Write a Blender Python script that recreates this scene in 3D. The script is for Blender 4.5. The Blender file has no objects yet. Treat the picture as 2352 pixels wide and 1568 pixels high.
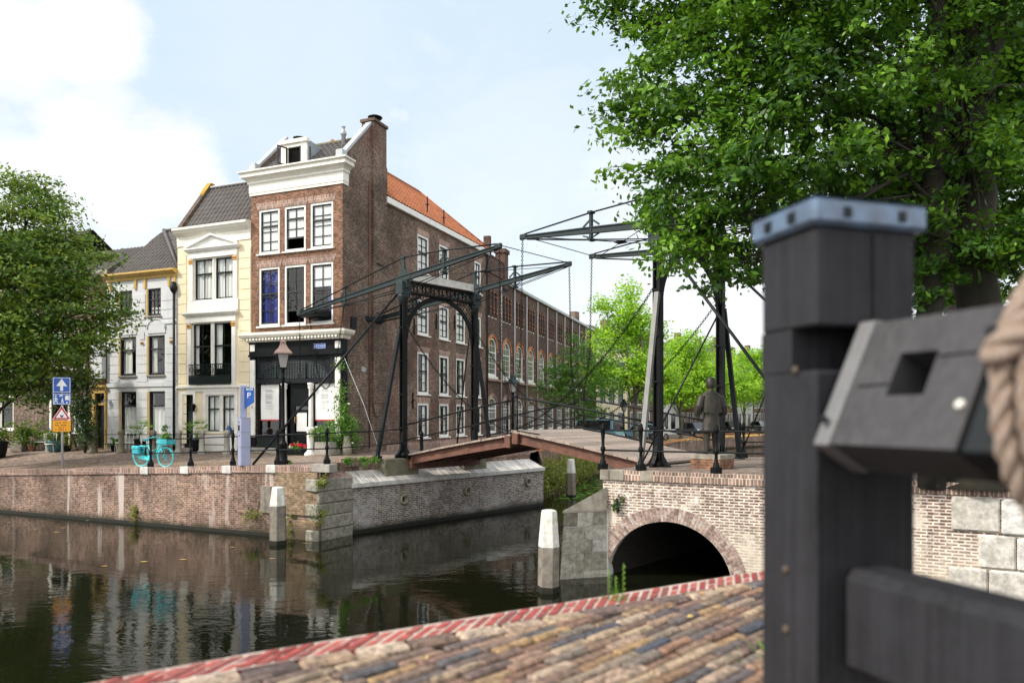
import bpy, math, random
import numpy as np
from mathutils import Vector, Matrix, geometry
R = math.radians
random.seed(7)
rng = np.random.default_rng(7)
F, CX, HY, H = 1650.0, 1176.0, 955.0, 3.9      # calibrated lens (photo pixels), horizon row, eye height above the water
SC = bpy.context.scene
COL = SC.collection
def P(px, py, Y): return Vector(((px-CX)/F*Y, Y, H-(py-HY)/F*Y))

class Fr:
    """a vertical plane in the place: origin, heading of its local x, base height"""
    def __init__(s, ox, oy, deg, z0): s.ox, s.oy, s.a, s.z0 = ox, oy, R(deg), z0; s.c, s.s = math.cos(s.a), math.sin(s.a)
    def x(s, px, d=0):
        ox, oy = s.ox-s.s*d, s.oy+s.c*d; r = (px-CX)/F
        return (r*oy-ox)/(s.c-r*s.s)
    def z(s, px, py, d=0):
        Y = s.oy+s.c*d+s.x(px, d)*s.s
        return H-(py-HY)/F*Y-s.z0
    def w(s, x, y=0, z=0): return Vector((s.ox+x*s.c-y*s.s, s.oy+x*s.s+y*s.c, s.z0+z))

# ---------------------------------------------------------------- mesh builder
class MB:
    def __init__(s, M=None): s.v=[]; s.f=[]; s.mi=[]; s.sm=[]; s.M=M; s.tint=[]; s.ct=None
    def add(s, pts, faces, mi=0, smooth=False):
        b=len(s.v)
        for p in pts:
            p=Vector(p)
            if s.M is not None: p=s.M@p
            s.v.append(p)
            s.tint.append(s.ct if s.ct is not None else 0.5)
        for f in faces: s.f.append([b+i for i in f]); s.mi.append(mi); s.sm.append(smooth)
        return s
    def quad(s, a, b, c, d, mi=0): return s.add([a,b,c,d], [(0,1,2,3)], mi)
    def box(s, x0, x1, y0, y1, z0, z1, mi=0, bev=0):
        if bev:
            b=min(bev,(x1-x0)*.45,(y1-y0)*.45,(z1-z0)*.45); pts=[]; idx={}
            for i,(x,sx) in enumerate(((x0,1),(x1,-1))):
                for j,(y,sy) in enumerate(((y0,1),(y1,-1))):
                    for k,(z,sz) in enumerate(((z0,1),(z1,-1))):
                        idx[i,j,k]=len(pts); pts+=[(x,y+sy*b,z+sz*b),(x+sx*b,y,z+sz*b),(x+sx*b,y+sy*b,z)]
            fs=[]
            g=lambda i,j,k,a: idx[i,j,k]+a
            fs.append([g(0,0,0,0),g(0,0,1,0),g(0,1,1,0),g(0,1,0,0)]); fs.append([g(1,0,0,0),g(1,1,0,0),g(1,1,1,0),g(1,0,1,0)])
            fs.append([g(0,0,0,1),g(1,0,0,1),g(1,0,1,1),g(0,0,1,1)]); fs.append([g(0,1,0,1),g(0,1,1,1),g(1,1,1,1),g(1,1,0,1)])
            fs.append([g(0,0,0,2),g(0,1,0,2),g(1,1,0,2),g(1,0,0,2)]); fs.append([g(0,0,1,2),g(1,0,1,2),g(1,1,1,2),g(0,1,1,2)])
            for i in (0,1):
                for j in (0,1):
                    q=[g(i,j,0,0),g(i,j,0,1),g(i,j,1,1),g(i,j,1,0)]; fs.append(q if (i+j)%2==0 else q[::-1])
                    q=[g(0,i,j,1),g(0,i,j,2),g(1,i,j,2),g(1,i,j,1)]; fs.append(q if (i+j)%2==0 else q[::-1])
                    q=[g(i,0,j,0),g(i,1,j,0),g(i,1,j,2),g(i,0,j,2)]; fs.append(q if (i+j)%2==0 else q[::-1])
            for i in (0,1):
                for j in (0,1):
                    for k in (0,1):
                        t=[g(i,j,k,0),g(i,j,k,2),g(i,j,k,1)]; fs.append(t if (i+j+k)%2==0 else t[::-1])
            return s.add(pts,fs,mi)
        p=[(x0,y0,z0),(x1,y0,z0),(x1,y1,z0),(x0,y1,z0),(x0,y0,z1),(x1,y0,z1),(x1,y1,z1),(x0,y1,z1)]
        return s.add(p, [(0,3,2,1),(4,5,6,7),(0,1,5,4),(1,2,6,5),(2,3,7,6),(3,0,4,7)], mi)
    def bar(s, a, b, w, h=None, up=(0,0,1), mi=0):
        """rectangular bar from a to b; w across, h along up"""
        a=Vector(a); b=Vector(b); h=h or w; d=(b-a).normalized(); u=Vector(up)
        if abs(d.dot(u))>.97: u=Vector((1,0,0))
        t=d.cross(u).normalized(); u=t.cross(d).normalized(); p=[]
        for e in (a,b):
            for i,j in ((-1,-1),(1,-1),(1,1),(-1,1)): p.append(e+t*(i*w/2)+u*(j*h/2))
        return s.add(p, [(0,1,2,3),(7,6,5,4),(0,4,5,1),(1,5,6,2),(2,6,7,3),(3,7,4,0)], mi)
    def tube(s, pts, r, n=6, mi=0, smooth=True, cap=True):
        pts=[Vector(p) for p in pts]; m=len(pts)
        rs=r if isinstance(r,(list,tuple)) else [r]*m
        V=[]; t0=None
        for i,p in enumerate(pts):
            d=(pts[min(i+1,m-1)]-pts[max(i-1,0)]).normalized()
            if t0 is None: t0=d.orthogonal().normalized()
            t0=(t0-d*t0.dot(d)); t0=t0.normalized() if t0.length>1e-6 else d.orthogonal().normalized()
            u=d.cross(t0)
            for k in range(n):
                a=2*math.pi*k/n; V.append(p+(t0*math.cos(a)+u*math.sin(a))*rs[i])
        fs=[]
        for i in range(m-1):
            for k in range(n): fs.append((i*n+k,i*n+(k+1)%n,(i+1)*n+(k+1)%n,(i+1)*n+k))
        if cap: fs.append(tuple(range(n))[::-1]); fs.append(tuple((m-1)*n+k for k in range(n)))
        return s.add(V,fs,mi,smooth)
    def ring(s, c, nrm, rad, r, n=16, k=5, mi=0, a0=0, a1=2*math.pi):
        nrm=Vector(nrm).normalized(); t=nrm.orthogonal().normalized() if abs(nrm.z)>.99 else Vector((0,0,1)).cross(nrm).normalized(); u=nrm.cross(t)
        full=abs(a1-a0-2*math.pi)<1e-6
        pts=[Vector(c)+(t*math.cos(a0+(a1-a0)*i/n)+u*math.sin(a0+(a1-a0)*i/n))*rad for i in range(n+1)]
        return s.tube(pts,r,k,mi,cap=not full)
    def lathe(s, prof, n=10, at=(0,0,0), mi=0, smooth=True, sq=None):
        V=[]; at=Vector(at)
        for r,z in prof:
            for k in range(n):
                a=2*math.pi*(k+.5)/n; V.append(at+Vector((math.cos(a)*r,math.sin(a)*r,z)))
        fs=[]
        for i in range(len(prof)-1):
            for k in range(n): fs.append((i*n+k,i*n+(k+1)%n,(i+1)*n+(k+1)%n,(i+1)*n+k))
        fs.append(tuple(range(n))[::-1]); fs.append(tuple((len(prof)-1)*n+k for k in range(n)))
        return s.add(V,fs,mi,smooth)
    def prism(s, poly, y0, y1, mi=0):
        """polygon in the xz plane (ccw seen from -y) extruded along y"""
        n=len(poly); V=[(x,y0,z) for x,z in poly]+[(x,y1,z) for x,z in poly]
        fs=[tuple(range(n)), tuple(range(n,2*n))[::-1]]+[((i+1)%n,i,n+i,n+(i+1)%n) for i in range(n)]
        return s.add(V,fs,mi)
    def prismx(s, poly, x0, x1, mi=0):
        """polygon in the yz plane extruded along x"""
        n=len(poly); V=[(x0,y,z) for y,z in poly]+[(x1,y,z) for y,z in poly]
        fs=[tuple(range(n))[::-1], tuple(range(n,2*n))]+[(i,(i+1)%n,n+(i+1)%n,n+i) for i in range(n)]
        return s.add(V,fs,mi)
    def slab(s, poly, z0, z1, mi=0):
        n=len(poly); V=[(x,y,z0) for x,y in poly]+[(x,y,z1) for x,y in poly]
        fs=[tuple(range(n))[::-1], tuple(range(n,2*n))]+[(i,(i+1)%n,n+(i+1)%n,n+i) for i in range(n)]
        return s.add(V,fs,mi)
    def sweep(s, line, prof, mi=0, closed=False):
        """profile (out,z) swept along horizontal polyline; out = to the right of travel"""
        L=[Vector(p) for p in line]; n=len(L); k=len(prof); V=[]
        for i,p in enumerate(L):
            d1=(L[i]-L[i-1]).normalized() if i>0 else None; d2=(L[i+1]-L[i]).normalized() if i<n-1 else None
            d1=d1 or d2; d2=d2 or d1; t=(d1+d2).normalized(); nn=Vector((t.y,-t.x,0)); m=max(.3,nn.dot(Vector((d1.y,-d1.x,0))))
            for o,z in prof: V.append(p+nn*(o/m)+Vector((0,0,z)))
        fs=[]
        for i in range(n-1):
            for j in range(k): fs.append((i*k+j,(i+1)*k+j,(i+1)*k+(j+1)%k,i*k+(j+1)%k))
        fs.append(tuple(range(k))); fs.append(tuple((n-1)*k+j for j in range(k))[::-1])
        return s.add(V,fs,mi)
    def wall(s, x0, x1, z0, z1, y=0, holes=(), dep=.3, mi=0, arches=()):
        """front face at y (facing -y) with rectangular holes (a,b,c,d) and arched holes (a,b,c,spring,rise)"""
        H_=[tuple(h) for h in holes]+[(a,b,c,sp+ri) for a,b,c,sp,ri in arches]
        xs=sorted({x0,x1,*[h[0] for h in H_],*[h[1] for h in H_]}); zs=sorted({z0,z1,*[h[2] for h in H_],*[h[3] for h in H_]})
        xs=[x for x in xs if x0-1e-6<=x<=x1+1e-6]; zs=[z for z in zs if z0-1e-6<=z<=z1+1e-6]
        for i in range(len(xs)-1):
            run=None
            for j in range(len(zs)-1):
                cx,cz=(xs[i]+xs[i+1])/2,(zs[j]+zs[j+1])/2
                inn=any(h[0]<cx<h[1] and h[2]<cz<h[3] for h in H_)
                if inn:
                    if run is not None: s.quad((xs[i],y,run),(xs[i+1],y,run),(xs[i+1],y,zs[j]),(xs[i],y,zs[j]),mi); run=None
                elif run is None: run=zs[j]
            if run is not None: s.quad((xs[i],y,run),(xs[i+1],y,run),(xs[i+1],y,zs[-1]),(xs[i],y,zs[-1]),mi)
        for a,b,c,d in holes:
            s.quad((a,y,c),(a,y,d),(a,y+dep,d),(a,y+dep,c),mi); s.quad((b,y,d),(b,y,c),(b,y+dep,c),(b,y+dep,d),mi)
            s.quad((a,y,d),(b,y,d),(b,y+dep,d),(a,y+dep,d),mi); s.quad((b,y,c),(a,y,c),(a,y+dep,c),(b,y+dep,c),mi)
        for a,b,c,sp,ri in arches:
            s.quad((a,y,c),(a,y,sp),(a,y+dep,sp),(a,y+dep,c),mi); s.quad((b,y,sp),(b,y,c),(b,y+dep,c),(b,y+dep,sp),mi)
            s.quad((b,y,c),(a,y,c),(a,y+dep,c),(b,y+dep,c),mi)
            A=arc(a,b,sp,ri,18); top=sp+ri
            for (xa,za),(xb,zb) in zip(A,A[1:]):
                s.quad((xa,y,za),(xb,y,zb),(xb,y,top),(xa,y,top),mi); s.quad((xa,y,za),(xa,y+dep,za),(xb,y+dep,zb),(xb,y,zb),mi)
        return s
    def build(s, name, mat, parent=None, attr=False, loc=None, bevel=0, uvs=True):
        me=bpy.data.meshes.new(name); me.from_pydata([tuple(v) for v in s.v],[],s.f)
        me.validate(clean_customdata=False) if False else None
        mats=mat if isinstance(mat,(list,tuple)) else [mat]
        for m in mats: me.materials.append(m)
        me.polygons.foreach_set('material_index', s.mi); me.polygons.foreach_set('use_smooth', s.sm)
        if uvs:
            uv=me.uv_layers.new(name='UVMap').data; buf=np.zeros(len(me.loops)*2,dtype=np.float32)
            for p in me.polygons:
                n=p.normal
                t=Vector((1,0,0)) if abs(n.z)>.97 else Vector((-n.y,n.x,0)).normalized()
                w=n.cross(t)
                for li,vi in zip(p.loop_indices,p.vertices):
                    c=s.v[vi]; buf[2*li]=c.dot(t); buf[2*li+1]=c.dot(w)
            uv.foreach_set('uv',buf)
        if attr:
            a=me.attributes.new('tint','FLOAT','POINT'); a.data.foreach_set('value', s.tint)
        me.update()
        o=bpy.data.objects.new(name,me); COL.objects.link(o)
        if parent is not None: o.parent=parent
        if loc is not None: o.location=loc
        if bevel:
            b=o.modifiers.new('b','BEVEL'); b.width=bevel; b.segments=2; b.limit_method='ANGLE'
        return o
def arc(a,b,sp,ri,n): return [((a+b)/2-(b-a)/2*math.cos(math.pi*i/n), sp+ri*math.sin(math.pi*i/n)) for i in range(n+1)]

def tag(o, label=None, cat=None, group=None, kind=None):
    for k,v in (('label',label),('category',cat),('group',group),('kind',kind)):
        if v: o[k]=v
    return o
def empty(name, loc, rz=0, label=None, cat=None, group=None):
    o=bpy.data.objects.new(name,None); COL.objects.link(o); o.location=loc; o.rotation_euler=(0,0,rz); o.empty_display_size=.2
    return tag(o,label,cat,group)
def kids(o): return [c for c in bpy.data.objects if c.parent==o]
def copy_tree(o, parent=None):
    c=o.copy(); COL.objects.link(c); c.parent=parent
    for ch in kids(o): copy_tree(ch,c)
    return c
def to_mesh(o):
    bpy.context.view_layer.update(); dg=bpy.context.evaluated_depsgraph_get(); me=bpy.data.meshes.new_from_object(o.evaluated_get(dg)); n=o.name; p=o.parent; l=o.location.copy(); r=o.rotation_euler.copy()
    bpy.data.objects.remove(o); q=bpy.data.objects.new(n,me); COL.objects.link(q); q.parent=p; q.location=l; q.rotation_euler=r; return q
def text(par, s, size, loc, rot, mat, name='lettering', ext=.004, align='CENTER'):
    cu=bpy.data.curves.new(name,'FONT'); cu.body=s; cu.size=size; cu.extrude=ext; cu.align_x=align; cu.align_y='CENTER'; cu.materials.append(mat)
    o=bpy.data.objects.new(name,cu); COL.objects.link(o); o.parent=par; o.location=loc; o.rotation_euler=rot; return to_mesh(o)

# ---------------------------------------------------------------- materials
def newmat(name):
    m=bpy.data.materials.new(name); m.use_nodes=True; nt=m.node_tree; return m,nt,nt.nodes['Principled BSDF']
def N(nt,t,**kw):
    n=nt.nodes.new(t)
    for k,v in kw.items():
        if k.startswith('_'): setattr(n,k[1:],v)
        else:
            key=k.replace('_',' '); s=n.inputs.get(key)
            if s is None: s=n.inputs.get(key.title())
            if isinstance(v,bpy.types.NodeSocket): nt.links.new(v,s)
            else: s.default_value=v
    return n
def mixc(nt,f,a,b,mode='MIX'):
    n=nt.nodes.new('ShaderNodeMix'); n.data_type='RGBA'; n.blend_type=mode
    for s,v in ((n.inputs[0],f),(n.inputs[6],a),(n.inputs[7],b)):
        if isinstance(v,bpy.types.NodeSocket): nt.links.new(v,s)
        else: s.default_value=v if not isinstance(v,tuple) or len(v)==4 else (*v,1)
    return n.outputs[2]
def ramp(nt,f,a,b,lo=0.,hi=1.):
    n=nt.nodes.new('ShaderNodeMapRange'); n.interpolation_type='SMOOTHSTEP'; nt.links.new(f,n.inputs[0])
    n.inputs[1].default_value=a; n.inputs[2].default_value=b; n.inputs[3].default_value=lo; n.inputs[4].default_value=hi; return n.outputs[0]
def mth(nt,op,a,b=None,c=None):
    n=nt.nodes.new('ShaderNodeMath'); n.operation=op
    for i,v in enumerate((a,b,c)):
        if v is None: continue
        if isinstance(v,bpy.types.NodeSocket): nt.links.new(v,n.inputs[i])
        else: n.inputs[i].default_value=v
    return n.outputs[0]
def noise(nt,vec,scale,detail=4,rough=.6,dist=0):
    return N(nt,'ShaderNodeTexNoise',Vector=vec,Scale=scale,Detail=detail,Roughness=rough,Distortion=dist).outputs['Fac']
def mapping(nt,vec,sc=(1,1,1),rot=(0,0,0)): return N(nt,'ShaderNodeMapping',Vector=vec,Scale=sc,Rotation=rot).outputs[0]
def world_pos(nt): return N(nt,'ShaderNodeNewGeometry').outputs['Position']
def uvs(nt): return N(nt,'ShaderNodeUVMap').outputs[0]
def bump(nt,b,h,strength=.3,dist=.02):
    n=N(nt,'ShaderNodeBump',Strength=strength,Distance=dist,Height=h); nt.links.new(n.outputs[0],b.inputs['Normal'])

def plain(name,col,rough=.6,metal=0,var=.25,scale=3,spec=.5,bmp=0,col2=None,streak=0,coat=0,grain=0):
    """one paint or solid: base colour with uneven wear"""
    m,nt,b=newmat(name); p=world_pos(nt); n1=noise(nt,p,scale,5); n2=noise(nt,p,scale*9,3)
    k=mth(nt,'ADD',mth(nt,'MULTIPLY',n1,.7),mth(nt,'MULTIPLY',n2,.3)); f=ramp(nt,k,.3,.7)
    c2=col2 or tuple(c*(1-var) for c in col)
    c=mixc(nt,f,c2,tuple(min(1,x*(1+var*.25)) for x in col))
    if streak:
        s=noise(nt,mapping(nt,p,(5,5,.35)),1,4); c=mixc(nt,ramp(nt,s,.5,.75,0,streak),c,tuple(x*.35 for x in col))
    if grain:
        gz=noise(nt,mapping(nt,p,(60,60,1.3)),1,5,.7,.2); c=mixc(nt,ramp(nt,gz,.35,.7,0,grain),c,tuple(min(1,x*2.3+.01) for x in col)); n2=mth(nt,'ADD',mth(nt,'MULTIPLY',n2,.4),gz)
    nt.links.new(c,b.inputs['Base Color']); nt.links.new(ramp(nt,n2,.3,.7,max(.02,rough-.08),min(1,rough+.12)),b.inputs['Roughness'])
    b.inputs['Metallic'].default_value=metal; b.inputs['Specular IOR Level'].default_value=spec
    if coat: b.inputs['Coat Weight'].default_value=coat
    if bmp: bump(nt,b,n2,bmp,.01)
    return m
def brick(name,c1,c2,mortar,bw=.215,bh=.066,ms=.012,big=.3,patches=(),streak=None,rough=.9,bmp=.4,top=None,jit=.35,damp=None):
    m,nt,b=newmat(name); uv=uvs(nt); p=world_pos(nt)
    br=N(nt,'ShaderNodeTexBrick',Vector=uv,Color1=(*c1,1),Color2=(*c2,1),Mortar=(*mortar,1),Scale=1.0,Brick_Width=bw,Row_Height=bh,Mortar_Size=ms,Mortar_Smooth=.15,Bias=0.0)
    # a per-brick extra variation: a second, offset brick lookup
    n1=noise(nt,p,.55,5,.65); n2=noise(nt,p,7,4,.7)
    vw=N(nt,'ShaderNodeTexWhiteNoise',_noise_dimensions='2D')
    sx=N(nt,'ShaderNodeSeparateXYZ',Vector=uv); fu=mth(nt,'FLOOR',mth(nt,'DIVIDE',sx.outputs[0],bw*.5)); fv=mth(nt,'FLOOR',mth(nt,'DIVIDE',sx.outputs[1],bh))
    cb=N(nt,'ShaderNodeCombineXYZ',X=fu,Y=fv); nt.links.new(cb.outputs[0],vw.inputs['Vector'])
    j=ramp(nt,vw.outputs['Value'],0,1,1-jit,1+jit)
    col=mixc(nt,1.,br.outputs['Color'],N(nt,'ShaderNodeCombineColor',Red=j,Green=j,Blue=j).outputs[0],'MULTIPLY')
    g=ramp(nt,n1,.3,.7,1-big,1+big*.6); col=mixc(nt,1.,col,N(nt,'ShaderNodeCombineColor',Red=g,Green=g,Blue=g).outputs[0],'MULTIPLY')
    col=mixc(nt,ramp(nt,n2,.45,.8,0,.35),col,mortar)
    for i,(pc,sc,lo,hi,amt) in enumerate(patches):
        q=noise(nt,mapping(nt,p,(1,1,1),(0,0,i*1.3+.4)),sc,5,.7); q2=noise(nt,p,14+i*5,3,.8)
        k=mth(nt,'ADD',q,mth(nt,'MULTIPLY',mth(nt,'SUBTRACT',q2,.5),.35))
        col=mixc(nt,ramp(nt,k,lo,hi,0,amt),col,pc)
    if streak:
        sc,lo,hi,amt,stc=streak
        s=noise(nt,mapping(nt,p,(sc,sc,sc*.08)),1,5,.6); col=mixc(nt,ramp(nt,s,lo,hi,0,amt),col,stc)
    if damp:
        z=N(nt,'ShaderNodeSeparateXYZ',Vector=p).outputs[2]; zz=mth(nt,'ADD',z,mth(nt,'MULTIPLY',mth(nt,'SUBTRACT',noise(nt,p,1.7,4),.5),damp[2]))
        col=mixc(nt,ramp(nt,zz,damp[0],damp[1],1,0),col,damp[3]) if len(damp)<5 else mixc(nt,mth(nt,'MULTIPLY',ramp(nt,zz,damp[0],damp[1],1,0),damp[4]),col,damp[3])
    nt.links.new(col,b.inputs['Base Color']); b.inputs['Roughness'].default_value=rough; b.inputs['Specular IOR Level'].default_value=.25
    hgt=mth(nt,'ADD',mth(nt,'SUBTRACT',1.,br.outputs['Fac']),mth(nt,'MULTIPLY',n2,.6)); bump(nt,b,hgt,bmp,.012)
    return m
def leafmat(name,dark,mid,light,trans=.35,gloss=.5):
    m,nt,b=newmat(name); a=N(nt,'ShaderNodeAttribute',_attribute_name='tint').outputs['Fac']
    cr=nt.nodes.new('ShaderNodeValToRGB'); e=cr.color_ramp.elements; e[0].color=(*dark,1); e[1].color=(*light,1); e.new(.5).color=(*mid,1)
    nt.links.new(a,cr.inputs[0]); nt.links.new(cr.outputs[0],b.inputs['Base Color']); b.inputs['Roughness'].default_value=gloss; b.inputs['Specular IOR Level'].default_value=.4
    t=N(nt,'ShaderNodeBsdfTranslucent'); tc=mixc(nt,.5,cr.outputs[0],tuple(min(1,c*1.6) for c in light)); nt.links.new(tc,t.inputs[0])
    mx=N(nt,'ShaderNodeMixShader',Fac=trans); nt.links.new(b.outputs[0],mx.inputs[1]); nt.links.new(t.outputs[0],mx.inputs[2])
    nt.links.new(mx.outputs[0],nt.nodes['Material Output'].inputs[0]); return m
def tinted(name,stops,rough=.8,bmp=.3,nscale=25,wear=.25):
    """colour picked per piece from the mesh attribute, plus grain"""
    m,nt,b=newmat(name); a=N(nt,'ShaderNodeAttribute',_attribute_name='tint').outputs['Fac']
    cr=nt.nodes.new('ShaderNodeValToRGB'); e=cr.color_ramp.elements; e[0].color=(*stops[0],1); e[1].color=(*stops[-1],1)
    for i,s in enumerate(stops[1:-1]): e.new((i+1)/(len(stops)-1)).color=(*s,1)
    nt.links.new(a,cr.inputs[0]); p=world_pos(nt); n=noise(nt,p,nscale,4,.7); k=ramp(nt,n,.3,.75,1-wear,1+wear)
    c=mixc(nt,1.,cr.outputs[0],N(nt,'ShaderNodeCombineColor',Red=k,Green=k,Blue=k).outputs[0],'MULTIPLY')
    nt.links.new(c,b.inputs['Base Color']); b.inputs['Roughness'].default_value=rough; bump(nt,b,n,bmp,.01); return m
def glassmat(name,tint=(.95,.97,.97),base=.07):
    m,nt,b=newmat(name); tr=N(nt,'ShaderNodeBsdfTransparent',Color=(*tint,1)); gl=N(nt,'ShaderNodeBsdfGlossy',Roughness=.02)
    p=world_pos(nt); bp=N(nt,'ShaderNodeBump',Strength=.06,Distance=.05,Height=noise(nt,p,1.5,2)); nt.links.new(bp.outputs[0],gl.inputs['Normal'])
    fr=N(nt,'ShaderNodeLayerWeight',Blend=.5).outputs['Facing']; f=mth(nt,'ADD',mth(nt,'MULTIPLY',mth(nt,'POWER',fr,4.),.7),base)
    mx=N(nt,'ShaderNodeMixShader',Fac=f); nt.links.new(tr.outputs[0],mx.inputs[1]); nt.links.new(gl.outputs[0],mx.inputs[2])
    nt.links.new(mx.outputs[0],nt.nodes['Material Output'].inputs[0]); return m
M={}
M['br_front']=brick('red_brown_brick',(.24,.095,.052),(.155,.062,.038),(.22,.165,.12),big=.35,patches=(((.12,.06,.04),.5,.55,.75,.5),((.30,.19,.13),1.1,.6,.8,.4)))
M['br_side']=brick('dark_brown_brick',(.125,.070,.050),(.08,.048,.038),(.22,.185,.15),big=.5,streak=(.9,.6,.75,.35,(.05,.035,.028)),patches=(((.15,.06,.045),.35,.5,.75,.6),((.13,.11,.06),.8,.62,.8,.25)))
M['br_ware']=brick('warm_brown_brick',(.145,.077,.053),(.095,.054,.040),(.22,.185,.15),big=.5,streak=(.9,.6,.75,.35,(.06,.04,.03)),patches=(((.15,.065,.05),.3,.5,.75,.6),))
M['br_fact']=brick('factory_brick',(.12,.058,.042),(.085,.045,.036),(.13,.1,.085),big=.25)
M['br_quay']=brick('quay_brick',(.235,.125,.09),(.16,.09,.068),(.33,.27,.22),ms=.011,big=.5,patches=(((.16,.12,.09),.7,.5,.72,.75),((.5,.4,.36),1.3,.6,.8,.45)),streak=(2.0,.57,.68,.75,(.60,.53,.48)),damp=(.0,.35,.35,(.03,.028,.015)))
M['br_pass']=brick('grey_washed_brick',(.20,.145,.12),(.13,.10,.088),(.42,.40,.37),ms=.014,big=.3,patches=(((.42,.41,.41),.7,.5,.68,.75),((.16,.12,.075),.5,.55,.75,.6)),streak=(1.0,.68,.76,.5,(.3,.13,.03)),damp=(.05,.4,.3,(.035,.033,.02)))
M['br_arch']=brick('limewashed_brick',(.20,.10,.078),(.13,.072,.058),(.66,.58,.50),ms=.017,big=.15,patches=(((.70,.62,.52),.9,.52,.66,.9),((.8,.77,.72),2.2,.6,.74,.7),((.3,.26,.18),1.4,.62,.8,.4)),damp=(.2,1.9,1.6,(.62,.55,.45),.75))
M['br_ring']=brick('arch_ring_brick',(.34,.20,.155),(.25,.15,.12),(.68,.6,.52),bw=.35,bh=.075,ms=.012,big=.25,patches=(((.6,.53,.45),1.2,.55,.75,.5),))
M['br_cope']=brick('brick_on_edge',(.30,.175,.135),(.21,.125,.10),(.45,.37,.32),bw=.075,bh=.23,ms=.010,big=.3,patches=(((.2,.16,.11),1.2,.55,.75,.5),))
M['pave']=brick('street_clinkers',(.265,.19,.155),(.20,.15,.125),(.20,.175,.145),bw=.21,bh=.085,ms=.008,big=.3,patches=(((.27,.23,.18),.4,.5,.75,.6),((.12,.10,.08),.25,.55,.8,.4)),bmp=.25)
M['ochre']=plain('orange_brick_trim',(.50,.20,.09),.85,var=.3)
M['white']=plain('white_paint',(.80,.79,.75),.5,var=.12,streak=.12)
M['cream']=plain('cream_stucco',(.78,.68,.48),.8,var=.1,streak=.15,scale=1.2)
M['creamw']=plain('ivory_trim',(.78,.76,.68),.6,var=.1,streak=.12)
M['stuc']=plain('white_stucco',(.66,.68,.70),.8,var=.12,streak=.25,scale=1.2)
M['yell']=plain('ochre_paint',(.62,.40,.10),.5,var=.2)
M['gold']=plain('gilt',(.65,.36,.10),.4,.3,var=.3)
M['black']=plain('black_paint',(.0055,.007,.009),.5,var=.4,spec=.15)
M['green']=plain('dark_green_paint',(.004,.012,.010),.45,var=.3,spec=.3)
M['iron']=plain('painted_iron',(.0045,.0055,.006),.5,.0,var=.4,scale=6,bmp=.1,spec=.18)
M['irong']=plain('grey_green_paint',(.030,.045,.047),.5,var=.35,spec=.25,scale=5,bmp=.1)
M['irond']=plain('dark_slate_paint',(.010,.013,.016),.5,var=.35,spec=.2,scale=5)
M['rust']=plain('rusty_steel',(.165,.07,.045),.75,var=.45,scale=5,bmp=.3,col2=(.075,.038,.028))
M['sash']=plain('dark_sash_paint',(.012,.013,.013),.45,var=.2)
M['stone']=plain('grey_stone',(.36,.34,.30),.85,var=.35,scale=4,bmp=.3,streak=.3)
M['stoned']=plain('mossy_concrete',(.22,.20,.16),.9,var=.5,scale=2.5,bmp=.4,streak=.6,col2=(.10,.10,.05))
M['blocks']=tinted('weathered_stone_blocks',((.17,.155,.12),(.27,.255,.21),(.36,.34,.29),(.22,.21,.16),(.42,.40,.36)),.85,.6,7,.4)
M['stonew']=plain('pale_stone',(.62,.61,.58),.8,var=.3,scale=4,bmp=.3,streak=.2)
M['stonex']=plain('weathered_blocks',(.36,.335,.285),.85,var=.4,scale=2.8,bmp=.5,streak=.6,col2=(.19,.165,.12))
M['lead']=plain('lead_sheet',(.30,.34,.38),.5,var=.2)
M['zinc']=plain('zinc_grey',(.42,.44,.46),.45,var=.2)
M['tile']=plain('grey_roof_tile',(.085,.074,.068),.6,var=.45,scale=2.2,bmp=.2,col2=(.06,.05,.045))
M['tilem']=plain('mossy_roof_tile',(.16,.13,.085),.7,var=.45,scale=2,bmp=.2,col2=(.10,.10,.04))
M['tileo']=plain('orange_roof_tile',(.40,.135,.055),.75,var=.4,scale=2.5,bmp=.2)
M['lichen']=plain('lichen',(.45,.26,.03),.9,var=.4)
M['wood']=tinted('weathered_planks',((.24,.19,.155),(.34,.27,.225),(.40,.31,.26),(.30,.235,.20)),.8,.4,18,.3)
M['pile']=plain('weathered_pile_wood',(.26,.23,.19),.85,var=.5,scale=6,bmp=.6,streak=.7)
M['pilew']=plain('flaking_white_paint',(.82,.81,.77),.75,var=.3,scale=9,bmp=.4,streak=.55,col2=(.50,.50,.42))
M['turq']=plain('turquoise_paint',(.08,.66,.72),.4,var=.15)
M['turqd']=plain('turquoise_fabric',(.06,.50,.58),.8,var=.3)
M['rubber']=plain('rubber',(.02,.02,.02),.8)
M['blue']=plain('sign_blue',(.008,.09,.42),.35,var=.08)
M['signw']=plain('sign_white',(.8,.82,.82),.4,var=.05)
M['red']=plain('sign_red',(.55,.012,.02),.4,var=.1)
M['orange']=plain('sign_orange',(.85,.36,.01),.5,var=.08)
M['lilac']=plain('lilac_enamel',(.34,.37,.53),.35,var=.08)
M['terra']=plain('terracotta',(.30,.15,.09),.8)
M['teal']=plain('teal_glaze',(.06,.17,.17),.4)
M['bronze']=plain('weathered_bronze',(.055,.05,.042),.5,.35,var=.5,scale=5,bmp=.4,col2=(.03,.028,.022))
M['curt']=plain('white_curtain',(.85,.85,.82),.9,var=.08)
M['blind']=plain('white_blind',(.82,.83,.80),.9,var=.05)
M['curtb']=plain('blue_curtain',(.03,.04,.24),.9,var=.2)
M['room']=plain('unlit_interior_black',(.006,.006,.006),.95,spec=.1)  # near-black colour stands for the shade inside rooms and holes
M['glass']=glassmat('window_glass')
M['glassd']=plain('dark_glass',(.01,.012,.014),.06,spec=.9)
M['glassl']=plain('pale_lamp_glass',(.42,.40,.38),.2)
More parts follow.
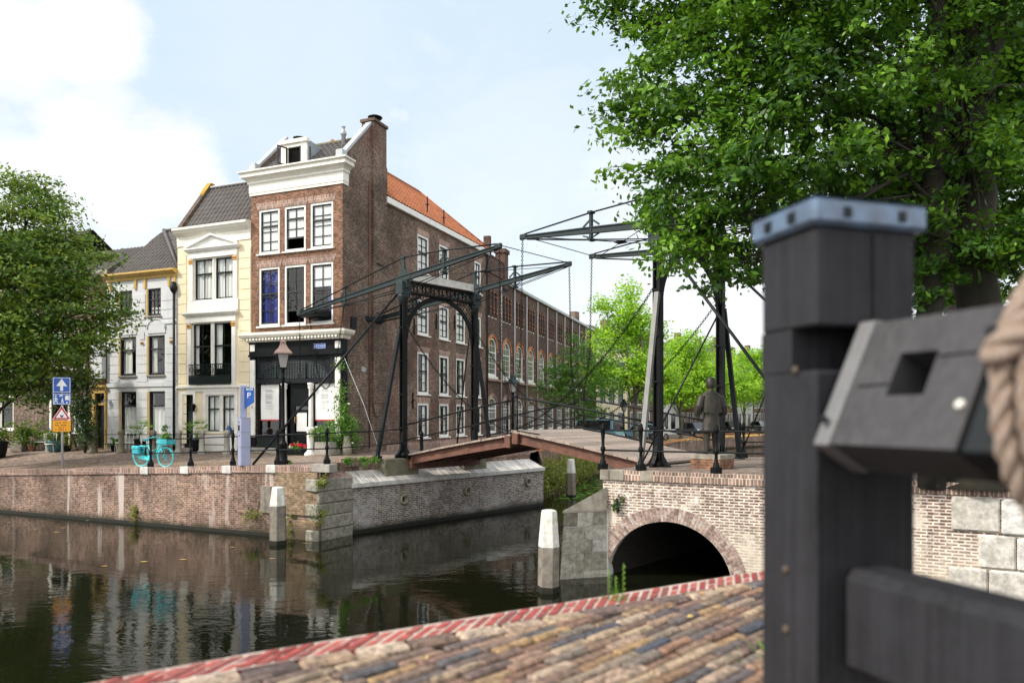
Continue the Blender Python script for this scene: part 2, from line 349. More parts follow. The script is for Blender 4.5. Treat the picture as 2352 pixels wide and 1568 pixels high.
M['bark']=plain('bark',(.030,.022,.015),.95,var=.6,scale=4,bmp=1.2,streak=.7,grain=0,col2=(.016,.020,.010))
M['barkg']=plain('grey_bark',(.15,.125,.10),.9,var=.4,scale=5,bmp=.6)
M['leaf_big']=leafmat('broad_green_leaf',(.004,.016,.003),(.034,.11,.007),(.21,.40,.03),.27)
M['leaf_left']=leafmat('deep_green_leaf',(.014,.04,.007),(.06,.145,.015),(.26,.34,.04),.3)
M['leaf_lime']=leafmat('lime_leaf',(.06,.17,.015),(.24,.48,.03),(.46,.66,.05),.45)
M['leaf_mid']=leafmat('mid_green_leaf',(.025,.07,.012),(.08,.19,.025),(.20,.38,.05),.35)
M['ivy']=leafmat('ivy_leaf',(.012,.035,.01),(.03,.07,.015),(.08,.14,.03),.2)
M['weed']=leafmat('weed_leaf',(.09,.13,.02),(.18,.24,.04),(.35,.33,.08),.35)
M['palm']=leafmat('palm_leaf',(.05,.14,.02),(.10,.24,.03),(.22,.38,.05),.3)
M['dryleaf']=tinted('dry_leaf',((.30,.13,.03),(.48,.26,.06),(.55,.40,.10),(.36,.22,.1)),.8,.1)
M['flower']=plain('red_petal',(.65,.02,.05),.6)
M['petal']=plain('white_petal',(.8,.78,.7),.6)
# ================================================================ windows and house shells
def wavy(mb, x0, x1, y, z0, z1, amp=.03, n=None, gather=0):
    n=n or max(8,int((x1-x0)/.05)); pts=[]
    for j in range(5):
        z=z0+(z1-z0)*j/4
        for i in range(n+1):
            t=i/n; pts.append((x0+(x1-x0)*t, y+amp*math.sin(t*n*1.15+.4*math.sin(j))+amp*.5*math.sin(t*17+j*.3), z))
    mb.add(pts,[(j*(n+1)+i,j*(n+1)+i+1,(j+1)*(n+1)+i+1,(j+1)*(n+1)+i) for j in range(4) for i in range(n)],0,True)
def win(par, x0, x1, z0, z1, y=0, fr='white', sash='sash', nx=2, nz=3, fw=.10, split=None, curt=None, sill='white', glass='glass', bars=True, arch=None, lift=0, label=None, name='window', sillh=.07):
    """white outer frame, dark sash with bars, pane, curtain and sill"""
    m=MB(); y0,y1=y+.03,y+.16
    if arch is None: m.box(x0,x0+fw,y0,y1,z0,z1); m.box(x1-fw,x1,y0,y1,z0,z1); m.box(x0+fw,x1-fw,y0,y1,z1-fw,z1); m.box(x0+fw,x1-fw,y0,y1,z0,z0+fw)
    else:
        sp,ri=arch; A=arc(x0,x1,sp,ri,18); B=arc(x0+fw,x1-fw,sp,ri-fw,18)
        m.box(x0,x0+fw,y0,y1,z0,sp); m.box(x1-fw,x1,y0,y1,z0,sp); m.box(x0+fw,x1-fw,y0,y1,z0,z0+fw)
        for i in range(18):
            a,b,c,d=A[i],A[i+1],B[i+1],B[i]
            m.quad((d[0],y0,d[1]),(c[0],y0,c[1]),(b[0],y0,b[1]),(a[0],y0,a[1])); m.quad((d[0],y1,d[1]),(c[0],y1,c[1]),(c[0],y0,c[1]),(d[0],y0,d[1]))
    w=tag(m.build(name,M[fr],par),label)
    a,b,c,d=x0+fw,x1-fw,z0+fw,z1-fw
    s=MB(); ya,yb=y+.07,y+.13; t=.045
    split=split if split is not None else c+(d-c)*.6
    if arch is None: s.box(a,a+t,ya,yb,c,d); s.box(b-t,b,ya,yb,c,d); s.box(a+t,b-t,ya,yb,d-t,d)
    s.box(a+t,b-t,ya,yb,c+lift,c+t+.02+lift)
    if split: s.box(a+.002,b-.002,ya-.02,yb-.003,split-.035,split+.035)
    if bars:
        for i in range(1,nx):
            x=a+(b-a)*i/nx; s.box(x-.014,x+.014,ya+.01,yb-.01,c+lift+.03,d-.01 if arch is None else d-.12)
        if isinstance(nz,int): zz=[c+(d-c)*i/nz for i in range(1,nz)]
        else: zz=[c+(d-c)*v for v in nz]
        for z in zz:
            if split and abs(z-split)<.08: continue
            if z<c+lift+.1: continue
            s.box(a+.01,b-.01,ya+.012,yb-.012,z-.014,z+.014)
    s.build('sash',M[sash],w)
    g=MB()
    if arch is None: g.quad((a+.01,y+.10,c+lift),(b-.01,y+.10,c+lift),(b-.01,y+.10,d-.01),(a+.01,y+.10,d-.01))
    else: g.prism([(a,c),(b,c)]+[(x,z) for x,z in arc(x0+fw,x1-fw,arch[0],arch[1]-fw,14)][::-1],y+.095,y+.105)
    g.build('pane',M[glass],w)
    if curt:
        for (k,u0,u1,v0,v1) in curt:
            q=MB()
            if k=='blind': q.box(a+(b-a)*u0,a+(b-a)*u1,y+.125,y+.13,c+(d-c)*v0,c+(d-c)*v1)
            else: wavy(q,a+(b-a)*u0,a+(b-a)*u1,y+.17,c+(d-c)*v0,c+(d-c)*v1)
            q.build('blind' if k=='blind' else 'curtain',M[k],w)
    if sill: MB().box(x0-.08,x1+.08,y-.09,y+.03,z0-sillh,z0-.003,bev=.012).build('sill',M[sill],w)
    return w
FULL=[('curt',0,1,0,1)]
def shell(par, W, D, Hh, mat, front_holes, arches=(), side='br_side', extra_side=None, thick=.32, name='wall'):
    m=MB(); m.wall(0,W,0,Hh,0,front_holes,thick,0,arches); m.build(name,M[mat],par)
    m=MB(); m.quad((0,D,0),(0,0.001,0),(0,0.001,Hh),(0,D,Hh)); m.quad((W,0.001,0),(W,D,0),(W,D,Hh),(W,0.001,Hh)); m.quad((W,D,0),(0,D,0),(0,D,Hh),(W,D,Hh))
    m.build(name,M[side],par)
    MB().box(.05,W-.05,1.1,1.14,0.02,Hh-.05).build('room_shade_sheet',M['room'],par)
    # black sheet above stands in for the shade inside the rooms
    return par
def tiles(mb, o, u, v, W, L, tw=.25, tl=.34, amp=.034, clip=None, mi=0):
    """pantile sheet as real relief: o corner, u along eave, v up the slope"""
    o,u,v=Vector(o),Vector(u).normalized(),Vector(v).normalized(); n=u.cross(v).normalized(); nu=max(1,round(W/tw)); nv=max(1,round(L/tl)); k=5
    for j in range(nv):
        va,vb=j*L/nv,(j+1)*L/nv
        la,lb=(0,W) if clip is None else clip((va+vb)/2)
        idx={}; pts=[]; fs=[]; sh=random.uniform(-.01,.01)
        for i in range(nu*k+1):
            x=i*W/(nu*k)
            if x<la-1e-6 or x>lb+1e-6: continue
            h=amp*math.sin(i*2*math.pi/k)+.004*random.random(); idx[i]=len(pts)//2
            pts.append(o+u*x+v*va+n*(h+.016)); pts.append(o+u*x+v*(vb+.02)+n*h)
        ks=sorted(idx)
        for a,b in zip(ks,ks[1:]): p,q=idx[a]*2,idx[b]*2; fs.append((p,q,q+1,p+1))
        if fs: mb.add(pts,fs,mi,False)
DF=-21.87
LZ=2.28                                               # street level at the house fronts
c_,s_=math.cos(R(DF)),math.sin(R(DF))
CORN=(-7.07,30.0)
def on_front(t): return (CORN[0]-c_*t, CORN[1]-s_*t)   # t metres to the left of the corner
F0=Fr(CORN[0],CORN[1],DF,0)
def front_frame(pxl): t=-F0.x(pxl); ox,oy=on_front(t); return Fr(ox,oy,DF,LZ)

# ---------------------------------------------------------------- corner house with the black shop front
fb=front_frame(577); W=fb.x(787)
hb=empty('corner_house',fb.w(0),R(DF),'tall narrow brown brick corner house with white cornice above a black shop front','house')
D1=3.39
Xr=[(594,642),(652.5,702),(712,765)]
zt1,zb1=fb.z(738,464),fb.z(738,570); zt2,zb2=fb.z(738,602),fb.z(738,742)
holes=[]; wdef=[]
for i,(a,b) in enumerate(Xr):
    xa,xb=fb.x(a),fb.x(b); holes+=[(xa,xb,zb1,zt1),(xa,xb,zb2,zt2)]; wdef.append((xa,xb))
zc=fb.z(780,770)                                       # shop cornice top
shopz=zc-.12
holes.append((.30,W-.30,.35,shopz-.35))
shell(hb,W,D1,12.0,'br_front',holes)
cu1=[[('blind',0,1,.0,1)],[('blind',0,1,.27,1)],[('blind',0,1,0,1)]]
cu2=[[('curtb',0,1,0,1)],None,[('curtb',.72,1,0,.62),('blind',0,1,.62,.97)]]
for i,(xa,xb) in enumerate(wdef):
    win(hb,xa,xb,zb1,zt1,nx=2,nz=4,split=zb1+(zt1-zb1)*(.62 if i!=1 else .72),curt=cu1[i],lift=.45 if i==1 else 0)
    win(hb,xa,xb,zb2,zt2,nx=2,nz=4,split=zb2+(zt2-zb2)*.55,curt=cu2[i],lift=.5 if i==1 else 0)
    for zt in (zt1,zt2):                               # soldier-course lintels
        m=MB(); m.prism([(xa-.04,zt+.005),(xb+.04,zt+.005),(xb+.16,zt+.30),(xa-.16,zt+.30)],-.006,.02); m.build('lintel',M['br_cope'],hb)
# classical cornice: moulded profile returning round the corner
cz=fb.z(785,366)
prof=[(0,cz-1.02),(.05,cz-1.02),(.05,cz-.92),(.07,cz-.90),(.07,cz-.55),(.12,cz-.50),(.12,cz-.42),(.20,cz-.34),(.34,cz-.26),(.34,cz-.12),(.42,cz-.06),(.42,cz),(0,cz+.02)]
m=MB(); m.sweep([(0,0.35,0),(0,0,0),(W,0,0),(W,.35,0)],prof); m.build('cornice',M['creamw'],hb)
# roof with relief tiles, verge copings, chimneys, dormer
ry,rz=2.0,cz+1.62; sl=Vector((0,ry-.05,rz-cz+.05))
m=MB(); tiles(m,(.12,.05,cz-.02),(1,0,0),sl,W-.2,sl.length); tiles(m,(W-.1,D1+.2,rz-1.35),(-1,0,0),(0,-(D1+.2-ry),1.35),W-.2,1.95); m.build('roof',M['tile'],hb)
m=MB(); m.box(.1,W-.1,ry-.08,ry+.1,rz-.02,rz+.1,bev=.03); m.build('ridge',M['tilem'],hb)
for x0 in (0.0,W-.24):
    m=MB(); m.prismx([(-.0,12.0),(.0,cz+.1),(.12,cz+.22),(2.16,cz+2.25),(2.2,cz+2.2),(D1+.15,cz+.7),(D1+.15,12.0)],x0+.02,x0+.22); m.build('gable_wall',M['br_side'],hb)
    m=MB(); m.prismx([(.02,cz+.14),(.12,cz+.36),(2.16,cz+2.40),(2.16,cz+2.25),(.12,cz+.21),(.02,cz+.05)],x0-.02,x0+.26)
    m.box(x0-.05,x0+.3,-.1,.25,cz+.02,cz+.42,bev=.02); m.build('gable_coping',M['zinc'],hb)
cx0=W-.50
m=MB(); m.box(cx0,W+.13,2.16,3.22,11.9,cz+2.42); m.box(W-.01,W+.13,2.16,3.22,2.2,11.9); m.prismx([(2.16,2.2),(3.0,2.2),(2.8,1.6),(2.4,1.6)],W-.01,W+.10)
m.box(cx0-.06,W+.19,2.10,3.28,cz+2.42,cz+2.54); ch=m.build('chimney',M['br_side'],hb)
m=MB(); m.lathe([(.10,cz+2.54),(.12,cz+2.62),(.12,cz+2.72),(.30,cz+2.74),(.34,cz+2.80),(.20,cz+2.86),(.0,cz+2.87)],12,(W-.15,2.7,0)); m.build('chimney_cap',M['black'],ch)
m=MB(); m.lathe([(.10,rz-.5),(.10,rz+.15),(.14,rz+.17),(.14,rz+.25),(.07,rz+.38),(.07,rz+.52),(.1,rz+.53),(.0,rz+.6)],10,(W-1.15,ry-.3,0)); m.build('vent_pipe',M['zinc'],hb)
m=MB(); m.box(.55,.95,2.1,2.6,rz-.4,rz+.35); c2=m.build('chimney',M['br_side'],hb)
m=MB(); m.lathe([(.13,rz+.35),(.13,rz+.6),(.28,rz+.62),(.3,rz+.68),(0,rz+.74)],12,(.75,2.35,0)); m.build('chimney_cap',M['black'],c2)
dx0,dx1=fb.x(650,.45),fb.x(708,.45); dz0,dz1=cz+.1,fb.z(690,322,.45)
dm=MB(); dm.prismx([(.45,dz0),(.45,dz1),(1.75,dz1-.10),(1.75,dz0+1.0)],dx0+.1,dx1-.02); d=dm.build('dormer',M['lead'],hb)
wx0,wx1=dx0+.34,dx1-.34
m=MB(); m.box(dx0,wx0,.32,.44,dz0,dz1); m.box(wx1,dx1,.32,.44,dz0,dz1); m.box(dx0-.1,dx1+.08,.24,.46,dz1-.16,dz1+.02,bev=.02); m.box(wx0,wx1,.32,.44,dz1-.3,dz1-.17)
m.box(dx0-.12,dx1+.1,.24,.47,dz0+.0,dz0+.1); m.build('dormer_front',M['creamw'],d)
MB().box(wx0,wx1,.41,.43,dz0+.1,dz1-.3).build('dormer_shade_panel',M['room'],d)  # flat black panel paints the shade of an open window
for xa,ang in ((wx0,-1.9),(wx1,.7)):                    # two casements standing open
    m=MB(Matrix.Translation((xa,.30,0))@Matrix.Rotation(ang,4,'Z')); hh=dz1-.3
    for a in ((0,.05),(.42,.47)): m.box(a[0],a[1],-.02,.02,dz0+.1,hh)
    m.box(.05,.42,-.02,.02,dz0+.1,dz0+.16); m.box(.05,.42,-.02,.02,hh-.06,hh); m.build('casement',M['sash'],d)
# shop front
zs=shopz
m=MB(); prof=[(0,zs-.02),(.1,zs-.02),(.14,zs+.04),(.14,zs+.10),(.30,zs+.16),(.36,zs+.26),(.36,zs+.34),(0,zs+.42)]
m.sweep([(-.02,.2,0),(-.02,-.06,0),(W+.02,-.06,0),(W+.02,.35,0)],prof)
k=int(W/.17)
for i in range(k): m.box(.02+i*W/k,.02+i*W/k+.09,-.34,-.20,zs+.035,zs+.125)
m.build('shop_cornice',M['creamw'],hb)
m=MB(); m.box(-.03,W+.04,-.10,-.002,zs-.58,zs-.022); m.box(-.06,W+.07,-.13,-.1,zs-.66,zs-.57); m.box(W-.002,W+.04,-.002,.30,0.1,zs-.022)
m.box(-.03,.30,-.06,-.003,.25,zs-.66); m.box(W-.30,W+.03,-.06,-.003,.25,zs-.66); fas=m.build('fascia',M['black'],hb)
for x0 in (.03,W-.30):
    m=MB(); m.box(x0,x0+.27,-.13,-.061,.7,zs-.8,bev=.01); m.box(x0+.0,x0+.27,-.13,-.101,zs-.42,zs-.12,bev=.01); m.build('pilaster',M['white'],hb)
m=MB(); m.box(.02,W-.02,-.12,-.061,0.02,.24); m.build('plinth',M['stone'],hb)
# fanlight with a lattice
ax0,ax1=fb.x(595),fb.x(757); az=fb.z(757,866); ar=zs-.86-az
m=MB(); A=arc(ax0,ax1,az,ar,24)
for (xa,za),(xb,zb) in zip(A,A[1:]): m.quad((xa,.02,za),(xb,.02,zb),(xb,.02,zs-.64),(xa,.02,zs-.64))
m.box(.30,ax0,0,.05,az,zs-.64); m.box(ax1,W-.3,0,.05,az,zs-.64); m.box(.30,W-.30,-.08,.08,az-.22,az-.02)
for i in range(8):                                     # carved spandrels
    for sx,xc in ((1,ax0+.03),(-1,ax1-.03)): m.ring((xc+sx*(.05+.085*i),.012,zs-.76-(.0 if i%2 else .09)),(0,1,0),.05,.014,8,4)
fan=m.build('fanlight',M['irond'],hb)
m=MB(); n=26
for i in range(1,n):
    x=ax0+(ax1-ax0)*i/n; zz=az+ar*math.sqrt(max(0,1-((x-(ax0+ax1)/2)/((ax1-ax0)/2))**2)); m.box(x-.012,x+.012,.03,.045,az,zz)
for j in range(1,9):
    z=az+ar*j/9; hw=(ax1-ax0)/2*math.sqrt(1-(j/9)**2); xc=(ax0+ax1)/2; m.box(xc-hw,xc+hw,.018,.029,z-.012,z+.012)
for q in (.24,.66): x=ax0+(ax1-ax0)*q; m.box(x-.03,x+.03,-.01,.06,az,az+ar*.97)
for rr in (0,.09):
    A=arc(ax0+rr,ax1-rr,az,ar-rr,28); m.tube([(x,.02,z) for x,z in A],.02,4)
m.build('lattice',M['irong'],fan)
MB().prism([(x,z) for x,z in arc(ax0,ax1,az,ar,20)][::-1],.07,.08).build('pane',M['glassd'],fan)
# shop windows, blinds, door, columns
sb=fb.z(620,1004); st=az-.22
for i,(a,b) in enumerate(((597,639),(722,768))):
    xa,xb=fb.x(a),fb.x(b); m=MB(); m.box(xa-.16,xa-.02,.02,.14,sb,st); m.box(xb+.02,xb+.14,.02,.14,sb,st); m.box(xa-.02,xb+.02,.02,.14,sb,sb+.08); w=m.build('shop_window',M['black'],hb)
    MB().quad((xa-.02,.10,sb+.08),(xb+.02,.10,sb+.08),(xb+.02,.10,st),(xa-.02,.10,st)).build('pane',M['glass'],w)
    bz=fb.z((a+b)/2,963); q=MB(); n=14; pts=[]
    for j in range(7):
        for k_ in range(n+1): t=k_/n; pts.append((xa+(xb-xa)*t,.09-.02-.012*math.sin(t*9+j*.5)*(j<4)-.01*math.sin(t*23),bz+(st-.05-bz)*j/6))
    q.add(pts,[(j*(n+1)+k_,j*(n+1)+k_+1,(j+1)*(n+1)+k_+1,(j+1)*(n+1)+k_) for j in range(6) for k_ in range(n)],0,True); bl=q.build('blind',M['blind'],w)
    MB().box(xa,xb,.045,.075,bz-.05,bz).build('blind_hem',M['red'],bl)
    q=MB(); ql=[.25+.05*j for j in range(9)]
    for t in (.3,.38,.46,.5,.58,.62,.66,.70,.78,.82): q.box(xa+(xb-xa)*.28,xa+(xb-xa)*(.62+.1*random.random()),.035,.04,bz+(st-bz)*t,bz+(st-bz)*t+.018)
    q.build('blind_lettering',M['zinc'],bl)
    MB().box(xa-.16,xb+.14,-.02,.10,.24,sb-.002,bev=.02).build('stall_riser',M['green'],hb)
xa,xb=fb.x(673),fb.x(704); dz=fb.z(688,946)
m=MB(); m.box(xa-.22,xa,.10,.2,.25,dz+.25); m.box(xb,xb+.2,.10,.2,.25,dz+.25); m.box(xa,xb,.10,.2,dz,dz+.1); m.box(xa,xb,.12,.18,.25,.95); m.box(xa-.22,xb+.2,.10,.2,dz+.25,st)
dr=m.build('shop_door',M['black'],hb); MB().box(xa+.09,xb-.09,.13,.14,.96,dz-.02).build('pane',M['blind'],dr); MB().box(xa,xb,.15,.155,dz+.1,dz+.25).build('transom_pane',M['glassd'],dr)
m=MB(); m.tube([(xa+.05,.06,1.3),(xa+.05,.06,1.7)],.018,6); m.build('door_handle',M['gold'],dr)
for px_ in (654,715):
    xc=fb.x(px_); m=MB(); m.lathe([(.14,.3),(.14,.42),(.115,.5),(.095,2.4),(.09,st-.28),(.13,st-.22),(.13,st-.16),(.11,st-.14),(.15,st-.08),(.15,st)],14,(xc,-.02,0)); m.build('column',M['white'],hb)
MB().box(fb.x(640),fb.x(700),-.55,-.13,-.15,.12,bev=.02).build('door_step',M['stone'],hb)
xs=fb.x(738); sg=MB().box(xs-.30,xs+.30,-.118,-.101,zs-.40,zs-.20).build('street_sign',M['blue'],hb)
m=MB(); m.box(xs-.29,xs+.29,-.121,-.119,zs-.215,zs-.205); m.box(xs-.29,xs+.29,-.121,-.119,zs-.395,zs-.385); m.box(xs-.29,xs-.28,-.121,-.119,zs-.385,zs-.215); m.box(xs+.28,xs+.29,-.121,-.119,zs-.385,zs-.215); m.build('sign_border',M['signw'],sg)
text(sg,'KORTE HAVEN',.085,(xs,-.122,zs-.30),(R(90),0,0),M['signw'])
text(sg,'8',.12,(.17,-.135,2.0),(R(90),0,0),M['sash'],name='house_number')
# things on the side wall
fs=Fr(CORN[0],CORN[1],DF+90,LZ)
m=MB(); m.box(W+.0,W+.06,.55,.95,5.35,5.85); m.build('wall_vent',M['irond'],hb)
m=MB(); m.tube([(W+.05,1.95,12.0),(W+.05,1.95,.2)],.03,6); m.build('wall_pipe',M['rust'],hb)
m=MB(); m.box(W+.0,W+.05,1.35,1.65,3.55,3.75); m.build('wall_box',M['zinc'],hb)
for (y,z) in ((3.25,8.4),(3.25,6.2)): m=MB(); m.tube([(W+.16,y-.9,z+.04),(W+.16,y+.0,z)],.015,5); m.build('tie_rod',M['black'],hb)

# ---------------------------------------------------------------- cream house
fc=front_frame(408); Wc=fc.x(577)-.006
hc=empty('cream_house',fc.w(0),R(DF),'cream stuccoed house with a pedimented window and gilt capitals','house')
cz=fc.z(570,512); holes=[]; ucr=[]
zA,zB=fc.z(515,588),fc.z(515,687); zC,zD=fc.z(515,738),fc.z(515,882); zE,zFf=fc.z(508,906),fc.z(508,993)
up=(fc.x(445),fc.x(537)); lo=(fc.x(441),fc.x(534)); gr=(fc.x(474),fc.x(540)); dr_=(fc.x(421),fc.x(445)); dzz=fc.z(433,906)
holes=[(*up,zB,zA),(*lo,zD,zC),(*gr,zFf,zE),(*dr_,.02,dzz)]
shell(hc,Wc,7,cz-.1,'cream',holes,side='br_side')
def pair(par,x,z0,z1,sash,curts,split,mull='creamw',fw=.05):
    xm=(x[0]+x[1])/2; a=win(par,x[0],xm-.05,z0,z1,fr='white',sash=sash,nx=2,nz=1,fw=fw,split=split,curt=curts[0],sill=None)
    b=win(par,xm+.05,x[1],z0,z1,fr='white',sash=sash,nx=2,nz=1,fw=fw,split=split,curt=curts[1],sill=None)
    MB().lathe([(.075,z0),(.075,z0+.1),(.055,z0+.15),(.05,z1-.25),(.08,z1-.18),(.07,z1-.1),(.08,z1)],10,(xm,.06,0)).build('mullion_column',M[mull],par)
pair(hc,up,zB,zA,'green',[[('curt',0,1,.0,1)],[('curt',0,1,.0,1)]],zB+(zA-zB)*.63)
pair(hc,lo,zD,zC,'green',[[('curt',0,.22,.25,1)],[('curt',0,.35,.25,1)]],zD+(zC-zD)*.62)
pair(hc,gr,zFf,zE,'sash',[FULL,FULL],zFf+(zE-zFf)*.62)
def surround(par,x,z0,z1,w=.22,mat='white',pr=.07,ped=False,cap='gold'):
    m=MB(); m.box(x[0]-w,x[0]-.004,-pr,-.002,z0,z1); m.box(x[1]+.004,x[1]+w,-pr,-.002,z0,z1); m.box(x[0]-w-.02,x[1]+w+.02,-pr-.02,-.002,z1+.002,z1+.30)
    m.sweep([(x[0]-w-.04,0,0),(x[0]-w-.04,-pr-.03,0),(x[1]+w+.04,-pr-.03,0),(x[1]+w+.04,0,0)],[(0,z1+.28),(.06,z1+.30),(.14,z1+.40),(.14,z1+.46),(0,z1+.50)])
    if ped:
        xc=(x[0]+x[1])/2; hw=(x[1]-x[0])/2+w+.1
        m.prism([(xc-hw,z1+.50),(xc+hw,z1+.50),(xc,z1+.50+hw*.30)],-pr-.02,-.003)
        for sx in (-1,1): m.bar((xc+sx*(hw+.06),-pr-.08,z1+.50),(xc,-pr-.08,z1+.56+hw*.30),.14,.09)
    o=m.build('window_surround',M[mat],par)
    for xx in (x[0]-w/2,x[1]+w/2):
        m=MB(); m.box(xx-w/2-.02,xx+w/2+.02,-pr-.03,-pr-.001,z1-.24,z1-.04,bev=.02)
        for i in (-1,0,1): m.ring((xx+i*w*.3,-pr-.04,z1-.12),(0,1,0),.03,.014,8,4)
        if cap: m.build('capital',M[cap],o)
    return o
surround(hc,up,zB,zA,ped=True); surround(hc,lo,zD-.02,zC)
MB().box(up[0]-.3,up[1]+.3,-.09,-.003,zB-.5,zB-.02).build('window_apron',M['white'],hc); MB().box(lo[0]-.35,lo[1]+.35,-.16,-.003,zD-.16,zD-.04,bev=.02).build('balcony_sill',M['white'],hc); MB().box(lo[0]-.28,lo[1]+.28,-.06,-.0035,zD-.32,zD-.16).build('window_apron',M['white'],hc)
MB().box(.0,Wc,-.12,-.002,zE+.32,zE+.42).build('string_course',M['white'],hc)
m=MB(); m.box(gr[0]-.16,gr[0]-.003,-.05,-.002,zFf-.05,zE+.14); m.box(gr[1]+.003,gr[1]+.16,-.05,-.002,zFf-.05,zE+.14); m.box(gr[0]-.003,gr[1]+.003,-.05,-.002,zE+.003,zE+.14)
m.box(dr_[0]-.2,dr_[0]-.003,-.05,-.002,.0,dzz+.14); m.box(dr_[1]+.003,dr_[1]+.14,-.05,-.002,.0,dzz+.14); m.box(dr_[0]-.003,dr_[1]+.003,-.05,-.002,dzz+.003,dzz+.14); m.build('door_surround',M['white'],hc)
MB().box(gr[0]-.2,gr[1]+.2,-.12,-.003,.02,zFf-.1,bev=.015).build('plinth',M['white'],hc)
MB().box(0,Wc,-.10,-.004,-.2,.16).build('base_course',M['stone'],hc)
bz=fc.z(488,836)
m=MB(); n=22
m.box(lo[0]-.02,lo[1]+.02,-.20,-.14,bz-.04,bz); m.box(lo[0]-.02,lo[1]+.02,-.2,-.14,zD+.38,zD+.42); m.box(lo[0]-.02,lo[1]+.02,-.19,-.15,zD,zD+.37)
for i in range(n+1): x=lo[0]+(lo[1]-lo[0])*i/n; m.box(x-.01,x+.01,-.18,-.16,zD+.42,bz-.04)
for i in range(8): m.ring((lo[0]+(lo[1]-lo[0])*(i+.5)/8,-.17,(zD+.42+bz)/2),(0,1,0),.11,.012,12,4)
m.build('balcony',M['green'],hc)
dd=MB(); dd.box(*dr_,.10,.16,.12,dzz-.55); dd.box(dr_[0],dr_[1],.08,.16,dzz-.55,dzz-.47); dd.box(dr_[0],dr_[0]+.06,.08,.1,.12,dzz-.56); dd.box(dr_[1]-.06,dr_[1],.08,.1,.12,dzz-.56)
dd=dd.build('door',M['green'],hc); MB().box(dr_[0]+.02,dr_[1]-.02,.12,.13,dzz-.46,dzz-.02).build('pane',M['glassd'],dd); MB().box(dr_[0]+.2,dr_[1]-.2,.09,.099,.9,dzz-.75).build('door_grille',M['irong'],dd)
m=MB(); prof=[(0,cz-.72),(.04,cz-.72),(.04,cz-.66),(.06,cz-.3),(.14,cz-.25),(.26,cz-.16),(.30,cz-.1),(.36,cz-.04),(.36,cz+.06),(0,cz+.1)]
m.sweep([(0,0,0),(Wc,0,0)],prof); m.build('cornice',M['creamw'],hc)
for i in range(int((cz-1)/.46)):                       # stucco joints as raised block courses at both edges
    z=.35+i*.46
    for a,b in ((0.02,min(up[0],lo[0])-.32),(max(up[1],lo[1])+.32,Wc-.02)):
        if b-a>.15: MB().box(a,b,-.022,-.001,z,z+.44,bev=.012).build('quoin',M['cream'],hc)
m=MB(); rl=fc.z(480,432,1.85)-cz-.1; sl=Vector((0,1.75,rl)); tiles(m,(.25,.1,cz+.06),(1,0,0),sl,Wc-.3,sl.length); m.quad((.2,1.9,cz+rl),(Wc,1.9,cz+rl),(Wc,7,cz),(.2,7,cz)); m.build('roof',M['tile'],hc)
m=MB(); m.prismx([(0.0,cz-.2),(.02,cz+.25),(1.8,cz+rl+.24),(2.05,cz+rl+.24),(7,cz-.2)],-.02,.22); m.build('gable_wall',M['br_side'],hc)
m=MB(); m.prismx([(1.35,cz+.25+1.33*rl/1.8),(1.35,cz+.32+1.33*rl/1.8),(1.8,cz+rl+.32),(2.05,cz+rl+.32),(2.05,cz+rl+.245),(1.8,cz+rl+.245)],-.03,.23); m.build('verge_lichen',M['lichen'],hc)
MB().box(.2,Wc,1.72,2.0,cz+rl+.02,cz+rl+.14,bev=.04).build('ridge',M['zinc'],hc)
m=MB(); m.box(-.35,.1,.9,1.4,cz-.1,cz+.35); cc=m.build('chimney',M['stone'],hc); m=MB(); m.lathe([(.12,cz+.35),(.12,cz+.6),(.22,cz+.62),(.22,cz+.7),(0,cz+.76)],10,(-.12,1.15,0)); m.build('chimney_cap',M['black'],cc)
m=MB(); xl=fc.x(453); zl_=fc.z(453,935); m.lathe([(.03,zl_-.2),(.10,zl_+.05),(.11,zl_+.06),(.03,zl_+.16),(0,zl_+.2)],6,(xl,-.2,0)); m.tube([(xl,0,zl_-.1),(xl,-.12,zl_-.22),(xl,-.2,zl_-.2)],.012,5); m.build('wall_lantern',M['iron'],hc)
# ---------------------------------------------------------------- white house
fw_=front_frame(246); Ww=fw_.x(408)-.006
hw=empty('white_house',fw_.w(0),R(DF),'white stuccoed house with an ochre cornice and arched niches over its windows','house')
cz=fw_.z(400,620); Z=lambda px,py: fw_.z(px,py)
up=[(fw_.x(275),fw_.x(303.5)),(fw_.x(340),fw_.x(369.5))]; mi=[(fw_.x(276.5),fw_.x(312.5)),(fw_.x(341.5),fw_.x(378.5))]; g_=[(fw_.x(278),fw_.x(313)),(fw_.x(343),fw_.x(379))]
uz=(Z(355,725),Z(355,662)); mz=(Z(360,861),Z(360,770)); gz=(Z(360,1002),Z(360,898))
shell(hw,Ww,6,cz-.1,'stuc',[(*x,*uz) for x in up]+[(*x,*mz) for x in mi]+[(*x,*gz) for x in g_],side='br_side')
for i,x in enumerate(up): win(hw,*x,*uz,fr='sash',nx=3,nz=5,fw=.05,sill='stone',curt=[('blind',0,1,0,.3)])
for i,x in enumerate(mi): win(hw,*x,*mz,fr='sash',nx=1,nz=1,fw=.05,split=mz[0]+(mz[1]-mz[0])*.66,sill='stone',curt=[('curt',0,.36 if i else .9,.0,1)] if i else [('curt',.0,.6,0,1)])
for i,x in enumerate(g_): win(hw,*x,*gz,fr='sash',nx=1,nz=1,fw=.05,split=gz[0]+(gz[1]-gz[0])*.68,sill='stone',curt=[('curt',0,1,0,.66)])
for xs_,zz in ((up,uz),(mi,mz),(g_,gz)):                # ochre reveals on the left of every opening
    for x in xs_: m=MB(); m.box(x[0]-.10,x[0]-.004,-.022,-.001,zz[0],zz[1]); m.build('painted_reveal',M['yell'],hw)
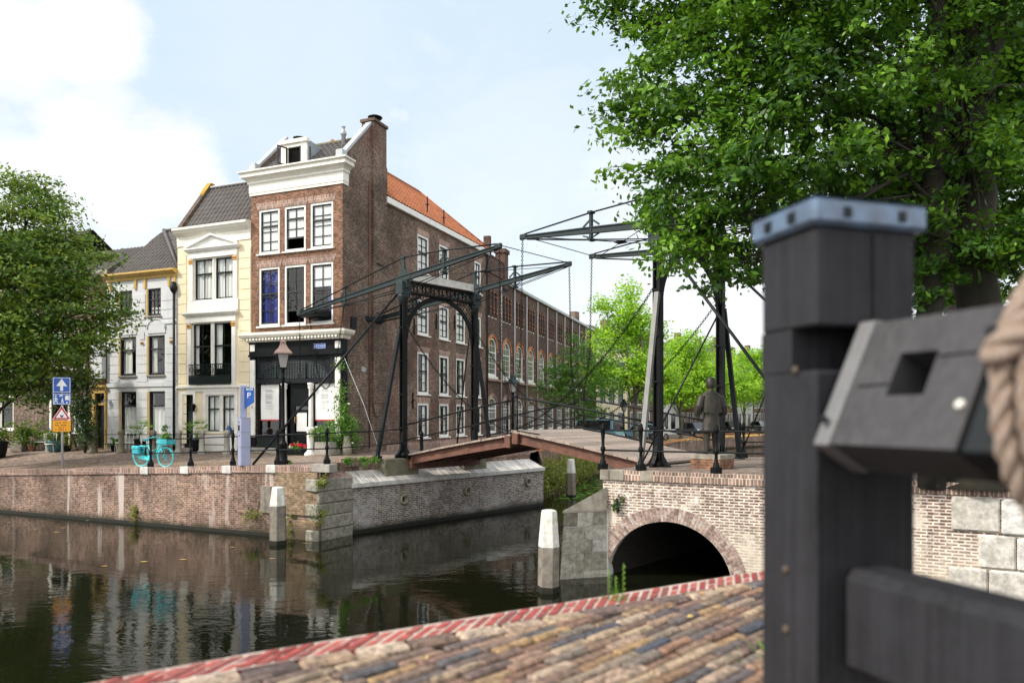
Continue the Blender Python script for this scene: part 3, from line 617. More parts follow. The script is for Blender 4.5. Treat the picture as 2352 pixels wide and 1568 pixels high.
for x in mi:                                          # blind arched niches
    a,b=x[0]-.05,x[1]+.05; zn=mz[1]+.10; A=arc(a,b,zn+.22,.45,16); m=MB()
    m.prism([(a,zn),(b,zn)]+[q for q in A[::-1]],-.035,-.002); m.tube([(q[0],-.04,q[1]) for q in A],.035,5); m.build('niche_arch',M['stuc'],hw)
for xk in (fw_.x(259),fw_.x(327),fw_.x(394)):
    m=MB(); m.lathe([(.02,mz[1]-.42),(.08,mz[1]-.30),(.04,mz[1]-.26)],8,(xk,-.05,0)); m.build('gilt_boss',M['gold'],hw)
    m=MB(); m.prism([(xk-.14,mz[1]-.15),(xk+.14,mz[1]-.15),(xk+.14,mz[1]+.2),(xk,mz[1]+.34),(xk-.14,mz[1]+.2)],-.03,-.002); m.build('pilaster_head',M['stuc'],hw)
m=MB(); m.sweep([(0,0,0),(Ww,0,0)],[(0,cz-.30),(.05,cz-.30),(.07,cz-.18),(.22,cz-.10),(.30,cz-.04),(.30,cz+.04),(0,cz+.06)]); m.build('cornice',M['yell'],hw)
for xk in (.25,fw_.x(312),fw_.x(334),Ww-.5,Ww-.15): m=MB(); m.prism([(xk-.05,cz-.75),(xk+.05,cz-.75),(xk+.08,cz-.3),(xk-.08,cz-.3)],-.06,-.002); m.build('bracket',M['yell'],hw)
MB().box(0,Ww,-.05,-.002,gz[1]+.22,gz[1]+.42).build('string_course',M['stuc'],hw); MB().box(0,Ww,-.04,-.002,uz[0]-.42,uz[0]-.30).build('string_course',M['stuc'],hw)
cols=[(0.02,up[0][0]-.16),(up[0][1]+.12,up[1][0]-.16),(up[1][1]+.12,Ww-.02)]
for i in range(int((cz-.9)/.42)):
    z=.3+i*.42
    if gz[1]+.15<z+.2<gz[1]+.45 or mz[1]-.45<z+.2<mz[1]+.9: continue
    for j,(a,b) in enumerate(cols):
        a2=a if j==0 else (mi if z<mz[1] else up)[j-1][1]+.05; b2=b if j==2 else (g_[j][0]-.12 if z<mz[1] else b)
        if b2-a2>.2: MB().box(a2,b2,-.022,-.001,z,z+.40,bev=.012).build('rustic_block',M['stuc'],hw)
MB().box(0,Ww,-.08,-.003,-.2,.28).build('plinth',M['stone'],hw)
# hipped roof rising to the right
m=MB(); rt=fw_.z(375,533,2.6)-cz; L=Vector((0,2.6,rt)).length
xr=fw_.x(370,2.6)
def clipw(v): t=v/L; return (0+xr*t, Ww-(Ww-xr)*t*.35)
tiles(m,(0,.05,cz+.04),(1,0,0),(0,2.6,rt),Ww,L,clip=clipw); m.build('roof',M['tile'],hw)
m=MB(); m.tube([(Ww-.02,.06,cz+.12),(xr+.25,2.55,cz+rt+.08)],.10,6); m.tube([(xr+.2,2.6,cz+rt+.05),(Ww,2.6,cz+rt+.05)],.09,6); m.quad((Ww-.02,.05,cz+.05),(Ww+.0,2.6,cz+.05),(Ww,2.6,cz+rt),(xr+.2,2.6,cz+rt)); m.build('hip_ridge',M['tile'],hw)
MB().add([(0,.05,cz+.02),(xr,2.6,cz+rt),(xr,2.75,cz+rt),(0,6,cz+.02),(Ww,6,cz+.02),(Ww,2.75,cz+rt)],[(0,1,2,3),(3,2,5,4)]).build('rear_roof',M['tile'],hw)
m=MB(); xd=Ww-.12; m.tube([(xd,-.10,cz-.95),(xd,-.10,.05)],.055,8); m.lathe([(.06,cz-1.1),(.16,cz-.95),(.17,cz-.78),(.12,cz-.74),(.12,cz-.6),(0,cz-.55)],8,(xd,-.12,0)); m.build('downpipe',M['irond'],hw)

# ---------------------------------------------------------------- brick house half hidden by the tree at the far left
fl=front_frame(100); Wl=fl.x(246)-.006; tl=-F0.x(246)
hl=empty('ivy_grown_house',fl.w(0),R(DF),'brick house with ivy and an ochre door frame behind the left tree','house')
cz=fl.z(240,622); d0,d1=fl.x(221),fl.x(243); dz=fl.z(232,905)
bay=(fl.x(222),Wl-.15); b1=(fl.x(97)+2.2,fl.x(97)+4.2)
xh=[(fl.x(120),fl.x(150)),(fl.x(168),fl.x(196))]
shell(hl,Wl,6,cz,'br_side',[(d0,d1,.05,dz),(bay[0],bay[1],5.0,6.9),(fl.x(120),fl.x(158),.05,2.5),(fl.x(168),fl.x(196),.8,2.6),*[(a,b,4.0,5.9) for a,b in xh],*[(a,b,7.0,8.4) for a,b in xh]])
m=MB(); m.box(d0-.22,d0-.003,-.09,-.002,.0,dz+.04); m.box(d1+.003,min(d1+.22,Wl-.01),-.09,-.002,.0,dz+.04); m.box(d0-.26,Wl-.01,-.11,-.002,dz+.05,dz+.34); m.box(d0-.34,Wl-.01,-.24,-.002,dz+.34,dz+.44); m.box(d0,d1,.02,.1,2.15,2.25); df=m.build('door_frame',M['yell'],hl)
MB().box(d0,d1,.12,.16,.05,2.15).build('door',M['green'],df); MB().box(d0,d1,.10,.11,2.25,dz-.05).build('pane',M['glassd'],df)
m=MB(); m.lathe([(.03,2.35),(.11,2.55),(.12,2.56),(.03,2.7)],6,(d1+.1,-.28,0)); m.tube([(d1+.1,-.09,2.45),(d1+.1,-.2,2.3),(d1+.1,-.28,2.35)],.014,5); m.build('wall_lantern',M['iron'],df)
w=win(hl,bay[0],bay[1],5.0,6.9,fr='stuc',nx=2,nz=2,curt=[('curt',0,.3,0,1)])
m=MB(); m.box(bay[0]-.1,bay[1]+.1,-.25,-.02,3.45,4.95); m.box(bay[0]-.15,bay[1]+.12,-.32,-.0,4.95,5.05)
for i in range(9): x=bay[0]+(bay[1]-bay[0])*i/8; m.box(x-.03,x+.03,-.3,-.26,4.7,4.94)
m.build('balcony',M['stuc'],hl)
for (a,b,c,d_) in [(fl.x(168),fl.x(196),.8,2.6),*[(a,b,4.0,5.9) for a,b in xh],*[(a,b,7.0,8.4) for a,b in xh]]: win(hl,a,b,c,d_,fr='creamw',nx=1,nz=1,curt=[('curt',0,.4,0,1)])
m=MB(); a,b=fl.x(120),fl.x(158); m.box(a-.15,a,-.05,.05,0,2.5); m.box(b,b+.15,-.05,.05,0,2.5); m.box(a-.15,b+.15,-.05,.05,2.5,2.68); m.build('garage_frame',M['creamw'],hl); MB().box(a,b,.15,.2,.05,2.5).build('garage_door',M['room'],hl)
m=MB(); m.sweep([(0,0,0),(Wl,0,0)],[(0,cz-.25),(.2,cz-.1),(.25,cz),(0,cz+.05)]); m.build('cornice',M['creamw'],hl)
m=MB(); tiles(m,(0,.0,cz+.02),(1,0,0),(0,2.4,1.7),Wl,2.94); m.quad((0,2.4,cz+1.7),(Wl,2.4,cz+1.7),(Wl,6,cz),(0,6,cz)); m.prismx([(0,cz),(6,cz),(2.4,cz+1.68)],Wl-.05,Wl); m.build('roof',M['tile'],hl)
# plain neighbour further left, seen between the leaves
t2=-F0.x(100); ox,oy=on_front(t2+9); hn=empty('brown_house',(ox,oy,LZ),R(DF),'brown brick house at the left edge behind the dark tree crown','house')
hs=[(1+2.3*i,2.1+2.3*i,z,z+1.8) for i in range(3) for z in (.9,4.0,7.0)]
shell(hn,8.98,6,9.6,'br_side',hs)
for h in hs: win(hn,*h,fr='creamw',nx=1,nz=2)
m=MB(); tiles(m,(0,0,9.62),(1,0,0),(0,2.8,2.2),8.98,3.56); m.quad((0,2.8,11.82),(8.98,2.8,11.82),(8.98,6,9.62),(0,6,9.62)); m.build('roof',M['tile'],hn)

# ---------------------------------------------------------------- brick warehouse with the orange roof, along the side street
ox,oy=CORN[0]+.3726*D1,CORN[1]+.928*D1
fo=Fr(ox,oy,DF+90,LZ); Wo=fo.x(1118)
ho=empty('brick_warehouse',fo.w(0),R(DF+90),'long brown brick building with white framed windows and an orange tiled roof','building')
xcol=[(fo.x(959),fo.x(985.5)),(fo.x(1009),fo.x(1031.5)),(fo.x(1048),fo.x(1069)),(fo.x(1090),fo.x(1105.5))]
rz_=[(fo.z(970,626),fo.z(970,540)),(fo.z(970,769),fo.z(970,688)),(fo.z(970,905),fo.z(970,808)),(fo.z(970,1005),fo.z(970,925))]
hs=[(x[0],x[1],z[0],z[1]) for i,z in enumerate(rz_) for j,x in enumerate(xcol) if not (i==0 and j==2)]
ez=fo.z(1100,566)
shell(ho,Wo,9,ez-.05,'br_ware',hs,side='br_ware')
for i,z in enumerate(rz_):
    for j,x in enumerate(xcol):
        if i==0 and j==2: continue
        cu=[('blind',0,1,.0,1)] if i<2 else ([('curt',0,.35,0,1),('curt',.75,1,0,1)] if j%2 else [('curt',.6,1,0,1)])
        win(ho,x[0],x[1],z[0],z[1],nx=2,nz=4 if i<3 else 3,split=z[0]+(z[1]-z[0])*.55,curt=cu,fw=.12)
        MB().prism([(x[0]-.03,z[1]+.004),(x[1]+.03,z[1]+.004),(x[1]+.10,z[1]+.26),(x[0]-.10,z[1]+.26)],-.006,.02).build('lintel',M['br_cope'],ho)
m=MB(); m.box(-.1,Wo+.1,-.16,.12,ez-.28,ez+.02,bev=.02); m.build('eave_board',M['white'],ho)
m=MB(); rdy=3.0; rr=(fo.z(1040,487,rdy)+fo.z(900,408,rdy))/2-ez; print('ridge',rr); L=Vector((0,rdy,rr)).length
tiles(m,(0,-.16,ez+.04),(1,0,0),(0,rdy+.16,rr),Wo,L,tw=.26,clip=lambda v:(0,Wo-(v/L)*rdy*.95)); m.build('roof',M['tileo'],ho)
m=MB(); m.add([(Wo,-.16,ez+.03),(Wo,9,ez+.03),(Wo-rdy,rdy,ez+rr)],[(0,1,2)]); m.quad((0,rdy,ez+rr),(Wo-rdy,rdy,ez+rr),(Wo,9,ez+.03),(0,9,ez+.03)); m.build('hip_roof',M['tileo'],ho)
m=MB(); m.tube([(0,rdy,ez+rr+.04),(Wo-rdy,rdy,ez+rr+.04)],.1,6); m.tube([(Wo-.02,-.14,ez+.08),(Wo-rdy,rdy,ez+rr+.04)],.09,6); m.build('ridge',M['tileo'],ho)
for (px_,py_) in ((950,750),(1001,738),(947,920),(1043,740),(980,470),(1018,500)):
    x,z=fo.x(px_),fo.z(px_,py_); m=MB(); m.bar((x,-.04,z-.4),(x,-.04,z+.4),.05,.05,(0,1,0)); m.bar((x-.16,-.04,z-.05),(x+.16,-.04,z+.05),.05,.05,(0,1,0)); m.build('wall_anchor',M['black'],ho)
for px_ in (995,1040): x=fo.x(px_); MB().box(x-.15,x+.15,-.03,-.001,rz_[3][1]-.35,rz_[3][1]-.0).build('wall_vent',M['rust'],ho)
m=MB(); m.tube([(Wo-.15,-.1,ez-.3),(Wo-.15,-.1,.1)],.05,6); m.build('downpipe',M['irond'],ho)
MB().box(.0,Wo,-.05,-.002,-.3,.35).build('plinth',M['br_cope'],ho)

# ---------------------------------------------------------------- long factory with arched windows
pf=fo.w(Wo+.02); ff=Fr(pf.x,pf.y,71.6,LZ); Wf=38.5
hf=empty('brick_factory',ff.w(0),R(71.6),'long dark brick factory with tall arched white windows and orange brick bands','factory')
g0=ff.z(1131,995); g1=ff.z(1131,912); m0,m1=ff.z(1131,864),ff.z(1131,776); u0,u1=ff.z(1131,730),ff.z(1131,669); ezf=ff.z(1167,649)
bays=[.25+2.76*i for i in range(13)]; arches=[]; hs=[]
for x in bays:
    arches+=[(x,x+1.5,g0,g1-.5,.5),(x,x+1.5,m0,m1-.62,.62)]; hs+=[(x-.05+.62*k,x+.35+.62*k,u0,u1) for k in range(3)]
shell(hf,Wf,12,ezf,'br_fact',hs,arches,side='br_fact')
for bi,x in enumerate(bays):
    k=bi<7
    w1=win(hf,x,x+1.5,g0,g1,arch=(g1-.5,.5),fr='white',sash='white',nx=4,nz=5,glass='glassd',sill=None,split=g1-.7)
    w2=win(hf,x,x+1.5,m0,m1,arch=(m1-.62,.62),fr='white',sash='white',nx=4,nz=6,glass='glassd',sill='white',sillh=.16,split=m1-.9)
    for k_ in range(3):
        a=x-.05+.62*k_; m=MB(); m.box(a,a+.05,.02,.12,u0,u1); m.box(a+.05,a+.40,.02,.12,u0,u0+.05); wv=m.build('window',M['white'],hf); MB().box(a+.05,a+.40,.14,.15,u0+.05,u1).build('pane',M['glassd'],wv)
    for (sp,ri,rr_) in ((g1-.5,.5,.16),(m1-.62,.62,.16)):
        m=MB(); A=arc(x-.06,x+1.56,sp,ri+.08,16); m.tube([(q[0],-.02,q[1]) for q in A],.06,5,smooth=False); B=arc(x-.16,x+1.66,sp,ri+.2,16); m.tube([(q[0],-.01,q[1]) for q in B],.04,5); m.build('arch_band',M['ochre' if sp>g1 else 'br_cope'],hf)
    m=MB()
    for z in (u0+.35,u0+.62,u1-.3,u1-.05): m.box(x-.28,x-.06,-.012,.0-.001,z,z+.06); m.box(x+1.5,x+1.72,-.012,-.001,z,z+.06); [m.box(x+.355+.62*q,x+.565+.62*q,-.012,-.001,z,z+.06) for q in range(2)]
    for z in (m0+.5,m0+.9,m1-.8): m.box(x-.45,x-.02,-.012,-.001,z,z+.06); m.box(x+1.52,x+1.95,-.012,-.001,z,z+.06)
    m.build('brick_band',M['ochre'],hf)
    if bi<12: m=MB(); m.tube([(x+2.13,-.10,ezf-.3),(x+2.13,-.10,.1)],.045,6); m.build('downpipe',M['zinc'],hf)
m=MB(); m.box(3.6,Wf,-.18,.3,ezf-.22,ezf,bev=.02); m.build('gutter',M['zinc'],hf)
m=MB(); m.box(-.02,3.5,-.06,.35,ezf,ezf+1.1); m.box(2.9,3.65,-.14,.5,ezf-.6,ezf+1.75); m.box(2.82,3.73,-.22,.58,ezf+1.75,ezf+2.0); m.box(.2,.5,-.1,.3,ezf+1.1,ezf+2.2); m.box(-.02,3.6,-.1,-.06,ezf+1.0,ezf+1.12); m.build('parapet',M['br_fact'],hf)
MB().quad((0,.3,ezf),(Wf,.3,ezf),(Wf,6,ezf+1.2),(0,6,ezf+1.2)).build('roof',M['zinc'],hf)
MB().box(0,Wf,-.14,-.002,m0-.30,m0-.17).build('string_course',M['br_cope'],hf)
MB().box(0,Wf,-.22,-.004,-.4,g0-.1).build('plinth',M['stone'],hf)
# ================================================================ water, land, quays
RQ=(-6.0,22.5); QD=(-.912,.410); QN=(.410,.912)        # quay corner, direction to the left, inward normal
PK=(.658,.753); PM=(.753,-.658)                        # canal passage: direction, normal towards the water
def zl(x,y):
    s=(x-RQ[0])*QD[0]+(y-RQ[1])*QD[1]; d=(x-RQ[0])*QN[0]+(y-RQ[1])*QN[1]
    e=2.37-.66*max(-.3,min(1.3,s/16.1)) if s>0 else 2.37+.06*min(1,-s/4); t=max(0,min(1,d/6.0)); t=t*t*(3-2*t)
    far=max(0,min(1,(y-36)/14)); zh=2.30-.05*max(0,min(1,s/16))-.5*far*(1 if x>-3 else 0)
    return e+(zh-e)*t
def qp(s,d=0): return (RQ[0]+QD[0]*s+QN[0]*d, RQ[1]+QD[1]*s+QN[1]*d)
def qs(px,d=0):                                        # distance along the quay of a photo column
    x0,y0=qp(0,d); r=(px-CX)/F; return (r*y0-x0)/(QD[0]-r*QD[1])
m,nt,b=newmat('canal_water'); p=world_pos(nt)
b.inputs['Base Color'].default_value=(.006,.007,.003,1); b.inputs['Roughness'].default_value=.025; b.inputs['IOR'].default_value=1.33; b.inputs['Specular IOR Level'].default_value=.5
n1=noise(nt,mapping(nt,p,(.9,1.6,1)),1.5,3,.5,.4); n2=noise(nt,mapping(nt,p,(1.2,2.2,1)),5,3,.5,.3); calm=ramp(nt,noise(nt,p,.22,2),.38,.62,.25,1.)
hh=mth(nt,'MULTIPLY',mth(nt,'ADD',n1,mth(nt,'MULTIPLY',n2,.22)),calm); bump(nt,b,hh,.45,.02); M['water']=m
w=MB(); w.quad((-400,-40,0),(700,-40,0),(700,900,0),(-400,900,0)); tag(w.build('water',M['water']),'dark rippled canal water','water',kind='structure')
def land(name,poly,zf,mat,step,near,label):
    pts=[Vector(q[:2]) for q in poly]; n=len(pts)
    xs=[q[0] for q in poly]; ys=[q[1] for q in poly]; ext=[]
    def inside(x,y):
        c=False; j=n-1
        for i in range(n):
            if (pts[i].y>y)!=(pts[j].y>y) and x<(pts[j].x-pts[i].x)*(y-pts[i].y)/(pts[j].y-pts[i].y)+pts[i].x: c=not c
            j=i
        return c
    for x in np.arange(near[0],near[1],step):
        for y in np.arange(near[2],near[3],step):
            if inside(x,y): ext.append(Vector((float(x),float(y))))
    v,e,f,_,_,_=geometry.delaunay_2d_cdt(pts+ext,[],[list(range(n))],1,1e-5)
    mb=MB(); mb.add([(q.x,q.y,zf(q.x,q.y)) for q in v],[tuple(t) for t in f]); 
    o=mb.build(name,mat); 
    # ensure upward faces
    me=o.data
    if sum(p_.normal.z for p_ in me.polygons)<0: me.flip_normals()
    return tag(o,label,'ground',kind='structure')
PB=(1.36,31.2); U0=(-5.73,24.05); U1=(.91,31.6)
BANK=[(1.2,33.0),(1.75,40.2),(4.99,46.3),(11,53),(22.5,82.5),(33,93),(80,118),(420,300)]
left=[(-60,46.8),RQ,U0,U1]+BANK+[(420,700),(-420,700),(-420,60)]
land('street',[(-60,46.8)]+[qp(s) for s in (45,30,20,12,6,2)]+left[1:],zl,M['pave'],1.0,(-30,8,22,50),'brick paved quay street falling towards the left and running on behind')
P0=(2.23,17.6); AD=(.887,-.461)
def ap(s,d=0): return (P0[0]+AD[0]*s+.461*d, P0[1]+AD[1]*s+.887*d)
def as_(px,d=0): x0,y0=ap(0,d); r=(px-CX)/F; return (r*y0-x0)/(AD[0]-r*AD[1])
RZ=2.57
right=[P0,ap(24.9),(60,6.1),(60,34),(30,28.5),(7.3,23.2)]
land('square',right,lambda x,y:RZ,M['pave'],1.5,(2,20,8,28),'brick paved square beyond the arch with the statue on it')
def wallstrip(mb,line,z0,ztop,mi=0,out=0):
    for (x0,y0),(x1,y1) in zip(line,line[1:]):
        za=ztop(x0,y0) if callable(ztop) else ztop; zb=ztop(x1,y1) if callable(ztop) else ztop
        mb.quad((x0,y0,z0),(x1,y1,z0),(x1,y1,zb),(x0,y0,za),mi)
# quay wall left: brick face, brick-on-edge capping, set-in white blocks
q=empty('quay_wall',(*RQ,0),0,'long pinkish brick quay wall with a brick capping below the street railing','wall')
def rel(o): return lambda x,y: (x-o[0],y-o[1])
mb=MB(); S=[60,45,30,20,16,12,9,6,3,0]; line=[qp(s) for s in S]
for (x0,y0),(x1,y1) in zip(line,line[1:]):
    mb.quad((x0-RQ[0],y0-RQ[1],-.5),(x1-RQ[0],y1-RQ[1],-.5),(x1-RQ[0],y1-RQ[1],zl(x1,y1)-.20),(x0-RQ[0],y0-RQ[1],zl(x0,y0)-.20))
mb.build('wall',M['br_quay'],q)
mb=MB()
for a,b_ in zip(S,S[1:]):
    L=[]
    for s in (a,b_):
        x0,y0=qp(s,-.05); x1,y1=qp(s,.30); z=zl(*qp(s))+.012; L.append(((x0-RQ[0],y0-RQ[1],z),(x1-RQ[0],y1-RQ[1],z),(x0-RQ[0],y0-RQ[1],z-.22),(x1-RQ[0],y1-RQ[1],z-.22)))
    A,B=L; mb.quad(A[2],B[2],B[0],A[0]); mb.quad(A[0],B[0],B[1],A[1]); mb.quad(B[2],A[2],A[3],B[3])
mb.build('capping',M['br_cope'],q)
RP=[346,438,535,637,751]
for i,px in enumerate(RP):
    s=qs(px-12); x,y=qp(s,.10); z=zl(*qp(s)); Mx=Matrix.Translation((x-RQ[0],y-RQ[1],z))@Matrix.Rotation(R(-24.2),4,'Z'); w_=.20 if i<4 else .36
    mb=MB(Mx); mb.box(-w_,w_,-.175,.22,-.23,.022,bev=.012); mb.build('capping_block',M['signw' if 0 else 'stonew'] if i<4 else M['stone'],q)
mb=MB()
for k in range(7):                                     # moss and algae plank at the waterline
    pass
tide=MB(); 
for a,b_ in zip(S,S[1:]):
    (x0,y0),(x1,y1)=qp(a,-.03),qp(b_,-.03); tide.quad((x0-RQ[0],y0-RQ[1],-.4),(x1-RQ[0],y1-RQ[1],-.4),(x1-RQ[0],y1-RQ[1],.10),(x0-RQ[0],y0-RQ[1],.10)); (x2,y2),(x3,y3)=qp(a,.02),qp(b_,.02); tide.quad((x0-RQ[0],y0-RQ[1],.10),(x1-RQ[0],y1-RQ[1],.10),(x3-RQ[0],y3-RQ[1],.12),(x2-RQ[0],y2-RQ[1],.12))
M['slime']=plain('algae_timber',(.010,.011,.005),.8,var=.6,scale=3); tide.build('waterline_timber',M['slime'],q)
# patched panel and old gate recess near the mooring pile
s=qs(612); x,y=qp(s,-.02); mb=MB(Matrix.Translation((x-RQ[0],y-RQ[1],0))@Matrix.Rotation(R(-24.2),4,'Z')); mb.box(-.22,.22,-.03,.03,.75,1.62,bev=.01); mb.build('timber_panel',M['pile'],q)
s=qs(690); x,y=qp(s,-.02); mb=MB(Matrix.Translation((x-RQ[0],y-RQ[1],0))@Matrix.Rotation(R(-24.2),4,'Z')); mb.box(-.95,.72,-.05,.03,.75,2.12,bev=.02)
M['br_old']=brick('yellowed_old_brick',(.24,.16,.10),(.19,.125,.08),(.27,.21,.15),big=.4,patches=(((.16,.13,.06),.9,.5,.7,.6),),damp=(.2,.6,.4,(.10,.08,.05))); mb.build('patched_brickwork',M['br_old'],q)
mb=MB(Matrix.Translation((x-RQ[0],y-RQ[1],0))@Matrix.Rotation(R(-24.2),4,'Z')); mb.box(-1.15,.85,-.075,.03,-.3,.60,bev=.03); mb.build('mortar_apron',M['br_old'],q)
# stone quoins at the chamfered corner
A0=(-5.28,23.66); cdir=Vector((A0[0]-RQ[0],A0[1]-RQ[1],0)).normalized(); clen=math.hypot(A0[0]-RQ[0],A0[1]-RQ[1])
mb=MB(); z=-.3
for k,hgt in enumerate((.62,.42,.40,.38,.40)):
    e=.0 if k%2 else .10; a=Vector((-cdir.x*e,-cdir.y*e,0)); b2=Vector((cdir.x*(clen+e*.2),cdir.y*(clen+e*.2),0))
    nn=Vector((cdir.y,-cdir.x,0)); mx=Matrix(((cdir.x,-nn.x,0,0),(cdir.y,-nn.y,0,0),(0,0,1,0),(0,0,0,1)))
    mb.M=mx; mb.ct=random.random(); mb.box(-.08-e,clen+.05,-.035-.015*(k%2),.5,z+.006,z+hgt,bev=.035); z+=hgt
mb.M=None; mb.build('corner_stone',M['blocks'],q,attr=True)
mb=MB(); mb.quad((0,0,-.4),(clen*cdir.x,clen*cdir.y,-.4),(U0[0]-RQ[0],U0[1]-RQ[1],zl(*U0)-.0),(0,0,zl(*RQ)-.0)); 
mb.quad((0,0,z),(A0[0]-RQ[0],A0[1]-RQ[1],z),(U0[0]-RQ[0],U0[1]-RQ[1],zl(*U0)-.2),(0,0,zl(*RQ)-.02)); mb.build('corner_brickwork',M['br_quay'],q)

# passage abutment under the bridge: grey wall, sloping white ledge, upper wall, bearing block
ab=empty('bridge_abutment',(*A0,0),math.atan2(PK[1],PK[0]),'grey washed brick abutment with a sloping white ledge under the drawbridge','wall')
L=10.1; UY=.60; LZT=1.67
mb=MB(); mb.wall(0,L,-.5,LZT-.12,0,[(2.05,2.37,.78,1.16),(5.25,5.55,.85,1.2),(8.9,9.15,.95,1.28)],.35)
mb.quad((L,0,-.5),(L+.25,1.4,-.5),(L+.25,1.4,LZT),(L,0,LZT-.12)); mb.build('wall',M['br_pass'],ab)
for xc,zc_ in ((2.21,.97),(5.4,1.02),(9.02,1.11)):
    mb=MB(); mb.lathe([(.16,0),(.28,0),(.30,.04),(.17,.05),(.14,-.2)],14); mb.M=None
    o=MB(Matrix.Translation((xc,-.04,zc_))@Matrix.Rotation(R(90),4,'X')); o.lathe([(.125,-.28),(.13,0),(.20,.03),(.17,.055),(.12,.05),(.11,-.28)],16)
    o.box(-.24,.24,-.3,.26,-.04,-.005,bev=.01) if 0 else None; o.build('drain_surround',M['stonex'],ab)
    MB(Matrix.Translation((xc,.10,zc_))@Matrix.Rotation(R(90),4,'X')).lathe([(.124,-.02),(.124,.0)],16).build('drain_shade_disc',M['room'],ab)  # black disc painted as the shade down the pipe
    fr_=MB(); 
    for a,b_,c,d in ((-.23,.23,.17,.27),(-.23,.23,-.32,-.17),(-.23,-.12,-.17,.17),(.12,.23,-.17,.17)): fr_.box(xc+a,xc+b_,-.022,.05,zc_+c,zc_+d)
    fr_.build('drain_frame',M['stonex'],ab)
M['ledge']=brick('white_worn_ledge',(.56,.53,.49),(.42,.38,.34),(.72,.70,.68),bw=.085,bh=.6,ms=.014,big=.25,patches=(((.30,.15,.06),.35,.62,.76,.7),((.2,.17,.13),.8,.6,.8,.5)))
mb=MB(); mb.quad((-.05,-.08,LZT-.02),(L,-.08,LZT-.02),(L-.25,UY,LZT+.36),(.0,UY,LZT+.36)); mb.quad((L,-.08,LZT-.02),(L+.2,1.3,LZT-.02),(L-.05,1.3,LZT+.2),(L-.25,UY,LZT+.36)); mb.build('sloping_ledge',M['ledge'],ab)
mb=MB()
for i in range(13): a=-.05+(L+.05)*i/13; mb.box(a+.003,a+(L+.05)/13-.003,-.11,.10,LZT-.14,LZT+.015,bev=.012)
mb.build('edge_stone',M['stonew'],ab)
ul=L-.2
mb=MB(); mb.quad((0,UY,LZT-.3),(ul,UY,LZT-.3),(ul,UY,2.20),(0,UY,2.20)); mb.build('upper_wall',M['br_quay'],ab)
MB().box(.0,1.55,UY-.03,UY+.3,2.2,2.475).build('capping',M['br_cope'],ab); MB().box(4.2,ul,UY-.03,UY+.3,2.2,2.43).build('capping',M['br_cope'],ab)
[MB().box(a,b_,.18,.95,1.78,2.40,bev=.03).build('bearing_block',M['stoned'],ab) for a,b_ in ((1.55,3.1),(5.4,6.7))]
mb=MB(); mb.box(-.02,L+.05,-.035,.02,-.4,.13,bev=.02); mb.build('waterline_timber',M['slime'],ab)
# overgrown bank beyond
bk=MB(); ln=[(1.2,33.0),(1.75,40.2),(4.99,46.3),(11,53),(22.5,82.5),(33,93),(80,118),(420,300)]; wallstrip(bk,ln,-.5,lambda x,y:zl(x,y)+.0); 
wallstrip(bk,[(1.01+.3,31.6),(1.2,33.0)],-.5,2.3); tag(bk.build('canal_bank_wall',M['br_quay']),'brick canal wall receding behind the bridge under hanging plants','wall')
cp=MB()
for a,b_ in zip(ln[:-1],ln[1:]):
    cp.bar((a[0],a[1],zl(*a)+.02),(b_[0],b_[1],zl(*b_)+.02),.35,.10)
tag(cp.build('canal_kerb',M['ochre']),'leaf strewn kerb along the far canal bank','kerb')
M['vault_shade']=plain('shaded_vault',(.02,.017,.014),.8,var=.5)  # tunnel shade put into the vault colour, near black
# ---------------------------------------------------------------- arch bridge wall on the right
aw=empty('arch_bridge_wall',(*P0,0),math.atan2(AD[1],AD[0]),'limewashed brick wall with a dark round arch over the water','wall')
AX,AR=1.60,1.49; spz=-.05
mb=MB(); mb.wall(0,9.4,-.5,RZ-.22,0,(),.2,0,[(AX-AR,AX+AR,-.5,spz,1.47)])
mb.build('wall',M['br_arch'],aw)
mb=MB(); A=arc(AX-AR,AX+AR,spz,1.47,26)
for (xa,za),(xb,zb) in zip(A,A[1:]): mb.quad((xa,.2,za),(xa+1.57,6,za),(xb+1.57,6,zb),(xb,.2,zb))
mb.quad((AX-AR,0,-.5),(AX-AR+1.57,6,-.5),(AX-AR+1.57,6,spz),(AX-AR,0,spz)); mb.quad((AX+AR,0,spz),(AX+AR+1.57,6,spz),(AX+AR+1.57,6,-.5),(AX+AR,0,-.5)); mb.quad((AX-AR+1.5,6,-.5),(AX+AR+1.6,6,-.5),(AX+AR+1.6,6,1.6),(AX-AR+1.5,6,1.6)); mb.build('tunnel',M['vault_shade'],aw)
M['vous']=tinted('voussoir_brick',((.20,.13,.11),(.33,.22,.18),(.42,.30,.25),(.50,.42,.36)),.9,.4,20,.35)
mb=MB(); nb=62
for i in range(nb):
    a0,a1=math.pi*i/nb,math.pi*(i+1)/nb; g=.0045
    def pt(a,r): return (AX-(AR+r)*math.cos(a), spz+(1.47+r)*math.sin(a))
    cuts=(0,.17,.345) if i%2 else (0,.085,.26,.345)
    for r0,r1 in zip(cuts,cuts[1:]):
        mb.ct=random.random(); mb.prism([pt(a0+g,r0+.007),pt(a0+g,r1-.007),pt(a1-g,r1-.007),pt(a1-g,r0+.007)][::-1],-.03+random.uniform(-.004,.004),.02)
mb.build('arch_ring',M['vous'],aw,attr=True)
MB().prism([(AX-(AR)*math.cos(math.pi*i/40),spz+1.47*math.sin(math.pi*i/40)) for i in range(41)]+[(AX-(AR+.345)*math.cos(math.pi*i/40),spz+(1.815)*math.sin(math.pi*i/40)) for i in range(40,-1,-1)],-.018,-.002).build('ring_mortar',M['stonew'],aw)
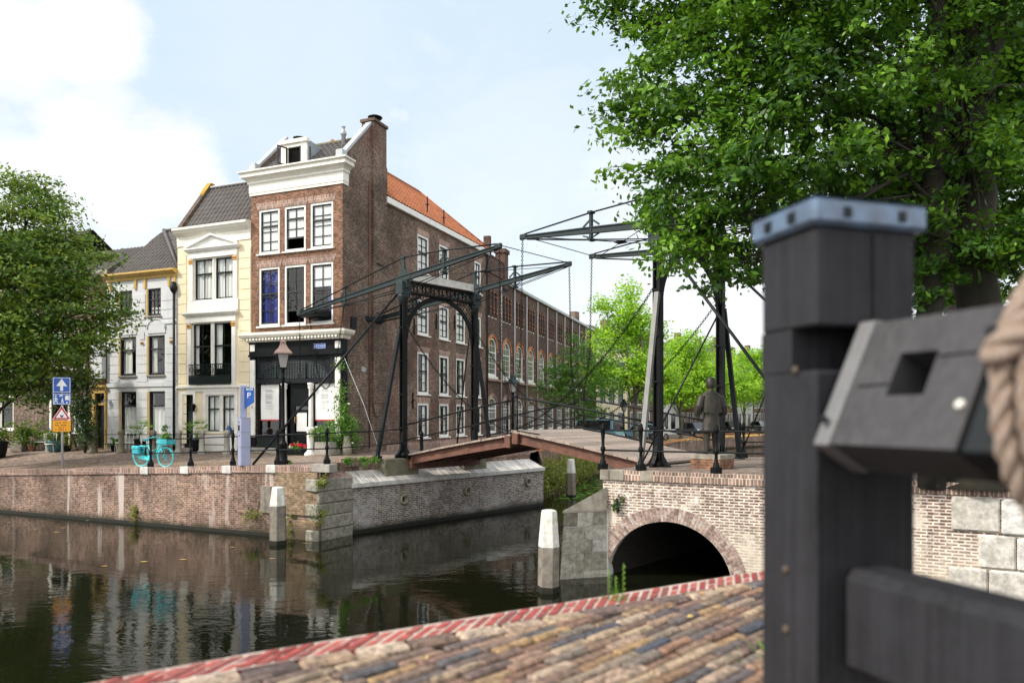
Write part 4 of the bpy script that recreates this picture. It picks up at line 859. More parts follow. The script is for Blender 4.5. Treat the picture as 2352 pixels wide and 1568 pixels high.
M['br_cope2']=brick('upright_capping_brick',(.31,.20,.155),(.22,.145,.115),(.55,.46,.39),bw=.078,bh=.5,ms=.011,big=.3,patches=(((.2,.16,.11),1.2,.55,.75,.5),))
mb=MB(); mb.box(.55,9.4,-.05,.32,RZ-.22,RZ+.015); mb.build('capping',M['br_cope2'],aw)
mb=MB(); mb.box(-.06,.17,-.055,.3,RZ-.225,RZ+.02,bev=.01); mb.box(.18,.545,-.052,.3,RZ-.225,RZ+.018,bev=.01); mb.box(.95,1.25,-.054,.32,RZ-.225,RZ+.017,bev=.01); mb.build('capping_block',M['stonex'],aw)
# return face into the passage
pv=Vector((.67,.742)); rr=Matrix.Rotation(-math.atan2(AD[1],AD[0]),2); vloc=rr@pv
mb=MB(); e=vloc*6.8; mb.quad((e.x,e.y,-.5),(0,0,-.5),(0,0,RZ),(e.x,e.y,RZ)); e2=e+Vector((8,2)); mb.quad((e2.x,e2.y,-.5),(e.x,e.y,-.5),(e.x,e.y,RZ),(e2.x,e2.y,RZ)); e3=rr@Vector((30-P0[0],28.5-P0[1])); mb.quad((e3.x,e3.y,-.5),(e.x,e.y,-.5),(e.x,e.y,RZ),(e3.x,e3.y,RZ)); mb.build('passage_face',M['br_quay'],aw)
# cutwater buttress: tapered block of old stones
cb=MB(); wl=lambda px,py,z: P(px,py,(H-z)*F/(py-HY))
def lp(v): q_=rr@Vector((v.x-P0[0],v.y-P0[1])); return Vector((q_.x,q_.y,v.z))
f1=lp(wl(1283,1330,0)); f2=lp(wl(1396,1322,0)); b1_=Vector((f1.x+.35,f1.y+1.2,0)); 
tA=lp(P(1293,1165,17.5)); tB=lp(P(1312,1183,17.3)); 
zt=lambda py,Y: H-(py-HY)/F*Y
z1=zt(1168,17.5); zpk=zt(1120,17.7)
x0,y0_=f1.x,f1.y; x1=.13
def lev(t): return [Vector((x0+.14*t,y0_+.02*t,0)),Vector((x1,-.07,0)),Vector((x1,.6,0)),Vector((x0+.50,1.0,0)),Vector((x0+.02+.14*t,.25,0))]
zs=[-.4,.16,.42,.62,.92,1.25,z1]; 
for k in range(len(zs)-1):
    t0,t1=(zs[k]+.4)/2.2,(zs[k+1]+.4-.015)/2.2; nb_=3 if k%2 else 2
    Lo,Hi=lev(t0),lev(t1)
    a,b_=Lo[0],Lo[1]; c,d=Hi[0],Hi[1]
    for j in range(nb_):
        cb.ct=random.random(); u0,u1=j/nb_+.009,(j+1)/nb_-.009
        cb.add([a.lerp(b_,u0)+Vector((0,0,zs[k]+.006)),a.lerp(b_,u1)+Vector((0,0,zs[k]+.006)),c.lerp(d,u1)+Vector((0,0,zs[k+1]-.008)),c.lerp(d,u0)+Vector((0,0,zs[k+1]-.008)),
                a.lerp(b_,u0)+Vector((0,.25,zs[k]+.006)),a.lerp(b_,u1)+Vector((0,.25,zs[k]+.006)),c.lerp(d,u1)+Vector((0,.25,zs[k+1]-.008)),c.lerp(d,u0)+Vector((0,.25,zs[k+1]-.008))],[(0,1,2,3),(0,4,5,1),(1,5,6,2),(2,6,7,3),(3,7,4,0)])
    cb.quad(Lo[4]+Vector((0,0,zs[k]+.006)),a+Vector((0,0,zs[k]+.006)),c+Vector((0,0,zs[k+1]-.008)),Hi[4]+Vector((0,0,zs[k+1]-.008)))
cb.build('buttress',M['blocks'],aw,attr=True)
cb=MB(); Lo,Hi=lev(0),lev(1); up=lambda v,z:Vector((v.x,v.y,z)); k_=[v+Vector((.02,.03,0)) for v in Lo]; h_=[v+Vector((.02,.03,0)) for v in Hi]
for i in range(4): j=(i+1)%5; cb.quad(up(k_[i],-.4),up(k_[j],-.4),up(h_[j],z1),up(h_[i],z1))
cb.quad(up(k_[4],-.4),up(k_[0],-.4),up(h_[0],z1),up(h_[4],z1)); cb.build('buttress_core',M['stonew'],aw)
cb=MB(); pk=Vector((x1,.02,RZ-.38)); pk2=Vector((x1,.4,RZ-.38)); T=[up(v,z1) for v in Hi]; T[0]+=Vector((-.03,-.03,0)); T[4]+=Vector((-.03,0,0)); T[1]+=Vector((0,-.03,0))
cb.add([T[0],T[1],pk],[(0,1,2)]); cb.add([T[4],T[0],pk,pk2],[(0,1,2,3)]); cb.add([T[3],T[4],pk2],[(0,1,2)])
cb.add([T[0],T[1],T[1]-Vector((0,0,.05)),T[0]-Vector((0,0,.05))],[(0,3,2,1)]); cb.add([T[4],T[0],T[0]-Vector((0,0,.05)),T[4]-Vector((0,0,.05))],[(0,3,2,1)]); cb.build('buttress_cap',M['stonex'],aw)
M['quoinw']=tinted('pale_quoins',((.30,.28,.24),(.45,.42,.36),(.58,.56,.52),(.62,.61,.58)),.85,.6,6,.35)
# big stone quoins at the right end
mb=MB()
for k,(a,b_,z0_,z1_) in enumerate(((7.3,8.1,1.65,2.32),(8.12,8.9,1.62,2.32),(7.75,8.35,.95,1.60),(8.37,9.2,.95,1.58),(7.25,7.9,.35,.93),(7.92,8.8,.33,.93),(7.6,8.5,-.3,.32))): mb.ct=.45+.55*random.random(); mb.box(a,b_,-.07-.02*(k%2),.3,z0_,z1_,bev=.035)
mb.build('corner_stone',M['quoinw'],aw,attr=True)

# ---------------------------------------------------------------- near bank: edge, red coping and cobbles
NZ=3.0
def ey(x): return 3.262+.592*x-(.15*(x+.8)**2 if x<-.8 else 0)-(2.0*(x-1.38)**2 if x>1.38 else 0)
exs=list(np.arange(-4.0,2.76,.25)); edge=[(float(x),float(ey(x))) for x in exs]
nb_=MB(); nb_.add([(x,y-.30,NZ-.03) for x,y in edge]+[(2.75,-5,NZ-.03),(-4,-5,NZ-.03)],[tuple(range(len(edge)+2))[::-1]]); M['sand']=plain('joint_sand',(.07,.052,.034),.95,var=.4,scale=10)
tag(nb_.build('pavement_bed',M['sand']),'sandy bed between the foreground cobbles','ground',kind='structure')
nw=empty('near_quay_wall',(0,0,0),0,'red brick coping with white joints edging the foreground cobbles','wall')
mb=MB(); 
for (xa,ya),(xb,yb) in zip(edge,edge[1:]): mb.quad((xb,yb,-.5),(xa,ya,-.5),(xa,ya,NZ-.02),(xb,yb,NZ-.02))
mb.build('wall',M['br_quay'],nw)
M['redb']=tinted('red_coping_brick',((.22,.035,.03),(.32,.055,.045),(.38,.085,.065),(.18,.05,.04)),.7,.4,22,.3); M['mort']=plain('white_mortar',(.50,.40,.35),.9,var=.35,scale=12)
mb=MB(); mo=MB(); s=0; x=-2.6
def eframe(x):
    t=Vector((1,(ey(x+.01)-ey(x-.01))/.02,0)).normalized(); return Vector((x,ey(x),0)),t,Vector((t.y,-t.x,0))
while x<2.3:
    p_,t,n_=eframe(x); st=.066; colk=globals().get('colk',0)+1; n_=Vector((-.28,-.96,0))
    for r0,r1,off in (((.004,.197,0),) if colk%2 else ((.004,.094,0),(.108,.197,0))):
        c=p_+t*(off*st); sk=0
        mb.ct=random.random(); mx=Matrix(((t.x,n_.x,0,c.x),(t.y,n_.y,0,c.y),(0,0,1,NZ),(0,0,0,1))); mb.M=mx
        sh=lambda y:y*sk
        a0,a1=.0075,st-.0075; z_=random.uniform(-.004,.004)
        P8=[(a0+sh(r0),r0,-.06),(a1+sh(r0),r0,-.06),(a1+sh(r1),r1,-.06),(a0+sh(r1),r1,-.06),(a0+sh(r0)+.004,r0+.004,z_+.014),(a1+sh(r0)-.004,r0+.004,z_+.014),(a1+sh(r1)-.004,r1-.004,z_+.014),(a0+sh(r1)+.004,r1-.004,z_+.014)]
        mb.add(P8,[(4,7,6,5),(0,4,5,1),(1,5,6,2),(2,6,7,3),(3,7,4,0)])
    x+=t.x*st
mb.M=None; mb.build('coping_brick',M['redb'],nw,attr=True)
for (xa,ya),(xb,yb) in zip(edge[5:-2],edge[6:-1]):
    pa,ta,na=eframe(xa); pb_,tb,nb2=eframe(xb); z_=Vector((0,0,NZ+.010)); mo.quad(pa+na*.138+z_,pb_+nb2*.138+z_,pb_-nb2*.02+z_,pa-na*.02+z_)
    mo.quad(pa-na*.02+z_,pb_-nb2*.02+z_,pb_-nb2*.02+z_-Vector((0,0,.12)),pa-na*.02+z_-Vector((0,0,.12)))
mo.build('coping_mortar',M['mort'],nw)
M['cobb']=tinted('mixed_cobbles',((.07,.052,.05),(.20,.125,.085),(.06,.065,.085),(.32,.205,.10),(.16,.08,.065),(.36,.26,.17),(.085,.08,.085),(.22,.115,.07),(.42,.33,.25)),.75,.8,34,.6)
mb=MB(); a_=math.atan2(.72,.69); cu,su=math.cos(a_),math.sin(a_); bw,bh=.225,.056
for j in range(-84,60):
    off=random.random()*bw; jj=j*bh
    for i in range(-18,30):
        u=i*bw+off; x=u*cu-jj*su; y=u*su+jj*cu+.6
        cxx,cyy=x+bw/2*cu,y+bw/2*su
        if not(-3.2<cxx<2.6 and 0.9<cyy): continue
        pe=ey(cxx)-cyy
        if pe<.265: continue
        L_,W_=bw*random.uniform(.93,.99),bh*random.uniform(.76,.92); hz=random.uniform(-.008,.007); rt=random.uniform(-.03,.03)
        mb.ct=random.random(); mb.M=Matrix.Translation((cxx,cyy,NZ+hz))@Matrix.Rotation(a_+rt,4,'Z')@Matrix.Rotation(random.uniform(-.06,.06),4,'X')
        mb.box(-L_/2,L_/2,-W_/2,W_/2,-.06,.012,bev=.008)
mb.M=None; tag(mb.build('cobbles',M['cobb'],None,attr=True),'worn mixed brown and grey cobbles in the foreground','paving',kind='structure')
# border course between coping and cobbles
mb=MB(); x=-2.8
while x<2.3:
    p_,t,n_=eframe(x); c=p_+n_*.188; mb.ct=random.random(); mb.M=Matrix.Translation((c.x,c.y,NZ+random.uniform(-.006,.006)))@Matrix.Rotation(math.atan2(t.y,t.x),4,'Z'); mb.box(-.1,.1,-.045,.045,-.06,.014,bev=.012); x+=t.x*.212
mb.M=None; tag(mb.build('border_course',M['cobb'],None,attr=True),'single brick course beside the red coping','paving',kind='structure')
# ================================================================ double drawbridge
def chain(mb, pts, link=.085, r=.011, wd=.028):
    pts=[Vector(p) for p in pts]; acc=[0]
    for a,b in zip(pts,pts[1:]): acc.append(acc[-1]+(b-a).length)
    T=acc[-1]; n=max(2,int(T/(link*.72))); k=0
    for i in range(n):
        d=(i+.5)*T/n
        while k<len(acc)-2 and acc[k+1]<d: k+=1
        a,b=pts[k],pts[k+1]; t=(b-a).normalized(); c=a+t*(d-acc[k]); s=t.orthogonal().normalized() if abs(t.z)>.95 else t.cross(Vector((0,0,1))).normalized()
        if i%2: s=t.cross(s)
        L=link*.5; ring=[c+t*L*.95,c+t*L*.5+s*wd,c-t*L*.5+s*wd,c-t*L*.95,c-t*L*.5-s*wd,c+t*L*.5-s*wd,c+t*L*.95]
        mb.tube(ring,r,3,cap=False)
def cat(a,b,sag,n=14):
    a,b=Vector(a),Vector(b); return [a.lerp(b,i/n)-Vector((0,0,sag*4*(i/n)*(1-i/n))) for i in range(n+1)]
YB=3.6; ZB=2.45
def bz_(x): return 6.38+.087*x                          # balance beam height
def dk(x): t=max(0,(x-.2)/5.0); return .08+.80*(t*1.12-.12*t*t)
M['strutg']=plain('grey_strut_paint',(.22,.22,.21),.5,var=.3)
def portal(name,loc,rz,label,first):
    e=empty(name,loc,rz,label,'drawbridge','halves of the double drawbridge')
    for yi,y in ((0,0),(1,YB)):
        m=MB(); m.box(-.10,.10,y-.035,y+.035,.12,5.95); m.box(-.105,-.06,y-.10,y+.10,.12,5.95); m.box(.06,.105,y-.10,y+.10,.12,5.95)
        for zz in (1.0,2.2,3.4,4.6): m.box(-.12,.12,y-.115,y+.115,zz,zz+.05)
        for dx,dy in ((1,0),(-1,0),(0,1),(0,-1)):      # flared foot
            pr=[(0.08,.9),(.10,.55),(.16,.28),(.27,.10),(.36,.04),(.36,-.06),(0.0,-.06),(0,.9)]
            if dx: m.prism([(dx*a,b) for a,b in pr][::dx and (1 if dx<0 else -1)],y-.05,y+.05)
            else: m.prismx([(y+dy*a,b) for a,b in pr],-.05,.05)
        m.lathe([(.22,.0),(.20,.08),(.15,.16)],10,(0,y,0)); m.build('post',M['iron'],e)
        m=MB(); m.lathe([(.12,5.45),(.20,5.72),(.22,5.80)],8,(0,y,0)); m.box(-.19,.19,y-.21,y+.21,5.80,6.26,bev=.02); m.box(-.24,.24,y-.06,y+.06,6.0,6.36,bev=.02); m.build('capital',M['irong'],e)
        so=-1 if yi==0 else 1
        m=MB(); m.bar((-.05,y+so*.12,4.55),(-.12,y+so*1.06,.06),.10,.13); m.box(-.25,.02,y+so*1.06-.1,y+so*1.06+.1,-.03,.06); m.build('side_strut',M['irond'] if (first or yi==0) else M['strutg'],e)
    # lattice girder between the posts
    m=MB()
    for z in (5.90,6.27): m.box(-.13,.13,.1,YB-.1,z-.03,z+.03)
    n=8
    for k in range(n):
        a,b=.15+(YB-.3)*k/n,.15+(YB-.3)*(k+1)/n
        for xx in (-.10,.10): m.bar((xx,a,5.93),(xx,b,6.24),.03,.012); m.bar((xx,b,5.93),(xx,a,6.24),.03,.012); m.box(xx-.02,xx+.02,b-.02,b+.02,5.93,6.24)
    m.build('lattice_girder',M['iron'],e)
    m=MB(); m.box(-.24,.24,.25,YB-.25,6.31,6.37,bev=.01); m.box(.14,.20,.25,YB-.25,6.372,6.60); m.build('girder_plate',M['stonew'],e)
    # arch and scrollwork
    m=MB(); A=[(YB/2-1.68*math.cos(math.pi*i/28), 4.25+1.60*math.sin(math.pi*i/28)) for i in range(29)]
    for (y0,z0),(y1,z1) in zip(A,A[1:]): m.bar((0,y0,z0),(0,y1,z1),.16,.07,(1,0,0))
    m.build('arch',M['iron'],e)
    m=MB()
    for sx in (0,1):
        Yf=lambda v:v if sx==0 else YB-v
        for i in range(8):
            for j in range(9):
                yy=.20+i*.17; zz=5.78-j*.17
                q=1-((YB/2-yy)/1.68)**2; za=4.25+1.60*max(0,q)**.5
                if zz>za+.11 and zz<5.85:
                    m.ring((0,Yf(yy),zz),(1,0,0),.072,.015,9,3)
                    if (i+j)%2==0: m.ring((0,Yf(yy+.03),zz-.02),(1,0,0),.035,.014,7,3)
                    if (i+j)%3==0: m.tube([(0,Yf(yy-.08),zz+.09),(0,Yf(yy+.02),zz+.02),(0,Yf(yy+.11),zz-.1)],.012,3)
    m.build('scrollwork',M['iron'],e)
    # balance beams with their trusses
    for y in (0,YB):
        m=MB(); st=[(-6.8,.055),(-3.5,.075),(0,.09),(2.3,.075),(4.68,.04)]
        for (x0,h0),(x1,h1) in zip(st,st[1:]):
            z0,z1=bz_(x0),bz_(x1); w0=.025
            V=[(x0,y-w0,z0-h0),(x0,y+w0,z0-h0),(x0,y+w0,z0+h0),(x0,y-w0,z0+h0),(x1,y-w0,z1-h1),(x1,y+w0,z1-h1),(x1,y+w0,z1+h1),(x1,y-w0,z1+h1)]
            m.add(V,[(0,1,2,3),(7,6,5,4),(0,4,5,1),(1,5,6,2),(2,6,7,3),(3,7,4,0)])
            m.bar((x0,y,z0+h0),(x1,y,z1+h1),.12,.03); m.bar((x0,y,z0-h0),(x1,y,z1-h1),.12,.03)
        m.lathe([(.05,-.09),(.13,-.06),(.13,.06),(.05,.09)],10) if 0 else None
        m.box(4.55,4.82,y-.06,y+.06,bz_(4.68)-.07,bz_(4.68)+.10,bev=.03); m.box(-6.95,-6.68,y-.10,y+.10,bz_(-6.8)-.10,bz_(-6.8)+.12,bev=.03)
        bb=m.build('balance_beam',M['irong'],e)
        m=MB(); zp=bz_(0)
        m.prism([(-.50,zp+.06),(-.26,zp-.12),(.26,zp-.10),(.50,zp+.10),(.20,zp+.17),(.085,zp+.34),(.055,zp+.70),(-.055,zp+.70),(-.085,zp+.34),(-.20,zp+.15)],y-.035,y+.035); m.box(-.10,.10,y-.06,y+.06,zp+.70,zp+.79,bev=.01); m.build('king_post',M['irong'],bb)
        m=MB()
        for xq,up_,dn in ((2.15,.50,.27),(-3.56,.42,.27)):
            z=bz_(xq); m.box(xq-.04,xq+.04,y-.045,y+.045,z-dn,z+up_); m.box(xq-.07,xq+.07,y-.10,y+.10,z+up_-.03,z+up_+.03); m.box(xq-.06,xq+.06,y-.12,y+.12,z-dn-.03,z-dn+.04)
            for k in (-1,1): m.bar((xq+k*.28,y,z+.12),(xq,y,z+.32),.03,.05); m.bar((xq+k*.28,y,z-.12),(xq,y,z-.22),.03,.04)
        m.build('queen_post',M['irong'],bb)
        m=MB(); r=.026
        m.tube([(-6.8,y,bz_(-6.8)+.12),(-3.56,y,bz_(-3.56)+.42),(0,y,zp+.76),(2.15,y,bz_(2.15)+.50),(4.62,y,bz_(4.62)+.10)],r,6)
        for dy in (-.07,.07): m.tube([(-6.8,y+dy,bz_(-6.8)-.1),(-3.56,y+dy,bz_(-3.56)-.27),(-.2,y+dy*2,5.98),],.018,5); m.tube([(.2,y+dy*2,5.98),(2.15,y+dy,bz_(2.15)-.27),(4.6,y+dy,bz_(4.6)-.06)],.015,5)
        m.build('tie_rod',M['irond'],bb)
        m=MB(); chain(m,[(4.72,y,bz_(4.72)-.05),(4.80,y,3.4),(5.0,y+(.1 if y==0 else -.1),dk(5.0)+1.12)]); m.build('lifting_chain',M['iron'],bb)
        m=MB(); chain(m,cat((.14,y,4.7),(5.0,y+(.12 if y==0 else -.12),dk(5.0)+.1),.55)); m.build('guide_chain',M['iron'],e)
    m=MB(); m.tube([(4.72,0,bz_(4.72)+.04),(4.72,YB,bz_(4.72)+.04)],.014,5); m.tube([(.3,.05,bz_(.3)),(4.4,YB,bz_(4.4))],.012,5); m.tube([(.3,YB-.05,bz_(.3)),(4.4,0,bz_(4.4))],.012,5); m.box(2.2,2.5,YB/2-.15,YB/2+.15,bz_(2.35)-.02,bz_(2.35)+.02,bev=.01)
    m.tube([(-.4,.05,bz_(-.4)),(-5.8,YB,bz_(-5.8))],.012,5); m.tube([(-.4,YB-.05,bz_(-.4)),(-5.8,0,bz_(-5.8))],.012,5); m.build('cross_rod',M['irond'],e)
    m=MB(); z=bz_(-6.3); m.box(-6.85,-5.75,-.02,YB+.02,z-.22,z+.05,bev=.05); m.box(-6.55,-6.05,.3,YB-.3,z-.32,z-.2,bev=.03); m.build('counterweight',M['irond'],e)
    # stays to the ground
    m=MB()
    if first:
        iw=Matrix.Translation(loc)@Matrix.Rotation(rz,4,'Z'); iv=iw.inverted()
        m.tube([(-.12,-.05,5.95),iv@Vector((-8.77,24.3,2.26))],.042,6); m.tube([(-.1,YB,5.9),iv@Vector((-2.35,30.2,2.35))],.03,6)
        m.build('long_stay',M['irond'],e)
        m=MB(); q=bz_(-6.8)-.1; chain(m,[(-6.82,-.02,q),(-6.80,-.02,3.3)],.09,.012); m.ring((-6.80,-.02,3.15),(0,1,0),.10,.018,12,5); chain(m,cat((-6.7,.4,q-.1),(-3.6,-.05,q+.05),3.1,22),.09,.012); m.build('pull_chain',M['iron'],e)
    else:
        iw=Matrix.Translation(loc)@Matrix.Rotation(rz,4,'Z'); iv=iw.inverted()
        g1=iv@Vector((7.15,15.8,2.6)); g2=iv@Vector((10.6,17.6,2.6)); t1,t2=Vector((-.1,YB,5.95)),Vector((-.1,0,5.95))
        m.tube([t1,g1],.042,6); m.tube([t2,g2],.042,6); mid1=t1.lerp(g1,.36); mid2=t2.lerp(g2,.36)
        m.tube([mid1,(-.12,YB+1.06,.06)],.022,6); m.tube([mid2,(-.12,-1.06,.06)],.022,6); m.build('long_stay',M['irond'],e)
    # leaf of the deck
    m=MB(); x=.22; k=0; pw=.245
    while x<5.16:
        x1=min(5.18,x+pw-.006); z0,z1=dk(x),dk(x1); m.ct=random.random(); ov=random.uniform(0,.05)
        V=[(x,.02-ov,z0-.055),(x1,.02-ov,z1-.055),(x1,YB-.02+ov,z1-.055),(x,YB-.02+ov,z0-.055),(x,.02-ov,z0),(x1,.02-ov,z1+.014),(x1,YB-.02+ov,z1+.014),(x,YB-.02+ov,z0)]
        m.add(V,[(0,3,2,1),(4,5,6,7),(0,1,5,4),(1,2,6,5),(2,3,7,6),(3,0,4,7)]); x+=pw
    d=m.build('deck',M['wood'],e,attr=True)
    for y in (.16,1.2,2.4,YB-.16):
        m=MB(); dd=.30
        for i in range(8):
            xa,xb=.30+4.8*i/8,.30+4.8*(i+1)/8; m.bar((xa,y,dk(xa)-.06-dd/2),(xb,y,dk(xb)-.06-dd/2),.06,dd); m.bar((xa,y,dk(xa)-.06-dd),(xb,y,dk(xb)-.06-dd),.17,.025); m.bar((xa,y,dk(xa)-.075),(xb,y,dk(xb)-.075),.17,.025)
        m.build('deck_girder',M['rust'],d)
    m=MB(); m.box(4.98,5.17,.03,YB-.03,dk(5)-.38,dk(5)-.08,bev=.02)
    for y in (.0,YB): m.box(4.93,5.17,y-.01 if y==0 else y-.10,y+.10 if y==0 else y+.01,dk(5)-.40,dk(5)+.0,bev=.015)
    m.box(.12,.40,.05,YB-.05,-.45,.0,bev=.02); m.build('end_beam',M['rust'],d)
    for y in (.07,YB-.07):
        m=MB()
        for hgt,r in ((1.06,.030),(.52,.024)):
            m.tube([(.14,y,dk(.2)+hgt)]+[(xx,y,dk(xx)+hgt) for xx in (1.2,2.2,3.2,4.2,5.0)]+[(5.16,y,dk(5.1)+hgt)],r,6)
        m.tube([(5.0,y,dk(5)-.05),(5.0,y,dk(5)+1.12)],.022,6); m.tube([(5.0,y,dk(5)+.02),(4.1,y,dk(4.1)+.05)],.018,5)
        m.box(4.95,5.05,y-.05,y+.05,dk(5)+1.02,dk(5)+1.10,bev=.01); m.build('guard_rail',M['iron'],d)
    return e
WA=math.atan2(-.67,.742)
N1=Vector((-3.9,25.8,ZB)); N4=Vector((6.22+.02,21.5,ZB+.12))
portal('drawbridge_half',N1,WA,'drawbridge half standing beside the brown corner house, its counterweight over the street',True)
portal('drawbridge_half',N4,WA+math.pi,'drawbridge half behind the statue, its arch partly hidden by leaves of the big tree',False)
# ================================================================ railings
PROF=[(.105,-.02),(.105,.05),(.085,.10),(.075,.20),(.05,.26),(.042,.30),(.038,.42),(.06,.46),(.066,.50),(.06,.54),(.036,.58),(.04,.72),(.052,.86),(.05,.93),(.065,.95),(.065,1.02),(.045,1.06),(.05,1.09),(.02,1.13),(0,1.14)]
def railing(name,pts,label,ends=(),hs=(.96,.47),sc=1.0,rm=.022):
    e=empty(name,pts[0],0,label,'railing'); o=Vector(pts[0])
    for p in pts:
        v=Vector(p)-o; m=MB(Matrix.Translation(v)@Matrix.Rotation(R(21),4,'Z')@Matrix.Scale(sc,4)); m.lathe(PROF,10); m.box(-.10,.10,-.10,.10,-.04,.14,bev=.015); m.build('post',M['iron'],e)
    for h in hs:
        L=[Vector(p)-o+Vector((0,0,h)) for p in pts]+[Vector(p)-o+Vector((0,0,h if len(q)==3 else h)) for q in ends for p in [q]]
        m=MB(); m.tube(L,rm,6); m.build('rail',M['irond'],e)
    return e
pts=[]
for px in RP: s=qs(px,.16); x,y=qp(s,.16); pts.append((x,y,zl(x,y)+.03))
railing('railing',pts,'black iron railing along the quay edge behind the turquoise bicycle',ends=[(-4.6,24.9,2.42),(-3.95,25.7,2.47)])
pts=[]
for px in (1385,1472,1645): s=as_(px,.14); x,y=ap(s,.14); pts.append((x,y,RZ+.02))
s=as_(1830,.14); x,y=ap(s,.14); pts.append((x,y,RZ+.02)); s=as_(2230,.14); x,y=ap(s,.14); pts.append((x,y,RZ+.02))
railing('railing',pts,'black iron railing on top of the limewashed arch wall')
pts=[(7.35,22.8,RZ),(P(1723,1000,22.6).x,23.6,RZ),(12.0,24.3,RZ),(17,25.6,RZ)]
railing('railing',pts,'black iron railing along the back edge of the square behind the statue')
pts=[]
for px in (213.7,279,351,410.6,463.7,521):
    fr_=Fr(*on_front(0),DF,0); x_=fr_.x(px,-1.25); v=fr_.w(x_,-1.25,0); pts.append(Vector((v.x,v.y,zl(v.x,v.y))))
fe=empty('stone_post_fence',pts[0],0,'row of grey stone posts with iron bars in front of the white and cream houses','fence')
for i,p in enumerate(pts):
    m=MB(Matrix.Translation(p-pts[0])); w=.14; m.lathe([(.21,-.05),(.20,.12),(.135,.2),(.12,.85),(.155,.90),(.155,.98),(.08,1.06),(0,1.08)],8 if i<3 else 4); m.build('post',M['stoned' if i<3 else 'stone'],fe)
for h in (.42,.86): m=MB(); m.tube([p-pts[0]+Vector((0,0,h)) for p in pts],.018,5); m.build('rail',M['iron'],fe)
v=P(968,1037,27.6); m=MB(); m.lathe([(.10,-.1),(.09,.02),(.075,.08),(.07,.72),(.09,.76),(.09,.82),(.03,.9),(0,.91)],10); o=m.build('iron_bollard',M['iron'],None,loc=(v.x,v.y,2.42)); tag(o,'black iron bollard on the street just behind the bridge deck','bollard')
# pale cable running down the corner
m=MB(); m.tube([(-7.0,29.85,2.3+4.1),(-6.0,29.0,4.4),(-5.2,28.2,2.5)],.012,5); tag(m.build('guy_wire',M['zinc']),'thin pale guy wire from the corner house down to the street','cable')
# ================================================================ foliage
def leafmesh(name,mat,parent,clumps,n,size,spray=.45,per=26,flat=.55,droop=.25,seed=1,up=.8,core=.35,aspect=.55):
    """leaves in sprays spread through ellipsoids (x,y,z,rx,ry,rz); returns one mesh"""
    g=np.random.default_rng(seed); cl=np.array(clumps,dtype=float); vol=(cl[:,3]*cl[:,4]*cl[:,5])**.72; ns=max(1,n//per)
    idx=g.choice(len(cl),ns,p=vol/vol.sum()); d=g.normal(size=(ns,3)); d/=np.linalg.norm(d,axis=1)[:,None]; rad=core+(1.02-core)*g.random(ns)**.55; rad*=1+.10*g.normal(size=ns)
    c=cl[idx,:3]+d*cl[idx,3:6]*rad[:,None]; stint=.18+.64*g.random(ns)**1.0
    sp=spray*(.6+.8*g.random(ns)); ax=d*np.array([1,1,.15])+g.normal(size=(ns,3))*.35; ax/=np.linalg.norm(ax,axis=1)[:,None]
    N_=ns*per; t=g.random(N_)-.35; si=np.repeat(np.arange(ns),per)
    off=g.normal(size=(N_,3))*np.array([.34,.34,.34*flat])*sp[si][:,None]+ax[si]*(t*1.3*sp[si])[:,None]; off[:,2]-=droop*sp[si]*np.maximum(0,t)**2*2
    ctr=c[si]+off
    nrm=np.array([0,0,up])+g.normal(size=(N_,3))*.55+d[si]*.45; nrm/=np.linalg.norm(nrm,axis=1)[:,None]
    a=g.normal(size=(N_,3)); a-=nrm*(a*nrm).sum(1)[:,None]; a/=np.linalg.norm(a,axis=1)[:,None]; b=np.cross(nrm,a); L=size*(.6+.8*g.random(N_))[:,None]; w=L*aspect
    v=np.empty((N_,4,3)); v[:,0]=ctr-a*L*.5; v[:,1]=ctr+b*w*.5-nrm*L*.08+a*L*.05; v[:,2]=ctr+a*L*.5-nrm*L*.18; v[:,3]=ctr-b*w*.5-nrm*L*.08+a*L*.05
    me=bpy.data.meshes.new(name); me.vertices.add(N_*4); me.vertices.foreach_set('co',v.reshape(-1).astype(np.float32)); me.loops.add(N_*4); me.loops.foreach_set('vertex_index',np.arange(N_*4,dtype=np.int32))
    me.polygons.add(N_); me.polygons.foreach_set('loop_start',np.arange(0,N_*4,4,dtype=np.int32)); me.update(calc_edges=True)
    ti=np.clip(stint[si]+g.normal(size=N_)*.13,0,1); at=me.attributes.new('tint','FLOAT','POINT'); at.data.foreach_set('value',np.repeat(ti,4).astype(np.float32))
    me.materials.append(mat); o=bpy.data.objects.new(name,me); COL.objects.link(o)
    if parent: o.parent=parent
    return o
def limb(mb,a,b,r0,r1,bend=.12,n=7,k=7):
    a,b=Vector(a),Vector(b); L=(b-a).length; pts=[]; rs=[]; o=Vector((random.uniform(-1,1),random.uniform(-1,1),random.uniform(-.3,.6)))*L*bend
    for i in range(n+1): t=i/n; pts.append(a.lerp(b,t)+o*math.sin(math.pi*t)+Vector((random.uniform(-1,1),random.uniform(-1,1),0))*L*.012); rs.append(r0+(r1-r0)*t)
    mb.tube(pts,rs,k); return pts
